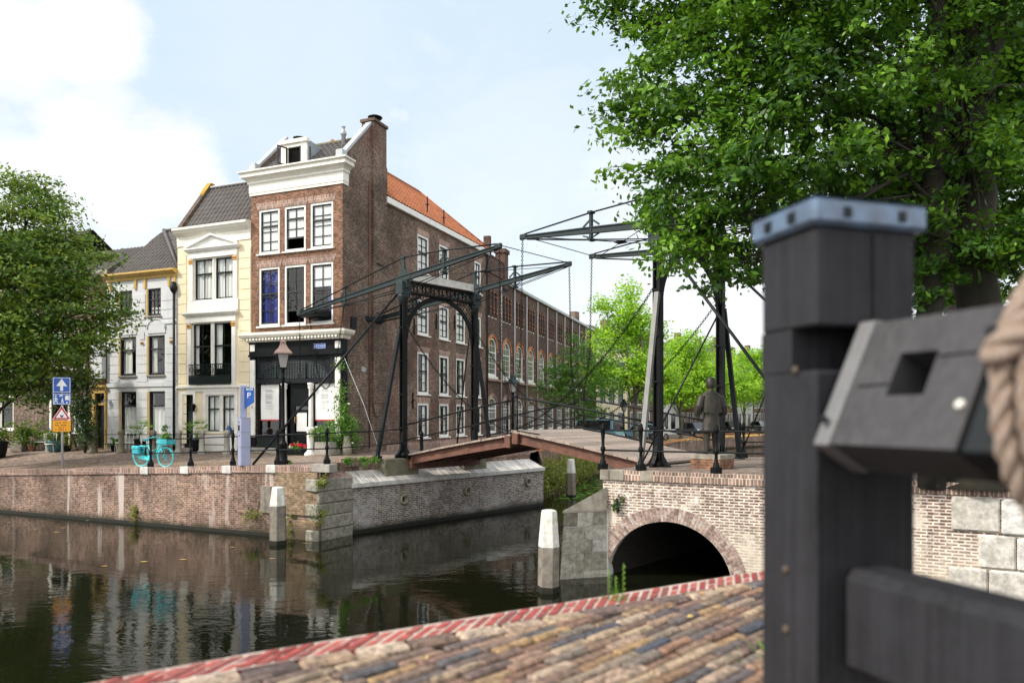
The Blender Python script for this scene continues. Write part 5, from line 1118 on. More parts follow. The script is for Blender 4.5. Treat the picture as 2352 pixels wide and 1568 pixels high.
def tree(name,label,base,hgt,r0,clumps,nleaf,size,mat,bark='barkg',group=None,seed=1,fork=.35,lean=(0,0),limbs=.38,**kw):
    base=Vector(base); e=empty(name,base,0,label,'tree',group); lc=[(c[0]-base.x,c[1]-base.y,c[2]-base.z,*c[3:]) for c in clumps]
    m=MB(); top=Vector((lean[0],lean[1],hgt)); pts=limb(m,(0,0,-.1),top,r0,r0*.45,.03,8,10); m.lathe([(r0*1.7,-.1),(r0*1.2,.15),(r0*1.0,.5)],10)
    for i,c in enumerate(lc):
        st=pts[min(8,int(8*(fork+(1-fork)*((i*37)%10)/10)))]; cc=Vector(c[:3]); lr=r0*.36*(limbs if r0>.4 else 1); q=limb(m,st,cc,lr,lr*.2,.10,6,6)
        for j in range(3): limb(m,q[min(len(q)-1,3+j)],cc+Vector((random.uniform(-1,1)*c[3],random.uniform(-1,1)*c[4],random.uniform(-.7,.9)*c[5]))*.8,lr*.28,lr*.06,.1,4,4)
    m.build('trunk',M[bark],e,uvs=False)
    leafmesh('crown',M[mat],e,lc,nleaf,size,seed=seed,**kw); return e
def pc(px,py,Y,rx,rz,ry=None): v=P(px,py,Y); return (v.x,v.y,v.z,rx,ry or rx,rz)
# big tree on the right, over the square
big=[pc(1530,60,15,1.2,1.0),pc(1430,30,15,.5,.25),pc(1640,-30,15,1.8,1.3),pc(1560,190,14.5,1.3,1.0),pc(1450,270,14.5,.75,.6),pc(1700,150,14,1.7,1.2),pc(1640,330,14,1.4,1.0),pc(1540,400,14,.9,.75),pc(1850,60,14,1.9,1.4),
 pc(1830,280,13.5,1.7,1.2),pc(1720,450,13.5,1.3,.9),pc(1600,520,13.5,.85,.55),pc(1690,560,13.5,.75,.45),pc(1650,625,13.5,.45,.35),pc(1880,440,14.5,1.5,1.0),pc(1980,180,13.5,1.7,1.3),pc(2060,-20,15.5,2.0,1.4),
 pc(2010,380,16,1.5,1.2),pc(2130,560,18,1.7,1.1),pc(2190,250,18.5,1.9,1.5),pc(2320,120,18,1.9,1.6),pc(2350,420,18,1.6,1.4),pc(2120,680,18,.9,.45),pc(2300,620,18,1.5,.9),pc(2470,250,16.5,1.6,2.0),pc(2490,560,17,1.5,1.4),pc(2200,60,14,1.1,.8),pc(2330,250,13.8,.9,.7),pc(2240,430,13.7,.55,.5),pc(2340,560,13.7,.8,.7),pc(2160,620,13.9,.7,.6),pc(2110,470,14,.8,.8),pc(2110,250,14,.7,.8),pc(2260,-60,14,1.2,.9),pc(2250,640,17,1.6,1.0),pc(2360,60,16.5,1.5,1.6),pc(2150,420,19,1.8,1.2),pc(1780,600,14.5,.8,.45),pc(1410,385,14.5,.3,.16),pc(1395,20,14.8,.4,.2),pc(1500,480,14,.5,.4),pc(1480,545,13.8,.3,.22)]
tb=P(2245,1040,14.5)
e=tree('broadleaf_tree','huge broad green tree overhanging the square from the right, its dark trunk forked',(tb.x,tb.y,RZ),9.0,.50,big+[pc(1800,-330,14,2.8,2.0),pc(2150,-360,14,3.2,2.2),pc(2480,-200,14,2.6,2.2),pc(1560,-260,15,2.0,1.5),pc(2100,-500,17,3.5,2),pc(2120,330,20,2.4,2.2),pc(2330,560,20,2.6,1.6),pc(2330,200,20,2.6,2.4),pc(2180,600,19,1.6,.9),pc(2080,520,18.5,1.3,1.1),pc(2190,500,13.4,.6,.6),pc(2290,330,13.4,.7,.7),pc(2270,560,13.5,.7,.5),pc(2170,350,13.6,.6,.6),pc(2340,660,13.6,.7,.4),pc(2230,180,13.4,.6,.6),pc(1640,640,13.5,.3,.35),pc(1580,570,13.5,.5,.4),pc(2000,-300,12.5,2.2,1.6),pc(1750,-250,13,2,1.4),pc(1680,-100,13,1.2,.8)],205000,.138,'leaf_big','bark',seed=3,spray=.50,per=80,core=.2,fork=.62,flat=.45,droop=.45,limbs=.26)
m=MB(); limb(m,(-1.05,-.2,-.1),(-1.15,-.3,11.5),.27,.14,.02,10,9); limb(m,(0,0,7.6),(.15,0,16),.34,.2,.02,8,8); limb(m,(0,0,7.0),(-1.5,-.3,12.8),.22,.12,.04,8,8); limb(m,(0,0,8.0),(1.2,.2,13.0),.22,.1,.04,8,7); m.build('trunk',M['bark'],e,uvs=False)
# tree at the far left
lt=[pc(20,520,29,2.4,1.7),pc(80,470,30,1.25,.9),pc(60,640,28.5,2.3,1.7),pc(125,620,29,1.5,1.2),pc(215,590,29.5,.75,.35),pc(120,545,30,.9,.7),pc(30,780,28.5,2.2,1.3),pc(130,760,28.5,1.9,1.1),pc(215,710,29,1.2,.85),pc(245,740,29,.55,.4),pc(120,850,28.8,1.5,.5),pc(50,900,29,1.3,.6),pc(-60,650,29,2.6,2.4),pc(-60,850,29,2.2,1.4),pc(60,420,29.5,1.0,.5)]
v=P(-70,1020,30.5)
tree('broadleaf_tree','dark green spreading tree at the left edge in front of the brick houses',(v.x,v.y,zl(v.x,v.y)),6,.26,lt,50000,.17,'leaf_left','bark',seed=5,spray=.85,per=60,flat=.25,core=.35)
G='lime green trees along the canal'
def ct(px,Y,label,cl,nl,mat,size,seed,r=.16,h=5,g=G,**kw):
    v=P(px,955,Y); z=zl(v.x,v.y); return tree('canal_tree',label,(v.x,v.y,z),h,r,cl,nl,size,mat,seed=seed,group=g,**kw)
ct(1338,46,'small dark green tree growing beside the factory behind the far bridge railing',[pc(1300,850,46,1.3,1.0),pc(1360,830,46,1.2,1.2),pc(1330,900,46,1.5,1.1),pc(1270,890,45.5,1.0,.8),pc(1390,890,46,1.0,.9),pc(1320,795,46,.7,.8),pc(1350,945,46,1.3,.5),pc(1275,925,46,.8,.5)],7000,'leaf_mid',.18,11,r=.10,h=4,spray=.6,core=.2)
ct(1462,54,'tallest lime green tree, rising in front of the white sky between the two portals',[pc(1440,720,54,1.6,1.7),pc(1400,780,54,1.5,1.2),pc(1480,760,54,1.6,1.6),pc(1440,850,54,2.6,1.3),pc(1380,860,54,1.5,.9),pc(1500,850,54,1.9,1.2),pc(1440,670,54,.7,.8),pc(1385,700,54,.7,.5)],16000,'leaf_lime',.24,12,h=6.5,r=.22,spray=.8,core=.3)
ct(1565,66,'lime green tree between the second portal posts, left of the statue head',[pc(1540,830,66,2.5,2.2),pc(1590,800,66,2.0,1.7),pc(1570,880,66,3.3,1.7),pc(1510,890,65,2.2,1.5),pc(1625,870,66,2.0,1.6)],15000,'leaf_lime',.27,13,h=5.5,spray=.9,core=.3)
ct(1648,84,'lime green tree half behind the statue shoulder',[pc(1640,860,84,3.0,2.5),pc(1600,900,84,2.5,1.7),pc(1690,890,84,2.6,2.0)],9000,'leaf_lime',.32,14,h=5,spray=1.1,core=.3)
ct(1712,91,'lime green tree beside the big grey post, the farthest of its row',[pc(1700,850,91,3.2,2.6),pc(1750,880,91,3.4,2.4),pc(1690,900,91,2.8,1.5),pc(1740,820,91,2.0,1.4)],11000,'leaf_lime',.34,15,h=5.5,spray=1.1,core=.3)
for px,Y in ((1830,100),(1960,110),(2120,118),(2260,112)):
    ct(px,Y,'lime green canal tree mostly hidden behind the big grey post',[pc(px,850,Y,4,3),pc(px+40,880,Y,3.5,2.5),pc(px-40,880,Y,3.2,2.2)],4200,'leaf_lime',.45,px,h=5.5,spray=1.4,core=.3)
# ivy column on the left house, hanging plants on the bank
iv=[pc(190,870,33.7,.55,.6,.25),pc(188,930,33.7,.6,.8,.25),pc(195,985,33.6,.5,.8,.3),pc(150,880,33.9,.7,.5,.25),pc(110,900,34.2,.8,.5,.3),pc(175,815,33.9,.6,.7,.25),pc(90,860,34.3,.9,.6,.25)]
e=empty('ivy',(iv[0][0],iv[0][1],LZ),0,'dark ivy climbing the wall left of the ochre door','climbing plant'); lc=[(c[0]-e.location.x,c[1]-e.location.y,c[2]-e.location.z,*c[3:]) for c in iv]
m=MB(); limb(m,(0,.1,-.1),(.1,.15,4.5),.07,.03,.03,8,6); limb(m,(-.3,.1,0),(-1.6,.3,4),.05,.02,.05,8,5); m.build('stem',M['bark'],e,uvs=False); leafmesh('foliage',M['ivy'],e,lc,9000,.12,spray=.3,flat=1,up=.2,seed=8,core=.1)
bv=[]
for i in range(16): t=i/15; x,y=1.35+(3.9)*t,33.5+13*t; bv.append((x,y,1.0,.32,.6,.75))
e=empty('hanging_plants',(1.8,38,0),0,'mass of brown green plants hanging down the bank wall beyond the bridge','plants'); lc=[(c[0]-1.8,c[1]-38,*c[2:]) for c in bv]
leafmesh('foliage',M['weed'],e,lc,12000,.14,spray=.4,flat=1.2,up=.3,seed=9,core=.1); e['kind']='stuff'
# lily pads
g=MB(); 
for i in range(420):
    t=random.random(); y=33+t*16; x=1.9+(y-33)*.26+random.random()**1.4*(2.2+t*2); r=random.uniform(.07,.17); k=7; a0=random.random()*6; g.ct=random.random()
    g.add([(x,y,.012+random.random()*.012)]+[(x+r*math.cos(a0+5.6*j/k),y+r*math.sin(a0+5.6*j/k),.010+random.random()*.02) for j in range(k+1)],[(0,j+1,j+2) for j in range(k)])
tag(g.build('lily_pads',M['leaf_mid'],None,attr=True),'green lily pads floating on the water beyond the bridge','plants',kind='stuff')
# weeds on walls
def weed(name,label,at,r,n,mat='weed',size=.07,seed=1,rz=None,cat='weed',**kw):
    at=Vector(at); e=empty(name,at,0,label,cat); leafmesh('foliage',M[mat],e,[(0,0,0,r,r*.6,rz or r)],n,size,spray=r*.6,up=.3,flat=1,seed=seed,core=.1,**kw)
    m=MB(); [m.tube([(0,.02,-r*.3),(random.uniform(-r,r)*.6,-.03,random.uniform(0,r))],.006,4) for _ in range(6)]; m.build('stem',M['bark'],e,uvs=False); return e
for i,(px,py,r,rz_,n,lb) in enumerate(((312,1178,.20,.35,420,'green tuft growing from the quay wall under the bicycle'),(585,1182,.55,.12,380,'trailing weeds on the quay wall left of the white topped mooring pile'),(672,1205,.16,.42,420,'rusty brown fern tuft right of the white topped mooring pile'),(735,1180,.2,.4,360,'yellowish weeds beside the grey corner stones of the quay'),(742,1108,.22,.2,260,'weed tuft at the top of the corner stones of the quay'))):
    s=qs(px,-.06); x,y=qp(s,-.06); weed('wall_weed',lb,(x,y,H-(py-HY)/F*y),r,n,seed=20+i,rz=rz_)
s=as_(1420,-.03); x,y=ap(s,-.03); weed('wall_weed','small dark plant rooted in the arch wall left of the arch crown',(x,y,H-(1155-HY)/F*y),.15,330,'ivy',seed=31,rz=.2)
for i,(px,py,Y) in enumerate(((800,1058,23.9),(835,1052,24.4),(862,1048,24.7))):
    v=P(px,py,Y); weed('grass_tuft',('yellow green grass tuft by the rail post at the quay corner','yellow green grass tuft midway to the bridge bearing block','yellow green grass tuft beside the side strut of the drawbridge')[i],(v.x,v.y,zl(v.x,v.y)+.06),.16,160,'palm',.09,40+i,cat='grass tuft')
v=P(660,1062,24.0); weed('grass_tuft','little grass tuft at the foot of the lamp post',(v.x,v.y,zl(v.x,v.y)+.08),.12,120,'palm',.08,44,cat='grass tuft')
# grass stalks on the near coping
m=MB(); gx,gy=.50,ey(.50)-.09
for i in range(30):
    a=random.uniform(-.06,.06); b_=random.uniform(-.03,.05); hgt=random.uniform(.03,.11 if abs(a)<.03 else .06); w_=.0025
    m.ct=random.random(); m.add([(gx+a-w_,gy+b_,NZ),(gx+a+w_,gy+b_,NZ),(gx+a*1.3+random.uniform(-.02,.02),gy+b_-.01,NZ+hgt)],[(0,1,2)])
for a,h_ in ((-.03,.16),(.0,.13),(.035,.19)):
    m.ct=.7; m.tube([(gx+a,gy,NZ),(gx+a*1.1,gy,NZ+h_)],.002,4); [m.add([(gx+a*1.1,gy,NZ+h_*(.3+.07*k)),(gx+a*1.1+.008*(-1)**k,gy-.01,NZ+h_*(.36+.07*k)),(gx+a*1.1+.003*(-1)**k,gy,NZ+h_*(.40+.07*k))],[(0,1,2)]) for k in range(9)]
tag(m.build('grass_tuft',M['palm'],None,attr=True,uvs=False),'tuft of tall grass stalks growing on the red foreground coping','grass tuft')
m=MB()
for i in range(90):
    a=random.gauss(0,.06); b_=random.gauss(0,.05); m.ct=random.random(); m.add([(1.05+a-.006,2.62+b_,NZ-.01),(1.05+a+.006,2.62+b_,NZ-.01),(1.05+a*1.4,2.62+b_*1.4,NZ+random.uniform(.02,.06))],[(0,1,2)])
tag(m.build('grass_tuft',M['palm'],None,attr=True,uvs=False),'low grass between the cobbles at the foot of the big grey post','grass tuft')
# fallen leaves on the street and floating
m=MB()
for i in range(3600):
    s=random.uniform(4,24); d=abs(random.gauss(0,1))*1.6+.4 if random.random()<.7 else random.uniform(.4,6.2)
    if d>6.3: continue
    x,y=qp(s,d if random.random()<.5 else 6.1-abs(random.gauss(0,.5))); z=zl(x,y)+.012; r=random.uniform(.02,.05); a=random.random()*6; m.ct=random.random()
    m.add([(x+r*math.cos(a+k*1.57)*(1 if k%2 else .6),y+r*math.sin(a+k*1.57),z+random.random()*.015) for k in range(4)],[(0,1,2,3)])
for i in range(900):
    t=random.random(); x,y=6+20*t+random.random()*3,52+28*t+random.gauss(0,1); m.ct=random.random(); z=zl(x,y)+.05; r=.12; m.add([(x,y,z),(x+r,y,z),(x+r,y+r,z+.03),(x,y+r,z)],[(0,1,2,3)])
tag(m.build('fallen_leaves',M['dryleaf'],None,attr=True,uvs=False),'yellow brown leaves strewn over the quay street','leaves',kind='stuff')
m=MB()
for px,py in ((60,1206),(145,1212),(130,1222),(80,1215),(535,1257),(330,1290),(420,1285),(240,1300),(625,1283),(20,1200),(700,1248),(200,1195)):
    Y=H*F/(py-HY); x=(px-CX)/F*Y; m.ct=random.random(); r=.07+.06*random.random(); m.add([(x-r,Y,.012),(x,Y-r*.4,.012),(x+r,Y+.02,.014),(x,Y+r*.5,.013)],[(0,1,2,3)])
tag(m.build('floating_leaves',M['dryleaf'],None,attr=True,uvs=False),'single yellow leaves floating on the water by the quay','leaves',kind='stuff')

m=MB()
for i in range(70):
    x=random.uniform(-1.6,1.9); y=ey(x)-random.uniform(.1,2.2)**1.0
    if y<1.2: continue
    r=random.uniform(.008,.02); a=random.random()*6; m.ct=random.random(); m.add([(x+r*math.cos(a+k*1.57)*(1 if k%2 else .55),y+r*math.sin(a+k*1.57),NZ+.018+random.random()*.012) for k in range(4)],[(0,1,2,3)])
tag(m.build('fallen_leaves',M['dryleaf'],None,attr=True,uvs=False),'little dry leaves scattered over the foreground cobbles','leaves',kind='stuff')
# ================================================================ mooring piles
def pile(px,Y,zt,zw,r,label,tilt=0,rot=.2,cap=.78):
    x=(px-CX)/F*Y; e=empty('mooring_pile',(x,Y,0),rot,label,'mooring pile','white topped mooring piles'); e.rotation_euler=(0,tilt,rot)
    m=MB(); m.lathe([(r*1.05,-.6),(r*1.04,.0),(r*1.02,.5),(r,zw)],6,smooth=False); m.build('shaft',M['pile'],e,bevel=.012)
    m=MB(); m.lathe([(r*1.012,zw-.002),(r*1.0,zw+.06),(r*cap,zt-.09),(r*cap*.93,zt-.02),(r*cap*.6,zt)],6,smooth=False); m.build('painted_top',M['pilew'],e,bevel=.012)
    m=MB(); m.lathe([(r*1.07,-.5),(r*1.06,.10),(r*1.03,.14)],6,smooth=False); m.build('wet_foot',M['slime'],e); return e
pile(638.5,21.9,1.74,1.17,.26,'white topped mooring pile standing against the left quay wall')
pile(1259.5,15.97,1.82,1.0,.235,'largest white topped mooring pile, beside the arch wall buttress',R(.6),.35)
pile(1311.5,34.5,1.84,1.17,.23,'distant mooring pile with a white top seen under the bridge deck')

# ================================================================ street furniture
def lamp(px,Y,zb,top,label,sc,grp,cat='street lamp',head='zinc'):
    x=(px-CX)/F*Y; hh=top-zb; e=empty('street_lamp',(x,Y,zb),R(20),label,cat,grp)
    m=MB(); k=sc; z1=hh-1.0*k
    m.lathe([(.20*k,-.05),(.20*k,.12),(.16*k,.16),(.15*k,.62),(.18*k,.66),(.12*k,.74),(.085*k,.82),(.08*k,1.15),(.10*k,1.18),(.065*k,1.25),(.055*k,z1-.35),(.09*k,z1-.30),(.05*k,z1-.22),(.05*k,z1-.05),(.09*k,z1),(.04*k,z1+.04)],12)
    m.tube([(-.28*k,0,z1-.42),(.28*k,0,z1-.42)],.018*k,6); m.build('pole',M['iron'],e)
    g=MB(); g.lathe([(.15*k,z1+.06),(.27*k,z1+.52)],4,smooth=False); hd=g.build('lantern_glass',M['glassl'],e)
    m=MB(); m.lathe([(.16*k,z1+.03),(.165*k,z1+.07)],4,smooth=False)
    for q in range(4): a=math.pi/2*(q+.5); m.bar((.155*k*math.cos(a),.155*k*math.sin(a),z1+.06),(.275*k*math.cos(a),.275*k*math.sin(a),z1+.53),.022*k)
    m.build('lantern_frame',M['iron'],hd)
    m=MB(); m.lathe([(.43*k,z1+.52),(.42*k,z1+.56),(.24*k,z1+.70),(.14*k,z1+.84),(.13*k,z1+.90),(.15*k,z1+.92),(.07*k,z1+.97),(.03*k,z1+1.0)],8 if head!='zinc' else 4,smooth=False); m.build('lantern_roof',M['copper' if head=='zinc' else 'irong'],e); return e
M['copper']=plain('faded_copper_pink',(.30,.20,.17),.5,var=.3); M['greenl']=M['irong']
lamp(650,24.0,zl(-7.7,24.0),6.40,'tall street lamp with a pinkish four sided lantern before the shop front',.95,None)
lamp(1178,38,2.3,H+93/F*38,'street lamp with a green topped lantern behind the middle of the bridge',.95,'green topped street lamps',head='g')
lamp(1433,56,1.8,H+38/F*56,'small distant street lamp beside the tallest lime tree trunk',.95,'green topped street lamps',head='g')
# parking ticket machine
x=(561-CX)/F*23.9; e=empty('parking_meter',(x,23.9,zl(x,23.9)),R(-55),'lilac parking ticket machine with a blue flag sign','parking meter')
m=MB(); m.box(-.165,.165,-.17,.17,0,1.58,bev=.03); m.box(-.17,.17,-.175,.175,1.585,1.62,bev=.01); b_=m.build('cabinet',M['lilac'],e)
for z in (.62,1.12): MB().box(-.168,.168,-.173,.173,z,z+.008).build('seam',M['sash'],b_)
m=MB(); m.ring((.02,-.18,1.46),(0,1,0),.035,.008,12,4); m.build('badge',M['teal'],b_); MB().box(-.10,.10,-.176,-.171,1.18,1.36).build('display',M['glassd'],b_); MB().box(-.02,.08,-.176,-.171,.98,1.04).build('coin_slot',M['sash'],b_)
m=MB(); m.box(-.10,-.03,-.135,.10,1.62,2.68,bev=.02); m.build('sign_pole',M['lilac'],e)
fl_=empty('flag_sign',(0,0,0)); bpy.data.objects.remove(fl_)
m=MB(Matrix.Translation((-.065,-.02,0))@Matrix.Rotation(R(55),4,'Z')); m.prism([(.05,1.90),(.36,2.12),(.36,2.60),(.05,2.60)],-.02,.02); fg=m.build('flag_sign',M['blue'],e)
q=Matrix.Translation((-.065,-.02,0))@Matrix.Rotation(R(55),4,'Z')
text(fg,'P',.26,q@Vector((.20,-.023,2.34)),(R(90),0,R(55)),M['signw']); m=MB(q); m.box(.12,.33,-.024,-.0205,2.52,2.58); m.build('flag_strip',M['signw'],fg); m=MB(q); m.box(.14,.31,-.0265,-.0245,2.535,2.565); m.build('flag_lettering',M['teal'],fg)
# traffic sign pole
Y=28; x=(143-CX)/F*Y; zb=zl(x,Y); e=empty('traffic_signs',(x,Y,zb),R(14),'grey pole with one way, play street, red triangle and orange signs','traffic sign'); zz=lambda py:H-(py-HY)/F*Y-zb
m=MB(); m.tube([(0,0,-.1),(0,0,zz(870))],.042,10); m.build('pole',M['zinc'],e)
def plate(nm,x0,x1,z0,z1,mat,y=-.06): m=MB(); m.box(x0,x1,y,y+.02,z0,z1,bev=.006); return m.build(nm,M[mat],e)
def border(par,x0,x1,z0,z1,mat,t=.018,y=-.064):
    m=MB(); m.box(x0,x1,y,y+.003,z1-t,z1); m.box(x0,x1,y,y+.003,z0,z0+t); m.box(x0,x0+t,y,y+.003,z0+t,z1-t); m.box(x1-t,x1,y,y+.003,z0+t,z1-t); m.build('sign_border',M[mat],par)
a0,a1=zz(902),zz(866); p_=plate('one_way_sign',-.32,.32,a0,a1,'blue'); border(p_,-.295,.295,a0+.02,a1-.02,'signw'); MB().prism([(-.05,a0+.08),(.05,a0+.08),(.05,a0+.26),(.19,a0+.26),(0,a1-.06),(-.19,a0+.26),(-.05,a0+.26)],-.066,-.0605).build('arrow',M['signw'],p_)
plate('rear_plate',-.36,-.30,a0-.05,a1,'zinc',.03)
b0,b1=zz(929),zz(903.5); p_=plate('play_street_sign',-.32,.32,b0,b1,'blue'); border(p_,-.295,.295,b0+.02,b1-.02,'signw')
m=MB(); ya,yb=-.066,-.0605; X0=-.20; zc_=b0
m.prism([(X0-.03,b1-.10),(X0,b1-.14),(X0+.03,b1-.10),(X0,b1-.06)],ya,yb); m.prism([(X0-.025,zc_+.2),(X0+.025,zc_+.2),(X0+.02,b1-.14),(X0-.02,b1-.14)],ya,yb); m.prism([(X0-.07,zc_+.05),(X0-.045,zc_+.05),(X0+.02,zc_+.2),(X0-.02,zc_+.2)],ya,yb); m.prism([(X0+.05,zc_+.05),(X0+.075,zc_+.05),(X0+.02,zc_+.2),(X0-.01,zc_+.2)],ya,yb)
m.prism([(X0-.07,zc_+.20),(X0-.05,zc_+.20),(X0,b1-.14),(X0-.02,b1-.15)],ya,yb); m.prism([(X0+.05,zc_+.19),(X0+.08,zc_+.20),(X0+.01,b1-.14),(X0,b1-.16)],ya,yb)
m.prism([(-.01,zc_+.05),(.01,zc_+.05),(.03,zc_+.14),(.06,zc_+.05),(.08,zc_+.05),(.04,zc_+.22),(0,zc_+.2)],ya,yb); m.prism([(.0,zc_+.23),(.03,zc_+.2),(.05,zc_+.23),(.03,zc_+.26)],ya,yb); m.prism([(-.08,b1-.12),(-.05,b1-.12),(-.05,b1-.1),(.01,b1-.1),(.01,b1-.12),(.04,b1-.12),(.04,b1-.08),(.0,b1-.05),(-.05,b1-.05),(-.08,b1-.08)],ya,yb)
m.prism([(.12,zc_+.18),(.24,zc_+.18),(.24,b1-.1),(.18,b1-.06),(.12,b1-.1)],ya,yb); m.prism([(.25,zc_+.16),(.27,zc_+.16),(.27,b1-.1),(.22,b1-.07),(.25,b1-.12)],ya,yb); m.prism([(.15,zc_+.10),(.18,zc_+.04),(.22,zc_+.10),(.20,zc_+.12),(.185,zc_+.10),(.17,zc_+.12)],ya,yb); m.build('pictogram',M['signw'],p_)
c0,c1=zz(963.5),zz(931); hw_=.33
m=MB(); m.prism([(-hw_,c0),(hw_,c0),(0,c1)],-.06,-.045); p_=m.build('warning_triangle',M['signw'],e); m=MB(); m.prism([(-hw_+.03,c0+.015),(hw_-.03,c0+.015),(0,c1-.03)],-.063,-.0605); m.build('red_rim',M['red'],p_)
MB().prism([(-hw_+.13,c0+.075),(hw_-.13,c0+.075),(0,c1-.15)],-.066,-.0635).build('sign_field',M['signw'],p_)
MB().prism([(-.05,c0+.20),(-.055,c0+.16),(-.02,c0+.10),(.0,c0+.08),(.03,c0+.10),(.06,c0+.15),(.07,c0+.21),(.035,c0+.17),(0,c0+.16),(-.03,c0+.18)],-.069,-.0665).build('bird_symbol',M['black'],p_)
d0_,d1_=zz(991),zz(965); p_=plate('orange_notice',-.32,.31,d0_,d1_,'orange')
for k,(w_,zz_) in enumerate(((.42,.34),(.46,.24),(.2,.15),(.44,.07))):
    for j in range(int(w_/.05)):
        if (j+k)%5!=4: MB().box(-w_/2+j*.05,-w_/2+j*.05+.035,-.063,-.0605,d0_+zz_,d0_+zz_+.03).build('notice_lettering',M['sash'],p_) if j==0 else None
    m=MB(); [m.box(-w_/2+j*.05,-w_/2+j*.05+.036,-.0635,-.0605,d0_+zz_,d0_+zz_+.03) for j in range(1,int(w_/.05)) if (j+k)%5!=4]; m.build('notice_lettering',M['sash'],p_)

# ================================================================ bicycle (front wheel to the right)
Y=25.9; x=(352-CX)/F*Y; e=empty('bicycle',(x,Y,zl(x,Y)+.01),R(-18),'turquoise bicycle with panniers and a front crate parked at the quay railing','bicycle'); T='turq'
def wheel(xc):
    m=MB(); m.ring((xc,0,.35),(0,1,0),.335,.024,26,6); w_=m.build('wheel',M['turq'],e); m=MB()
    for i in range(14): a=math.pi*2*i/14; m.tube([(xc,(.03 if i%2 else -.03),.35),(xc+.32*math.cos(a),0,.35+.32*math.sin(a))],.0035,3)
    m.tube([(xc,-.05,.35),(xc,.05,.35)],.022,8); m.build('spokes',M['turq'],w_)
    m=MB(); A=[(xc+.37*math.cos(R(a)),0,.35+.37*math.sin(R(a))) for a in range(10,200,12)]; m.tube(A,.022,5); m.build('mudguard',M['turq'],e)
wheel(-.55); wheel(.55)
m=MB(); bb_=(-.08,0,.30); hd_=(.36,0,.86); ht=(.33,0,.98); st_=(-.24,0,.80)
m.tube([bb_,(-.1,0,.5),st_],.020,6); m.tube([bb_,(.12,0,.48),hd_],.024,6); m.tube([(-.16,0,.55),(.1,0,.62),(.35,0,.90)],.020,6); m.tube([bb_,(-.55,.05,.35)],.014,5); m.tube([bb_,(-.55,-.05,.35)],.014,5); m.tube([st_,(-.55,.05,.35)],.012,5); m.tube([st_,(-.55,-.05,.35)],.012,5)
m.tube([ht,hd_,(.42,.05,.66),(.55,.05,.35)],.015,5); m.tube([hd_,(.42,-.05,.66),(.55,-.05,.35)],.015,5); m.tube([st_,(-.27,0,.95)],.016,6); m.tube([ht,(.32,0,1.08)],.016,6); m.build('frame',M[T],e)
m=MB(); m.tube([(.10,.27,1.04),(.26,.25,1.09),(.33,.08,1.08),(.33,-.08,1.08),(.26,-.25,1.09),(.10,-.27,1.04)],.014,6); h_=m.build('handlebar',M[T],e); m=MB(); m.tube([(.04,.275,1.03),(.14,.265,1.05)],.02,6); m.tube([(.04,-.275,1.03),(.14,-.265,1.05)],.02,6); m.build('grip',M['turqd'],h_)
m=MB(); m.add([(-.42,-.10,.99),(-.42,.10,.99),(-.20,.05,1.01),(-.08,.02,1.0),(-.08,-.02,1.0),(-.20,-.05,1.01)]+[(-.40,-.08,.94),(-.40,.08,.94),(-.20,.03,.95),(-.1,.01,.96),(-.1,-.01,.96),(-.20,-.03,.95)],[(0,5,4,3,2,1),(6,7,8,9,10,11)]+[(i,(i+1)%6,6+(i+1)%6,6+i) for i in range(6)]); m.build('saddle',M['turqd'],e,bevel=.015)
m=MB(); m.box(-.85,-.30,-.07,.07,.73,.745); m.tube([(-.82,.07,.73),(-.56,.07,.36)],.008,4); m.tube([(-.82,-.07,.73),(-.56,-.07,.36)],.008,4); m.build('rack',M[T],e)
for sy in (-1,1): m=MB(); m.box(-.80,-.46,min(sy*.09,sy*.21),max(sy*.09,sy*.21),.44,.74,bev=.05); m.box(-.81,-.45,min(sy*.10,sy*.225),max(sy*.10,sy*.225),.62,.76,bev=.035); m.build('pannier',M['turqd'],e)
m=MB(); m.box(-.14,.02,-.09,-.03,.17,.42,bev=.03); m.prism([(-.62,.30),(-.02,.22),(.05,.30),(.02,.40),(-.1,.42),(-.62,.40)],-.075,-.055); m.build('chain_case',M[T],e)
m=MB(); m.box(-.30,-.22,-.12,-.06,.40,.70,bev=.02); m.build('frame_bag',M['black'],e)
m=MB(); m.box(.38,.78,-.20,.20,.80,.815)
for z in (.84,.90,.96): m.box(.37,.79,-.21,-.195,z,z+.05); m.box(.37,.79,.195,.21,z,z+.05); m.box(.37,.385,-.195,.195,z,z+.05); m.box(.775,.79,-.195,.195,z,z+.05)
m.build('crate',M['turqd'],e); m=MB(); m.tube([(-.08,-.1,.30),(-.05,-.1,.14)],.01,4); m.box(-.1,.0,-.17,-.10,.13,.15); m.tube([(-.2,.05,.28),(-.3,.18,.02)],.01,4); m.build('pedal',M[T],e)
# plant in the crate is a thing of its own
v=Vector((x,Y,0)); weed('potted_plant','small green plant riding in the front crate of the turquoise bicycle',(x+.52*math.cos(R(-18)),Y+.52*math.sin(R(-18)),zl(x,Y)+1.08),.16,220,'palm',.07,50,cat='plant')

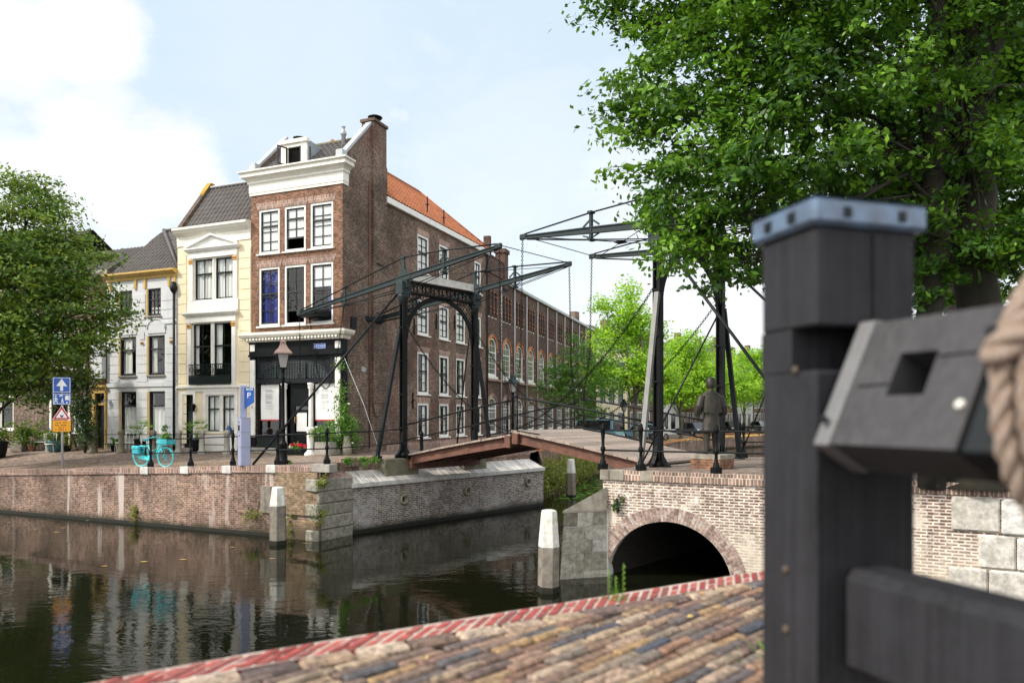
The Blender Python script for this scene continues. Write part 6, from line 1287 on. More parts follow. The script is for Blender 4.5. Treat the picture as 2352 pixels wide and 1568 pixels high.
# ================================================================ statue
sx,sy=P(1636,1000,18.35).x,18.35
e=empty('statue_plinth',(sx,sy,RZ),WA,'low brick plinth with a pale stone top under the bronze statue','plinth'); m=MB(); m.box(-.40,.40,-.40,.40,-.02,.24); m.build('brick_base',M['br_front'],e); m=MB(); m.box(-.415,.415,-.415,.415,.24,.36,bev=.01); m.build('top_slab',M['stonex'],e)
e=empty('statue',(sx-.02,sy+.05,RZ+.36),R(12),'dark bronze statue of a man in a long coat seen from behind','statue')
m=MB()
def loft(rings,n=14,fac=0):
    V=[]; k=len(rings)
    for (cx,cy,z,rx,ry) in rings:
        for i in range(n):
            a=2*math.pi*i/n; f=1+fac*(.5-random.random()); V.append((cx+rx*f*math.cos(a)*(1 if abs(math.cos(a))<.9 else 1.0),cy+ry*f*math.sin(a),z))
    m.add(V,[(j*n+i,j*n+(i+1)%n,(j+1)*n+(i+1)%n,(j+1)*n+i) for j in range(k-1) for i in range(n)]+[tuple(range(n))[::-1],tuple((k-1)*n+i for i in range(n))])
loft([(0,0,.54,.24,.19),(0,0,.57,.245,.195),(0,0,.70,.23,.18),(0,0,.92,.215,.155),(0,0,1.05,.205,.145),(0,0,1.25,.235,.15),(0,0,1.42,.265,.15),(0,0,1.52,.25,.135),(0,0,1.57,.17,.11),(0,0,1.61,.09,.09)],16,.10)
loft([(0,0,1.56,.075,.075),(0,.0,1.66,.07,.075),(.0,.02,1.70,.08,.095),(0,.02,1.78,.095,.115),(0,.02,1.86,.10,.12),(0,.02,1.92,.085,.10),(0,.02,1.955,.04,.05)],14,.05)
for sx_ in (-1,1):
    m.tube([(sx_*.24,0,1.47),(sx_*.34,-.03,1.22),(sx_*.38,.02,1.06),(sx_*.29,.16,1.00),(sx_*.20,.24,1.05)],[.105,.10,.092,.07,.05],9)
    for f in range(4): m.tube([(sx_*(.20-.012*f),.24,1.08-.02*f),(sx_*(.13-.01*f),.28,1.08-.022*f),(sx_*.11,.25,1.07-.022*f)],.012,5)
    m.tube([(sx_*.19,.24,1.07),(sx_*.16,.23,1.12)],.013,5)
    m.tube([(sx_*.11,0,.60),(sx_*.12,0,.28),(sx_*.13,-.01,.08)],[.10,.075,.065],9); m.tube([(sx_*.13,-.06,.045),(sx_*.14,.10,.045),(sx_*.15,.20,.035)],[.06,.055,.04],8)
o=m.build('body',M['bronze'],e,uvs=False); mod=o.modifiers.new('remesh','REMESH'); mod.mode='VOXEL'; mod.voxel_size=.016; mod.use_smooth_shade=True; sm=o.modifiers.new('s','SMOOTH'); sm.iterations=1; sm.factor=.4
m=MB(); 
def patch(pts): m.add(pts,[tuple(range(len(pts)))])
for a,b_ in ((-.21,.21),): 
    V=[]; k=11
    for j,(z,rr_) in enumerate(((1.50,.150),(1.36,.185),(1.18,.205),(1.10,.20))):
        for i in range(k): a_=math.pi+math.pi*i/(k-1); f=1+.05*math.sin(i*2.1+j); V.append((.29*math.cos(a_)*f*(.85 if j==0 else 1),-.0+rr_*math.sin(a_)*f,z-(.06*abs(math.sin(a_)) if j==3 else 0)))
    m.add(V,[(j*k+i,j*k+i+1,(j+1)*k+i+1,(j+1)*k+i) for j in range(3) for i in range(k-1)],0,True)
m.build('cape',M['bronze'],e,uvs=False)
m=MB(); V=[]; k=12
for j,z in enumerate((1.685,1.72,1.78,1.86,1.93,1.97)):
    rr_=(.085,.108,.115,.118,.095,.045)[j]
    for i in range(k): a_=math.pi*2*i/k; f=1+.06*math.sin(i*3+j*2); V.append((rr_*f*math.cos(a_),.015+min(.06,rr_*f*math.sin(a_)*1.08),z))
m.add(V,[(j*k+i,j*k+(i+1)%k,(j+1)*k+(i+1)%k,(j+1)*k+i) for j in range(5) for i in range(k)]+[tuple(5*k+i for i in range(k))],0,True); m.build('hair',M['bronze'],e,uvs=False)

# ================================================================ pots, plants, seats along the fronts
def pot(label,px,d,mat,r,h,fol,n,fr,fz,lm='leaf_mid',size=.1,name='plant_pot',palm=False,seed=1,zoff=0,square=False,spray=None):
    fx=Fr(*on_front(0),DF,0); x_=fx.x(px,-d); v=fx.w(x_,-d,0); zb=zl(v.x,v.y)+zoff; e=empty(name,(v.x,v.y,zb),0,label,'potted plant'); m=MB()
    if square: m.box(-r,r,-r,r,0,h,bev=.02); m.box(-r-.02,r+.02,-r-.02,r+.02,h-.08,h,bev=.01)
    else: m.lathe([(r*.7,0),(r*.9,h*.4),(r,h*.85),(r*1.06,h*.88),(r*1.06,h),(r*.9,h),(r*.85,h*.9)],14)
    m.build('pot',M[mat],e)
    if palm:
        m=MB(); m.lathe([(.07,h),(.06,h+.25)],8); g=random.Random(seed)
        for i in range(13):
            a=i*2.4; el=g.uniform(.1,1.15); dv=Vector((math.cos(a)*math.cos(el),math.sin(a)*math.cos(el),math.sin(el))); c=Vector((0,0,h+.22))+dv*.42*fr/.5; m.ct=g.random(); m.tube([(0,0,h+.2),c],.008,4)
            s_v=dv.cross(Vector((0,0,1))).normalized()
            for k in range(-5,6):
                q=(dv*math.cos(k*.24)+s_v*math.sin(k*.24)); tip=c+q*(.34+.08*g.random())*fr/.5-Vector((0,0,.05)); sw=q.cross(dv.cross(s_v)).normalized()*.014; m.ct=g.random(); m.add([c-sw,c+sw,tip],[(0,1,2)])
        m.build('fronds',M['palm'],e,attr=True,uvs=False)
    else: leafmesh('foliage',M[lm],e,[(0,0,h+fz*.7,fr,fr,fz)],n,size,spray=spray or fr*.5,up=.4,flat=1,seed=seed,core=.1); m=MB(); m.tube([(0,0,h*.8),(0,0,h+fz)],.012,5); m.build('stem',M['bark'],e,uvs=False)
    return e
pot('large fan palm in a dark pot in front of the white house',322,.75,'black',.26,.62,1,1,.62,.5,palm=True,seed=2)
pot('fan palm in a dark pot beside the green door of the cream house',452,.8,'black',.22,.62,1,1,.62,.5,palm=True,seed=5)
pot('slender green shrub in a pot near the downpipe of the white house',382,.8,'terra',.16,.35,1,420,.24,.50,lm='palm',size=.11,seed=61)
pot('leafy pot plant beside the ochre door',262,.7,'black',.15,.3,1,260,.25,.25,seed=62)
pot('potted greenery in a round teal glazed pot behind the sign pole',128,1.0,'teal',.42,.55,1,700,.5,.30,seed=63,lm='leaf_left',size=.12)
pot('square weathered planter with dark shrub near the left edge',45,1.1,'stonex',.30,.55,1,800,.5,.55,seed=64,lm='leaf_left',size=.13,square=True)
pot('leafy bush in a low terracotta pot between the planter and the bench',74,.9,'terra',.2,.3,1,700,.5,.75,seed=65,lm='leaf_left',size=.13)
pot('pale flowering plant right of the teal pot',155,.9,'black',.18,.3,1,400,.32,.3,seed=66,lm='weed',size=.1)
pot('big dark blue tub with a bush at the left edge of the street',-6,2.6,'irond',.42,.8,1,900,.5,.4,seed=67,lm='leaf_left',size=.13)
fx=Fr(*on_front(0),DF,0)
def ground_at(px,d): x_=fx.x(px,-d); v=fx.w(x_,-d,0); return (v.x,v.y,zl(v.x,v.y))
# bench
e=empty('garden_bench',ground_at(98,.8),R(DF),'pale slatted garden bench between the planter and the teal pot','bench')
m=MB(); [m.box(-.62,.62,-.22+.11*k,-.13+.11*k,.42,.45) for k in range(4)]; m.build('seat',M['zinc'],e); m=MB(); [m.box(-.62,.62,.20,.23,.52+.1*k,.58+.1*k) for k in range(2)]; m.build('backrest',M['zinc'],e)
for a in (-.58,.58):
    for b_ in (-.2,.2): m=MB(); m.box(a-.03,a+.03,b_-.03,b_+.03,-.02,.42 if b_<0 else .8); m.build('leg',M['zinc'],e)
e=empty('wicker_chair',ground_at(116,1.35),R(DF+40),'pale curved lattice garden chair in front of the dark garage','chair')
m=MB(); m.lathe([(.24,.40),(.25,.43),(.2,.44)],14); m.build('seat',M['white'],e); m=MB()
for k in range(5): A=[(.26*math.cos(a),.26*math.sin(a),.52+.09*k+.05*math.sin(a)) for a in [math.pi*i/10 for i in range(11)]]; m.tube(A,.012,4)
for i in range(0,11,2): a=math.pi*i/10; m.tube([(.25*math.cos(a),.25*math.sin(a),.42),(.27*math.cos(a),.27*math.sin(a),.93)],.010,4)
m.build('backrest',M['white'],e)
for i in range(4): a=math.pi/4+i*math.pi/2; m=MB(); m.tube([(.2*math.cos(a),.2*math.sin(a),.42),(.25*math.cos(a),.25*math.sin(a),0)],.014,5); m.build('leg',M['white'],e)
# white bistro chairs and a parasol-like table by the white house
for i,(px_,lb) in enumerate(((277,'small white metal chair beside the ochre door'),(302,'small white metal chair just left of the large palm'))):
    e=empty('bistro_chair',ground_at(px_,.9),R(DF+(25 if i else -30)),lb,'chair','small white metal chairs at the white house'); MB().box(-.2,.2,-.2,.2,.44,.46,bev=.005).build('seat',M['white'],e)
    m=MB(); m.tube([(-.19,.19,.46),(-.19,.22,.85),(0,.23,.92),(.19,.22,.85),(.19,.19,.46)],.012,5); m.tube([(0,.2,.46),(0,.23,.92)],.01,4); m.build('backrest',M['white'],e)
    for a in (-.18,.18):
        for b_ in (-.18,.18): m=MB(); m.tube([(a,b_,.44),(a*1.2,b_*1.2,0)],.011,5); m.build('leg',M['white'],e)
e=empty('garden_table',ground_at(358,.7),R(DF),'white slatted garden bench table behind the bicycle','table'); m=MB(); m.box(-.65,.65,-.3,.3,.78,.81,bev=.01); m.build('top',M['white'],e)
m=MB(); [m.box(-.63+.09*k,-.60+.09*k,-.31,-.30,.50,.78) for k in range(15)]; m.build('slat_apron',M['white'],e)
for a in (-.6,.6):
    for b_ in (-.25,.25): m=MB(); m.box(a-.02,a+.02,b_-.02,b_+.02,0,.78); m.build('leg',M['white'],e)
g=ground_at(531,.35); m=MB(); m.lathe([(.08,0),(.12,.15),(.12,.32),(.06,.40),(.07,.44)],12); v=fx.w(fx.x(526,-.1),-.1,0); M['bluev']=plain('blue_vase_glaze',(.01,.06,.22),.2); tag(m.build('vase',M['bluev'],None,loc=(v.x,v.y,fc.z(526,1000)+LZ)),'dark blue vase on the window ledge of the cream house','vase')
# pub front: flowers, trough, stone bollard, climbing rose
e=empty('flower_box',ground_at(682,.9),R(DF),'box of red and white flowers at the shop door','flowers'); MB().box(-.42,.42,-.15,.15,0,.28,bev=.02).build('planter_box',M['black'],e); leafmesh('foliage',M['leaf_mid'],e,[(0,0,.34,.42,.16,.12)],500,.08,spray=.12,up=.5,flat=1,seed=71,core=.1); leafmesh('blossoms',M['flower'],e,[(.08,-.02,.42,.32,.16,.10)],420,.07,spray=.08,up=.6,flat=1,seed=72,core=.1,aspect=.9); leafmesh('white_blossoms',M['petal'],e,[(-.3,-.02,.40,.14,.14,.1)],120,.06,spray=.08,flat=1,seed=73,core=.1,aspect=.9)
e=empty('stone_bollard',ground_at(713,1.0),0,'pale turned stone bollard beside the shop door column','bollard'); m=MB(); m.lathe([(.24,-.03),(.25,.08),(.15,.18),(.12,.25),(.14,.6),(.15,1.0),(.18,1.06),(.18,1.12),(.10,1.18)],14); m.build('shaft',M['white'],e)
e=empty('stone_trough',ground_at(748,.75),R(DF),'square grey stone planter under the climbing rose','planter'); m=MB(); m.box(-.36,.36,-.28,.28,0,.55,bev=.03); m.build('trough',M['stone'],e)
ro=ground_at(790,.25); e=empty('climbing_rose',ro,0,'climbing rose with a few white blooms at the corner of the brown house','climbing plant')
lc=[(-.9,-.3,.9,.45,.3,.35),(-.3,-.2,1.0,.5,.35,.6),(.1,-.1,1.5,.4,.3,.6),(.2,0,.7,.4,.3,.5),(-.1,-.05,2.2,.28,.2,.6),(-.15,0,3.0,.18,.15,.45),(-.2,.05,3.6,.12,.12,.3),(.35,0,1.2,.3,.2,.4)]
leafmesh('foliage',M['leaf_mid'],e,lc,4200,.085,spray=.25,flat=1,up=.3,seed=74,core=.15); m=MB(); limb(m,(0,0,0),(-.15,0,3.5),.03,.01,.03,8,5); limb(m,(0,0,.1),(-.9,-.25,1.0),.02,.008,.1,6,5); limb(m,(.05,0,.1),(.35,0,1.4),.02,.008,.1,6,5); m.build('stem',M['bark'],e,uvs=False)
m=MB(); [m.lathe([(.02,-.03),(.06,0),(.05,.04),(0,.05)],7,(a,b_,c)) for a,b_,c in ((.25,-.2,2.1),(-.9,-.55,.9),(-.2,-.4,1.3),(.4,-.2,.5),(-1.0,-.5,1.15))]; m.build('blooms',M['petal'],e,uvs=False)
e=empty('corner_guard_stone',ground_at(797,.35),0,'small worn guard stone at the corner of the brown house','bollard'); m=MB(); m.lathe([(.20,-.02),(.18,.4),(.13,.75),(.05,.82)],8); m.build('stone',M['stonex'],e)

# ================================================================ far side of the canal: houses, cars, motorcycles
def farhouse(o,deg,W,hh,rf,mat,label,seed):
    g=random.Random(seed); e=empty('canal_house',o,R(deg),label,'house'); ws=[]; n=max(2,int(W/1.9)); fl_=[(.5,2.6)]+[(3.3+2.7*k,5.1+2.7*k) for k in range(int((hh-3.2)/2.7))]
    for a,b_ in fl_:
        for i in range(n): x0=.45+(W-.9)*i/n+.15; ws.append((x0,x0+(W-.9)/n-.45,a,min(b_,hh-.3)))
    shell(e,W,8,hh,mat,ws,side='br_side')
    for w_ in ws: win(e,*w_,fr='white' if g.random()<.8 else 'creamw',nx=2,nz=2,glass='glassd',sill=None,fw=.12,split=w_[2]+(w_[3]-w_[2])*.6)
    m=MB(); m.sweep([(0,0,0),(W,0,0)],[(0,hh-.35),(.1,hh-.3),(.25,hh-.05),(.25,hh+.05),(0,hh+.08)]); m.build('cornice',M['white'],e)
    m=MB(); tiles(m,(0,0,hh+.05),(1,0,0),(0,4,rf),W,math.hypot(4,rf),tw=.4,tl=.5,amp=.03); m.quad((0,4,hh+rf),(W,4,hh+rf),(W,8,hh),(0,8,hh)); m.prismx([(0,hh),(8,hh),(4,hh+rf-.05)],0.02,.1); m.prismx([(0,hh),(8,hh),(4,hh+rf-.05)],W-.1,W-.02); m.build('roof',M['tile'],e)
    m=MB(); m.box(W*.3,W*.3+.8,3.6,4.3,hh+rf-.6,hh+rf+1.1); m.build('chimney',M['br_side'],e)
    return e
o=Vector((8.2,70,0)); d=Vector((.60,.80,0)); t=0
specs=[(6.5,9.0,2.8,'cream','cream rendered canal house behind the small dark tree'),(6,8.6,3.0,'br_ware','brown canal house behind the tallest lime tree'),(7,9.4,3.0,'stuc','pale stuccoed canal house behind the tallest lime tree trunk'),(6,8.3,3.2,'br_front','red brown canal house between the lime trees with a dark roof'),(7,9.2,2.8,'br_ware','brown brick canal house behind the motorcycle'),(6.5,8.8,3.0,'br_front','red brown canal house left of the statue'),(7,9.6,3.0,'stuc','white canal house behind the statue'),(6.5,8.6,3,'br_ware','brown canal house right of the statue'),(8,9.5,3,'br_side','dark brown canal house beside the big grey post'),(8,9,3,'br_front','red brown canal house hidden by the big grey post'),(9,9.4,3,'br_ware','brown canal house at the far end of the canal')]
for i,(w_,hh_,rf,mt,lb) in enumerate(specs):
    q=o+d*t; farhouse((q.x,q.y,1.75),math.degrees(math.atan2(.8,.6)),w_-.02,hh_,rf,mt,lb,i); t+=w_
land('far_quay',[(46,42),(420,60),(420,230),(82,104),(52,74)],lambda x,y:1.9,M['pave'],40,(50,60,50,60),'brick quay on the far right side of the canal')
o=Vector((56,58,0)); d=Vector((.985,.17,0)); t=0
for i,(w_,hh_,mt) in enumerate(((7,9,'br_ware'),(6,8.4,'stuc'),(7,9.6,'br_front'),(6.5,8.8,'cream'),(7,9.2,'br_side'),(7,8.6,'br_ware'),(6,9.4,'br_front'),(8,9,'stuc'))):
    q=o+d*t; farhouse((q.x,q.y,1.9),math.degrees(math.atan2(.17,.985)),w_-.02,hh_,2.8,mt,('first','second','third','fourth','fifth','sixth','seventh','last')[i]+' house of the row on the far right quay behind the big tree',30+i); t+=w_
def car(loc,rz,label,mat,van=False,grp='cars parked by the far canal'):
    e=empty('parked_car',loc,rz,label,'car',grp); h1=1.0 if van else .80; top=1.85 if van else 1.42
    m=MB(); m.prismx([(-2.0,.28),(2.0,.28),(2.05,.55),(1.95,h1-.05),(1.1 if not van else 1.6,h1+.02),(-1.75,h1+.04),(-2.02,h1-.1),(-2.08,.5)][::-1],-.84,.84); m.prismx([(-1.7,h1),(1.05 if not van else 1.55,h1),(.45 if not van else 1.2,top),(-1.2 if not van else -1.7,top)][::-1],-.74,.74); m.build('body',M[mat],e,bevel=.06)
    m=MB(); m.prismx([(-1.5,h1+.06),(.85 if not van else 1.4,h1+.06),(.38 if not van else 1.12,top-.09),(-1.1 if not van else -1.5,top-.09)][::-1],-.755,.755); m.box(-.62,.62,-1.78 if not van else -1.76,1.3,h1+.1,top-.14) if van else m.prismx([(-1.62,h1+.05),(1.0,h1+.05),(.47,top-.07),(-1.21,top-.07)][::-1],-.66,.66); m.build('windows',M['glassd'],e)
    for a in (-.78,.78):
        for b_ in (-1.3,1.3): m=MB(Matrix.Translation((a,b_,.31))@Matrix.Rotation(R(90),4,'Y')); m.lathe([(.18,-.1),(.31,-.09),(.31,.09),(.18,.1)],16); w_=m.build('wheel',M['rubber'],e); m=MB(Matrix.Translation((a*1.13,b_,.31))@Matrix.Rotation(R(90),4,'Y')); m.lathe([(.17,-.02),(.17,.02)],12); m.build('rim',M['zinc'],w_)
    for a in (-.62,.62): MB().box(a-.14,a+.14,-2.09,-2.0,.58,.70,bev=.02).build('headlight',M['signw'],e)
    MB().box(-.25,.25,-2.11,-2.07,.36,.46).build('number_plate',M['yell'],e); return e
M['carblue']=plain('light_blue_car_paint',(.16,.32,.42),.25,coat=.6,var=.05); M['cardark']=plain('dark_car_paint',(.03,.035,.05),.25,coat=.6,var=.1); M['carsil']=plain('silver_car_paint',(.35,.37,.40),.25,coat=.6,var=.05)
def onz(px,Y): v=P(px,955,Y); return (v.x,v.y,zl(v.x,v.y)+.01)
car(onz(1368,55),R(60),'light blue car with a white rear parked beyond the far bridge railing','carblue',True)
car(onz(1590,77),R(20),'dark car parked left of the statue facing the water','cardark')
car(onz(1672,90),R(15),'dark car parked right of the statue','cardark'); car(onz(1742,97),R(15),'silver car parked beside the big grey post','carsil'); car(onz(1470,64),R(70),'blue car parked behind the side strut of the second portal','carblue')
def moto(loc,rz,label,mat):
    e=empty('motorcycle',loc,rz,label,'motorcycle','motorcycles by the canal')
    for a in (-.68,.68): m=MB(); m.ring((a,0,.32),(0,1,0),.26,.065,18,7); m.build('wheel',M['rubber'],e)
    m=MB(); m.prism([(-.55,.45),(-.1,.28),(.35,.30),(.45,.7),(.1,.95),(-.2,.75),(-.75,.85),(-.8,.7)],-.13,.13); m.build('body',M[mat],e,bevel=.05)
    m=MB(); m.tube([(.68,.06,.32),(.42,.06,.95)],.025,6); m.tube([(.68,-.06,.32),(.42,-.06,.95)],.025,6); m.tube([(.35,-.36,1.05),(.42,0,1.0),(.35,.36,1.05)],.018,6); m.build('fork',M['zinc'],e)
    m=MB(); m.prism([(.40,.8),(.55,.85),(.45,1.2),(.36,1.15)],-.15,.15); m.build('windscreen',M['signw'],e); m=MB(); m.box(-.6,.0,-.12,.12,.82,.9,bev=.03); m.build('saddle',M['black'],e); return e
moto(onz(1515,60),R(30),'white motorcycle between the second portal post and the railing','signw'); moto(onz(1480,61),R(50),'blue motorcycle half hidden by the side strut of the second portal','carblue')
# weathered post with two pointed arms by the right tree
v=P(2232,700,15.0); e=empty('weathered_signpost',(v.x,v.y,RZ),R(5),'weathered grey wooden post with two pointed arms in front of the right trunk','signpost'); zt=lambda py:H-(py-HY)/F*15-RZ
m=MB(); m.box(-.11,.11,-.11,.11,0,zt(640)); m.build('post',M['pile'],e)
for z in (zt(655),zt(708)): m=MB(); m.prism([(-.11,z-.36),(-.11,z+.08),(-.48,z+.05),(-.58,z-.0),(-.33,z-.2)],-.05,.05); m.build('pointed_arm',M['stone'],e)

# ================================================================ foreground windlass
a=Vector((.96,.273,0)).normalized(); p2=Vector((-.273,.96,0)); C0=Vector((.700,1.655,0))
WR=math.atan2(a.y,a.x); e=empty('windlass',(C0.x,C0.y,NZ),WR,'big dark grey timber post with a hexagonal wooden winch drum in the foreground','windlass')
def tz(py,Y): return H-(py-HY)/F*Y-NZ
M['gpaint']=plain('dark_grey_timber_paint',(.025,.025,.029),.6,var=.35,scale=5,bmp=.4,streak=.4,spec=.15,grain=.22); M['gpaint2']=plain('grey_worn_timber_paint',(.056,.055,.059),.65,var=.3,scale=7,bmp=.3,spec=.2,grain=.2); M['capm']=plain('blue_grey_zinc_cap',(.13,.20,.30),.4,.2,var=.4,scale=16,col2=(.08,.10,.14))
M['boltm']=plain('dull_bolt',(.09,.065,.045),.7,var=.4); PW,PD=.285,.205; zt_=tz(505,1.655)
z_s0,z_s1=tz(852,1.7),tz(752,1.7)
m=MB()
m.box(0,PW,0,PD,-.1,z_s0,bev=.006); m.box(0,PW,0,PD,z_s1,zt_,bev=.006); m.box(0,PW,.085,PD,z_s0,z_s1); post=m.build('post',M['gpaint'],e)
m=MB(Matrix.Translation((.20,-.09,(z_s0+z_s1)/2))@Matrix.Rotation(R(-90),4,'X')); m.lathe([(.045,-.0),(.045,.17)],12); m.build('axle',M['black'],post)
m=MB(); m.box(.155,.159,-.002,.004,z_s1,zt_-.02); m.build('timber_crack',M['room'],post)
zc0,zc1=tz(505,1.655),tz(438,1.655)
m=MB(); m.box(-.02,PW+.02,-.02,PD+.02,zc0-.012,zc0+.052,bev=.010); m.add([(-.02,-.02,zc0+.052),(PW+.02,-.02,zc0+.052),(PW+.02,PD+.02,zc0+.052),(-.02,PD+.02,zc0+.052),(PW/2,PD/2,zc0+.067)],[(0,1,4),(1,2,4),(2,3,4),(3,0,4)]); cp=m.build('cap',M['capm'],e)
[MB().box(u-.010,u+.010,-.024,-.019,zc0+.006,zc0+.030).build('cap_nail',M['irond'],cp) for u in (.07,.225)]; [MB().box(-.024,-.019,v_-.012,v_+.012,zc0+.006,zc0+.030).build('cap_nail',M['irond'],cp) for v_ in (.06,.15)]
for z in (tz(850,1.72),tz(1315,1.72),tz(1455,1.72)):
    m=MB(Matrix.Translation((0,.105 if z<tz(900,1.7) else .07,z))@Matrix.Rotation(R(-90),4,'Y')); m.lathe([(.011,0),(.011,.004),(.006,.008)],8); m.build('bolt',M['boltm'],post)
iv=(Matrix.Translation((C0.x,C0.y,NZ))@Matrix.Rotation(WR,4,'Z')).inverted()
ax=Vector((.34,-.94,0)).normalized(); b0=Vector((.677,1.62,3.836)); th=R(26); un=Vector((-ax.y*math.sin(th)*-1*-1,0,0))
side=Vector((.94,.34,0)).normalized()                   # horizontal, across the drum axis, to the right
def frame_dr(t,u,w): return iv@(b0+ax*t+side*u+Vector((0,0,w)))
hexp=[(0,0),(.137,.281),(.36,.27),(.42,.08),(.32,-.03),(.11,-.065)]
cu_=sum(q[0] for q in hexp)/6; cw_=sum(q[1] for q in hexp)/6
def hexsec(t,f): return [frame_dr(t,cu_+(q[0]-cu_)*f,cw_+(q[1]-cw_)*f) for q in hexp]
def hexpr(m,t0,t1,f0,f1=None):
    f1=f1 or f0; A,B=hexsec(t0,f0),hexsec(t1,f1); m.add(A+B,[(0,1,2,3,4,5),(11,10,9,8,7,6)]+[(i,6+i,6+(i+1)%6,(i+1)%6) for i in range(6)])
m=MB(); A_,B_=hexsec(.045,.965),hexsec(.36,.965); m.add(A_+B_,[(i,6+i,6+(i+1)%6,(i+1)%6) for i in range(1,6)])
fu=Vector((math.sin(th),math.cos(th))); f0=Vector(hexp[0]); nn=Vector((-math.cos(th),math.sin(th)))
def face(t,v,o): q=f0+(Vector((cu_,cw_))-f0)*.035+fu*v+nn*o; return frame_dr(t,q.x,q.y)
A0_,A1_,B0_,B1_=A_[0],A_[1],B_[0],B_[1]; H_=[face(.145,.115,0),face(.235,.115,0),face(.235,.215,0),face(.145,.215,0)]; I_=[face(.145,.115,-.10),face(.235,.115,-.10),face(.235,.215,-.10),face(.145,.215,-.10)]
m.add([A0_,B0_,B1_,A1_]+H_+I_,[(0,1,5,4),(1,2,6,5),(2,3,7,6),(3,0,4,7),(4,5,9,8),(5,6,10,9),(6,7,11,10),(7,4,8,11)]); dr2=m.build('winch_drum',M['gpaint2'],e)
m=MB(); hexpr(m,0,.045,1.0); m.build('drum_collar',M['zinc2'] if 'zinc2' in M else plain('pale_worn_collar',(.14,.14,.145),.6,var=.2,scale=9),dr2,bevel=.004)
m=MB(); hexpr(m,.046,.062,.955); hexpr(m,.345,.36,.972); m.build('drum_groove',M['room'],dr2)
m=MB(); hexpr(m,.362,.42,1.02,1.0); m.build('drum_collar',M['irond'],dr2,bevel=.006)
# square handspike socket on the visible face
fu=Vector((math.sin(th),math.cos(th))); f0=Vector(hexp[0]); nn=Vector((-math.cos(th),math.sin(th)))
def face(t,v,o): q=f0+(Vector((cu_,cw_))-f0)*.035+fu*v+nn*o; return frame_dr(t,q.x,q.y)
m=MB(); m.add([face(.14,.11,-.099),face(.24,.11,-.099),face(.24,.22,-.099),face(.14,.22,-.099)],[(0,1,2,3)]); m.build('socket_shade_plate',M['room'],dr2)  # black back plate carries the shade of the recess in its colour
for t_,v_ in ((.325,.09),(.335,.245)):
    c=face(t_,v_,.002); nw_=(face(t_,v_,.01)-c).normalized(); m=MB(Matrix.Translation(c)@nw_.to_track_quat('Z','Y').to_matrix().to_4x4()); m.lathe([(.010,-.004),(.010,.004),(.005,.007)],10); m.build('bolt',M['petal' if v_<.1 else 'gpaint'],dr2)
c=face(.022,.05,0)+(face(.02,.05,.02)-face(.02,.05,0)); m=MB(Matrix.Translation(c)); m.lathe([(.008,-.008),(.008,.008)],8); m.build('bolt',M['irond'],dr2)
for v_ in (.13,.19): m=MB(); qa,qb=face(.063 if v_<.15 else .24,v_+.01,.001),face(.144 if v_<.15 else .34,v_+.012,.001); m.bar(qa,qb,.003,.004); m.build('plank_seam',M['room'],dr2)
m=MB(); cc=Vector((.235,.09))
def circ(t,r,n=28): return [frame_dr(t,cc.x+r*math.cos(2*math.pi*i/n),cc.y+r*math.sin(2*math.pi*i/n)) for i in range(n)]
Rr=.245
for (t0,t1,r0,r1) in ((.42,1.5,Rr,Rr),): A,B=circ(t0,r0),circ(t1,r1); m.add(A+B,[(i,28+i,28+(i+1)%28,(i+1)%28) for i in range(28)]+[tuple(range(28)),tuple(range(55,27,-1))],0,True)
m.build('drum_core',M['gpaint'],dr2)
# lower rail towards the camera
bd=ax; q0=Vector((.762,1.675,3.549)); pr=[]
def rail(t,u,w): return iv@(q0+bd*t+side*u+Vector((0,0,w)))
m=MB(); V=[]
for t in (0.02,2.6):
    for u_,w_ in ((0,-.222),(0,-.022),(.022,0),(.115,0),(.14,-.022),(.14,-.222)): V.append(rail(t,u_,w_))
m.add(V,[(0,1,2,3,4,5),(11,10,9,8,7,6)]+[(i,6+i,6+(i+1)%6,(i+1)%6) for i in range(6)]); m.build('lower_rail',M['gpaint'],e,bevel=.004)
# rope wound on the drum: twisted strands
M['rope']=plain('old_manila_rope',(.50,.40,.34),.95,var=.45,scale=45,bmp=.9,col2=(.36,.25,.18))
eo=empty('rope_coil',e.matrix_world@Vector((0,0,0)) if 0 else (C0.x,C0.y,NZ),WR,'thick beige rope wound around the winch drum at the right edge','rope')
m=MB(); rr0=.019; turns=9; n=96
def ropec(s):                                          # s in turns
    t=.44+s*.040; r=Rr+.022+.004*math.sin(s*3.1); a_=2*math.pi*s; return frame_dr(t,cc.x+r*math.cos(a_),cc.y+r*math.sin(a_))
def strands(m,cf,s0,s1,steps,r,tw):
    for k in range(3):
        pts=[]
        for i in range(steps+1):
            s=s0+(s1-s0)*i/steps; c=cf(s); d=(cf(s+.002)-cf(s-.002)).normalized(); u1=d.orthogonal().normalized() if 0 else d.cross(iv.to_3x3()@ax).normalized(); u2=d.cross(u1); ph=tw*s+k*2*math.pi/3; pts.append(c+(u1*math.cos(ph)+u2*math.sin(ph))*r*.52)
        m.tube(pts,r*.56,7)
strands(m,ropec,0,turns,turns*80,rr0,2*math.pi*13)
o=m.build('winding',M['rope'],eo,uvs=False)
m=MB(); 
def over(s): q=frame_dr(.50+.5*s,cc.x+(Rr+.045)*math.cos(2.75-1.6*s),cc.y+(Rr+.045)*math.sin(2.75-1.6*s)); return q
strands(m,over,-.1,1,90,rr0*1.4,2*math.pi*5); m.build('loose_turn',M['rope'],eo,uvs=False)
SKYMIX=.88; SUNE=3.3; SUNANG=5; EXPO=0.42; FSTOP=1.6
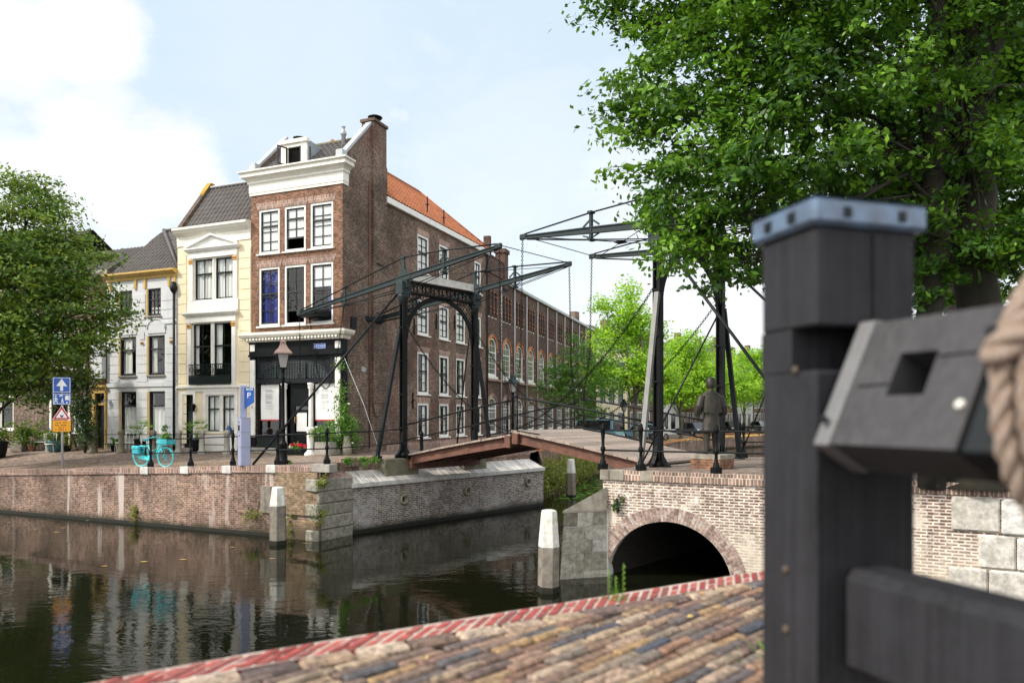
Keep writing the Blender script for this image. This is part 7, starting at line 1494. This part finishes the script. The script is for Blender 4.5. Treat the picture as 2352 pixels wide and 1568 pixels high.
# ================================================================ light, sky, camera
w=bpy.data.worlds.new('World'); SC.world=w; w.use_nodes=True; nt=w.node_tree; bg=nt.nodes['Background']
SUN=Vector((-.93,-.30,.86)).normalized(); el=math.asin(SUN.z); az=math.atan2(SUN.x,SUN.y)
sk=nt.nodes.new('ShaderNodeTexSky'); sk.sky_type='NISHITA'; sk.sun_disc=False; sk.sun_elevation=el; sk.sun_rotation=az; sk.air_density=1.0; sk.dust_density=2.0; sk.ozone_density=1.2
tc=nt.nodes.new('ShaderNodeTexCoord').outputs['Generated']
BG=.10
K=1/BG
base=mixc(nt,SKYMIX,sk.outputs[0],tuple(c*K for c in (.58,.70,.80)))
sep=N(nt,'ShaderNodeSeparateXYZ',Vector=tc)
hor=ramp(nt,sep.outputs[2],.0,.42,1,0)
right=ramp(nt,sep.outputs[0],-.35,.35,.35,1)
base=mixc(nt,mth(nt,'MULTIPLY',hor,right),base,tuple(c*K for c in (.78,.83,.86)))
n1=noise(nt,mapping(nt,tc,(1,1,2.2)),4.5,7,.62,.3); n2=noise(nt,mapping(nt,tc,(1,1,1.6)),11,6,.65)
blobs=[(210,60,.050,1),(160,110,.04,.8),(50,110,.055,.7),(190,350,.060,1),(300,420,.070,1),(400,400,.055,1),(230,250,.035,.6),(470,420,.03,.8),(905,262,.012,.45),(925,266,.011,.4),(885,258,.009,.4),(60,430,.08,.7),(1150,420,.16,.25),(700,150,.14,.15),(1700,700,.3,.5)]
cl=None
for px,py,r,s in blobs:
    d=Vector(((px-CX)/F,1,(HY-py)/F)).normalized(); dp=N(nt,'ShaderNodeVectorMath',_operation='DOT_PRODUCT'); nm=N(nt,'ShaderNodeVectorMath',_operation='NORMALIZE'); nt.links.new(tc,nm.inputs[0]); nt.links.new(nm.outputs[0],dp.inputs[0]); dp.inputs[1].default_value=d
    dist=mth(nt,'ARCCOSINE',mth(nt,'MINIMUM',dp.outputs['Value'],.99999))
    dd=mth(nt,'ADD',dist,mth(nt,'MULTIPLY',mth(nt,'SUBTRACT',n1,.5),max(.05,r*1.9))); dd=mth(nt,'ADD',dd,mth(nt,'MULTIPLY',mth(nt,'SUBTRACT',n2,.5),max(.03,r*1.2))); v=ramp(nt,dd,r*1.35,r*.45,0,s); cl=v if cl is None else mth(nt,'MAXIMUM',cl,v)
wis_fill=mth(nt,'MAXIMUM',ramp(nt,n1,.52,.78,0,.30),ramp(nt,sep.outputs[1],.25,-.2,0,1)); cl=mth(nt,'MAXIMUM',cl,wis_fill)  # wisps, plus an unseen cloud bank added behind the camera
cloud_fill=mth(nt,'MULTIPLY',ramp(nt,n2,.3,.7,.80,.90),ramp(nt,sep.outputs[1],.2,-.3,1.,1.65)); cc_=N(nt,'ShaderNodeCombineColor',Red=mth(nt,'MULTIPLY',cloud_fill,1.0*K),Green=mth(nt,'MULTIPLY',cloud_fill,.995*K),Blue=mth(nt,'MULTIPLY',cloud_fill,.985*K)).outputs[0]  # cloud tone; the added rear bank is brightened to light the facades
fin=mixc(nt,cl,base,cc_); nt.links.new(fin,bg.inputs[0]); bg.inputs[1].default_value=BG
ld=bpy.data.lights.new('sun','SUN'); ld.energy=SUNE; ld.angle=R(SUNANG); ld.color=(1,.93,.82); lo=bpy.data.objects.new('sun',ld); COL.objects.link(lo); lo.rotation_euler=SUN.to_track_quat('Z','Y').to_euler()
cam=bpy.data.cameras.new('camera'); co=bpy.data.objects.new('camera',cam); COL.objects.link(co); co.location=(0,0,H); co.rotation_euler=(R(90),0,0)
cam.sensor_width=36; cam.lens=F/2352*36; cam.shift_y=(HY-784)/2352; cam.clip_start=.05; cam.clip_end=2000
cam.dof.use_dof=True; cam.dof.focus_distance=26; cam.dof.aperture_fstop=FSTOP
SC.camera=co
SC.view_settings.view_transform='Standard'; SC.view_settings.look='None'; SC.view_settings.exposure=EXPO; SC.view_settings.gamma=1
SC.render.engine='CYCLES'; SC.cycles.max_bounces=6; SC.cycles.diffuse_bounces=3; SC.cycles.glossy_bounces=4; SC.cycles.transmission_bounces=4; SC.cycles.transparent_max_bounces=10; SC.cycles.use_denoising=True; SC.cycles.caustics_reflective=False; SC.cycles.caustics_refractive=False; SC.cycles.sample_clamp_indirect=4
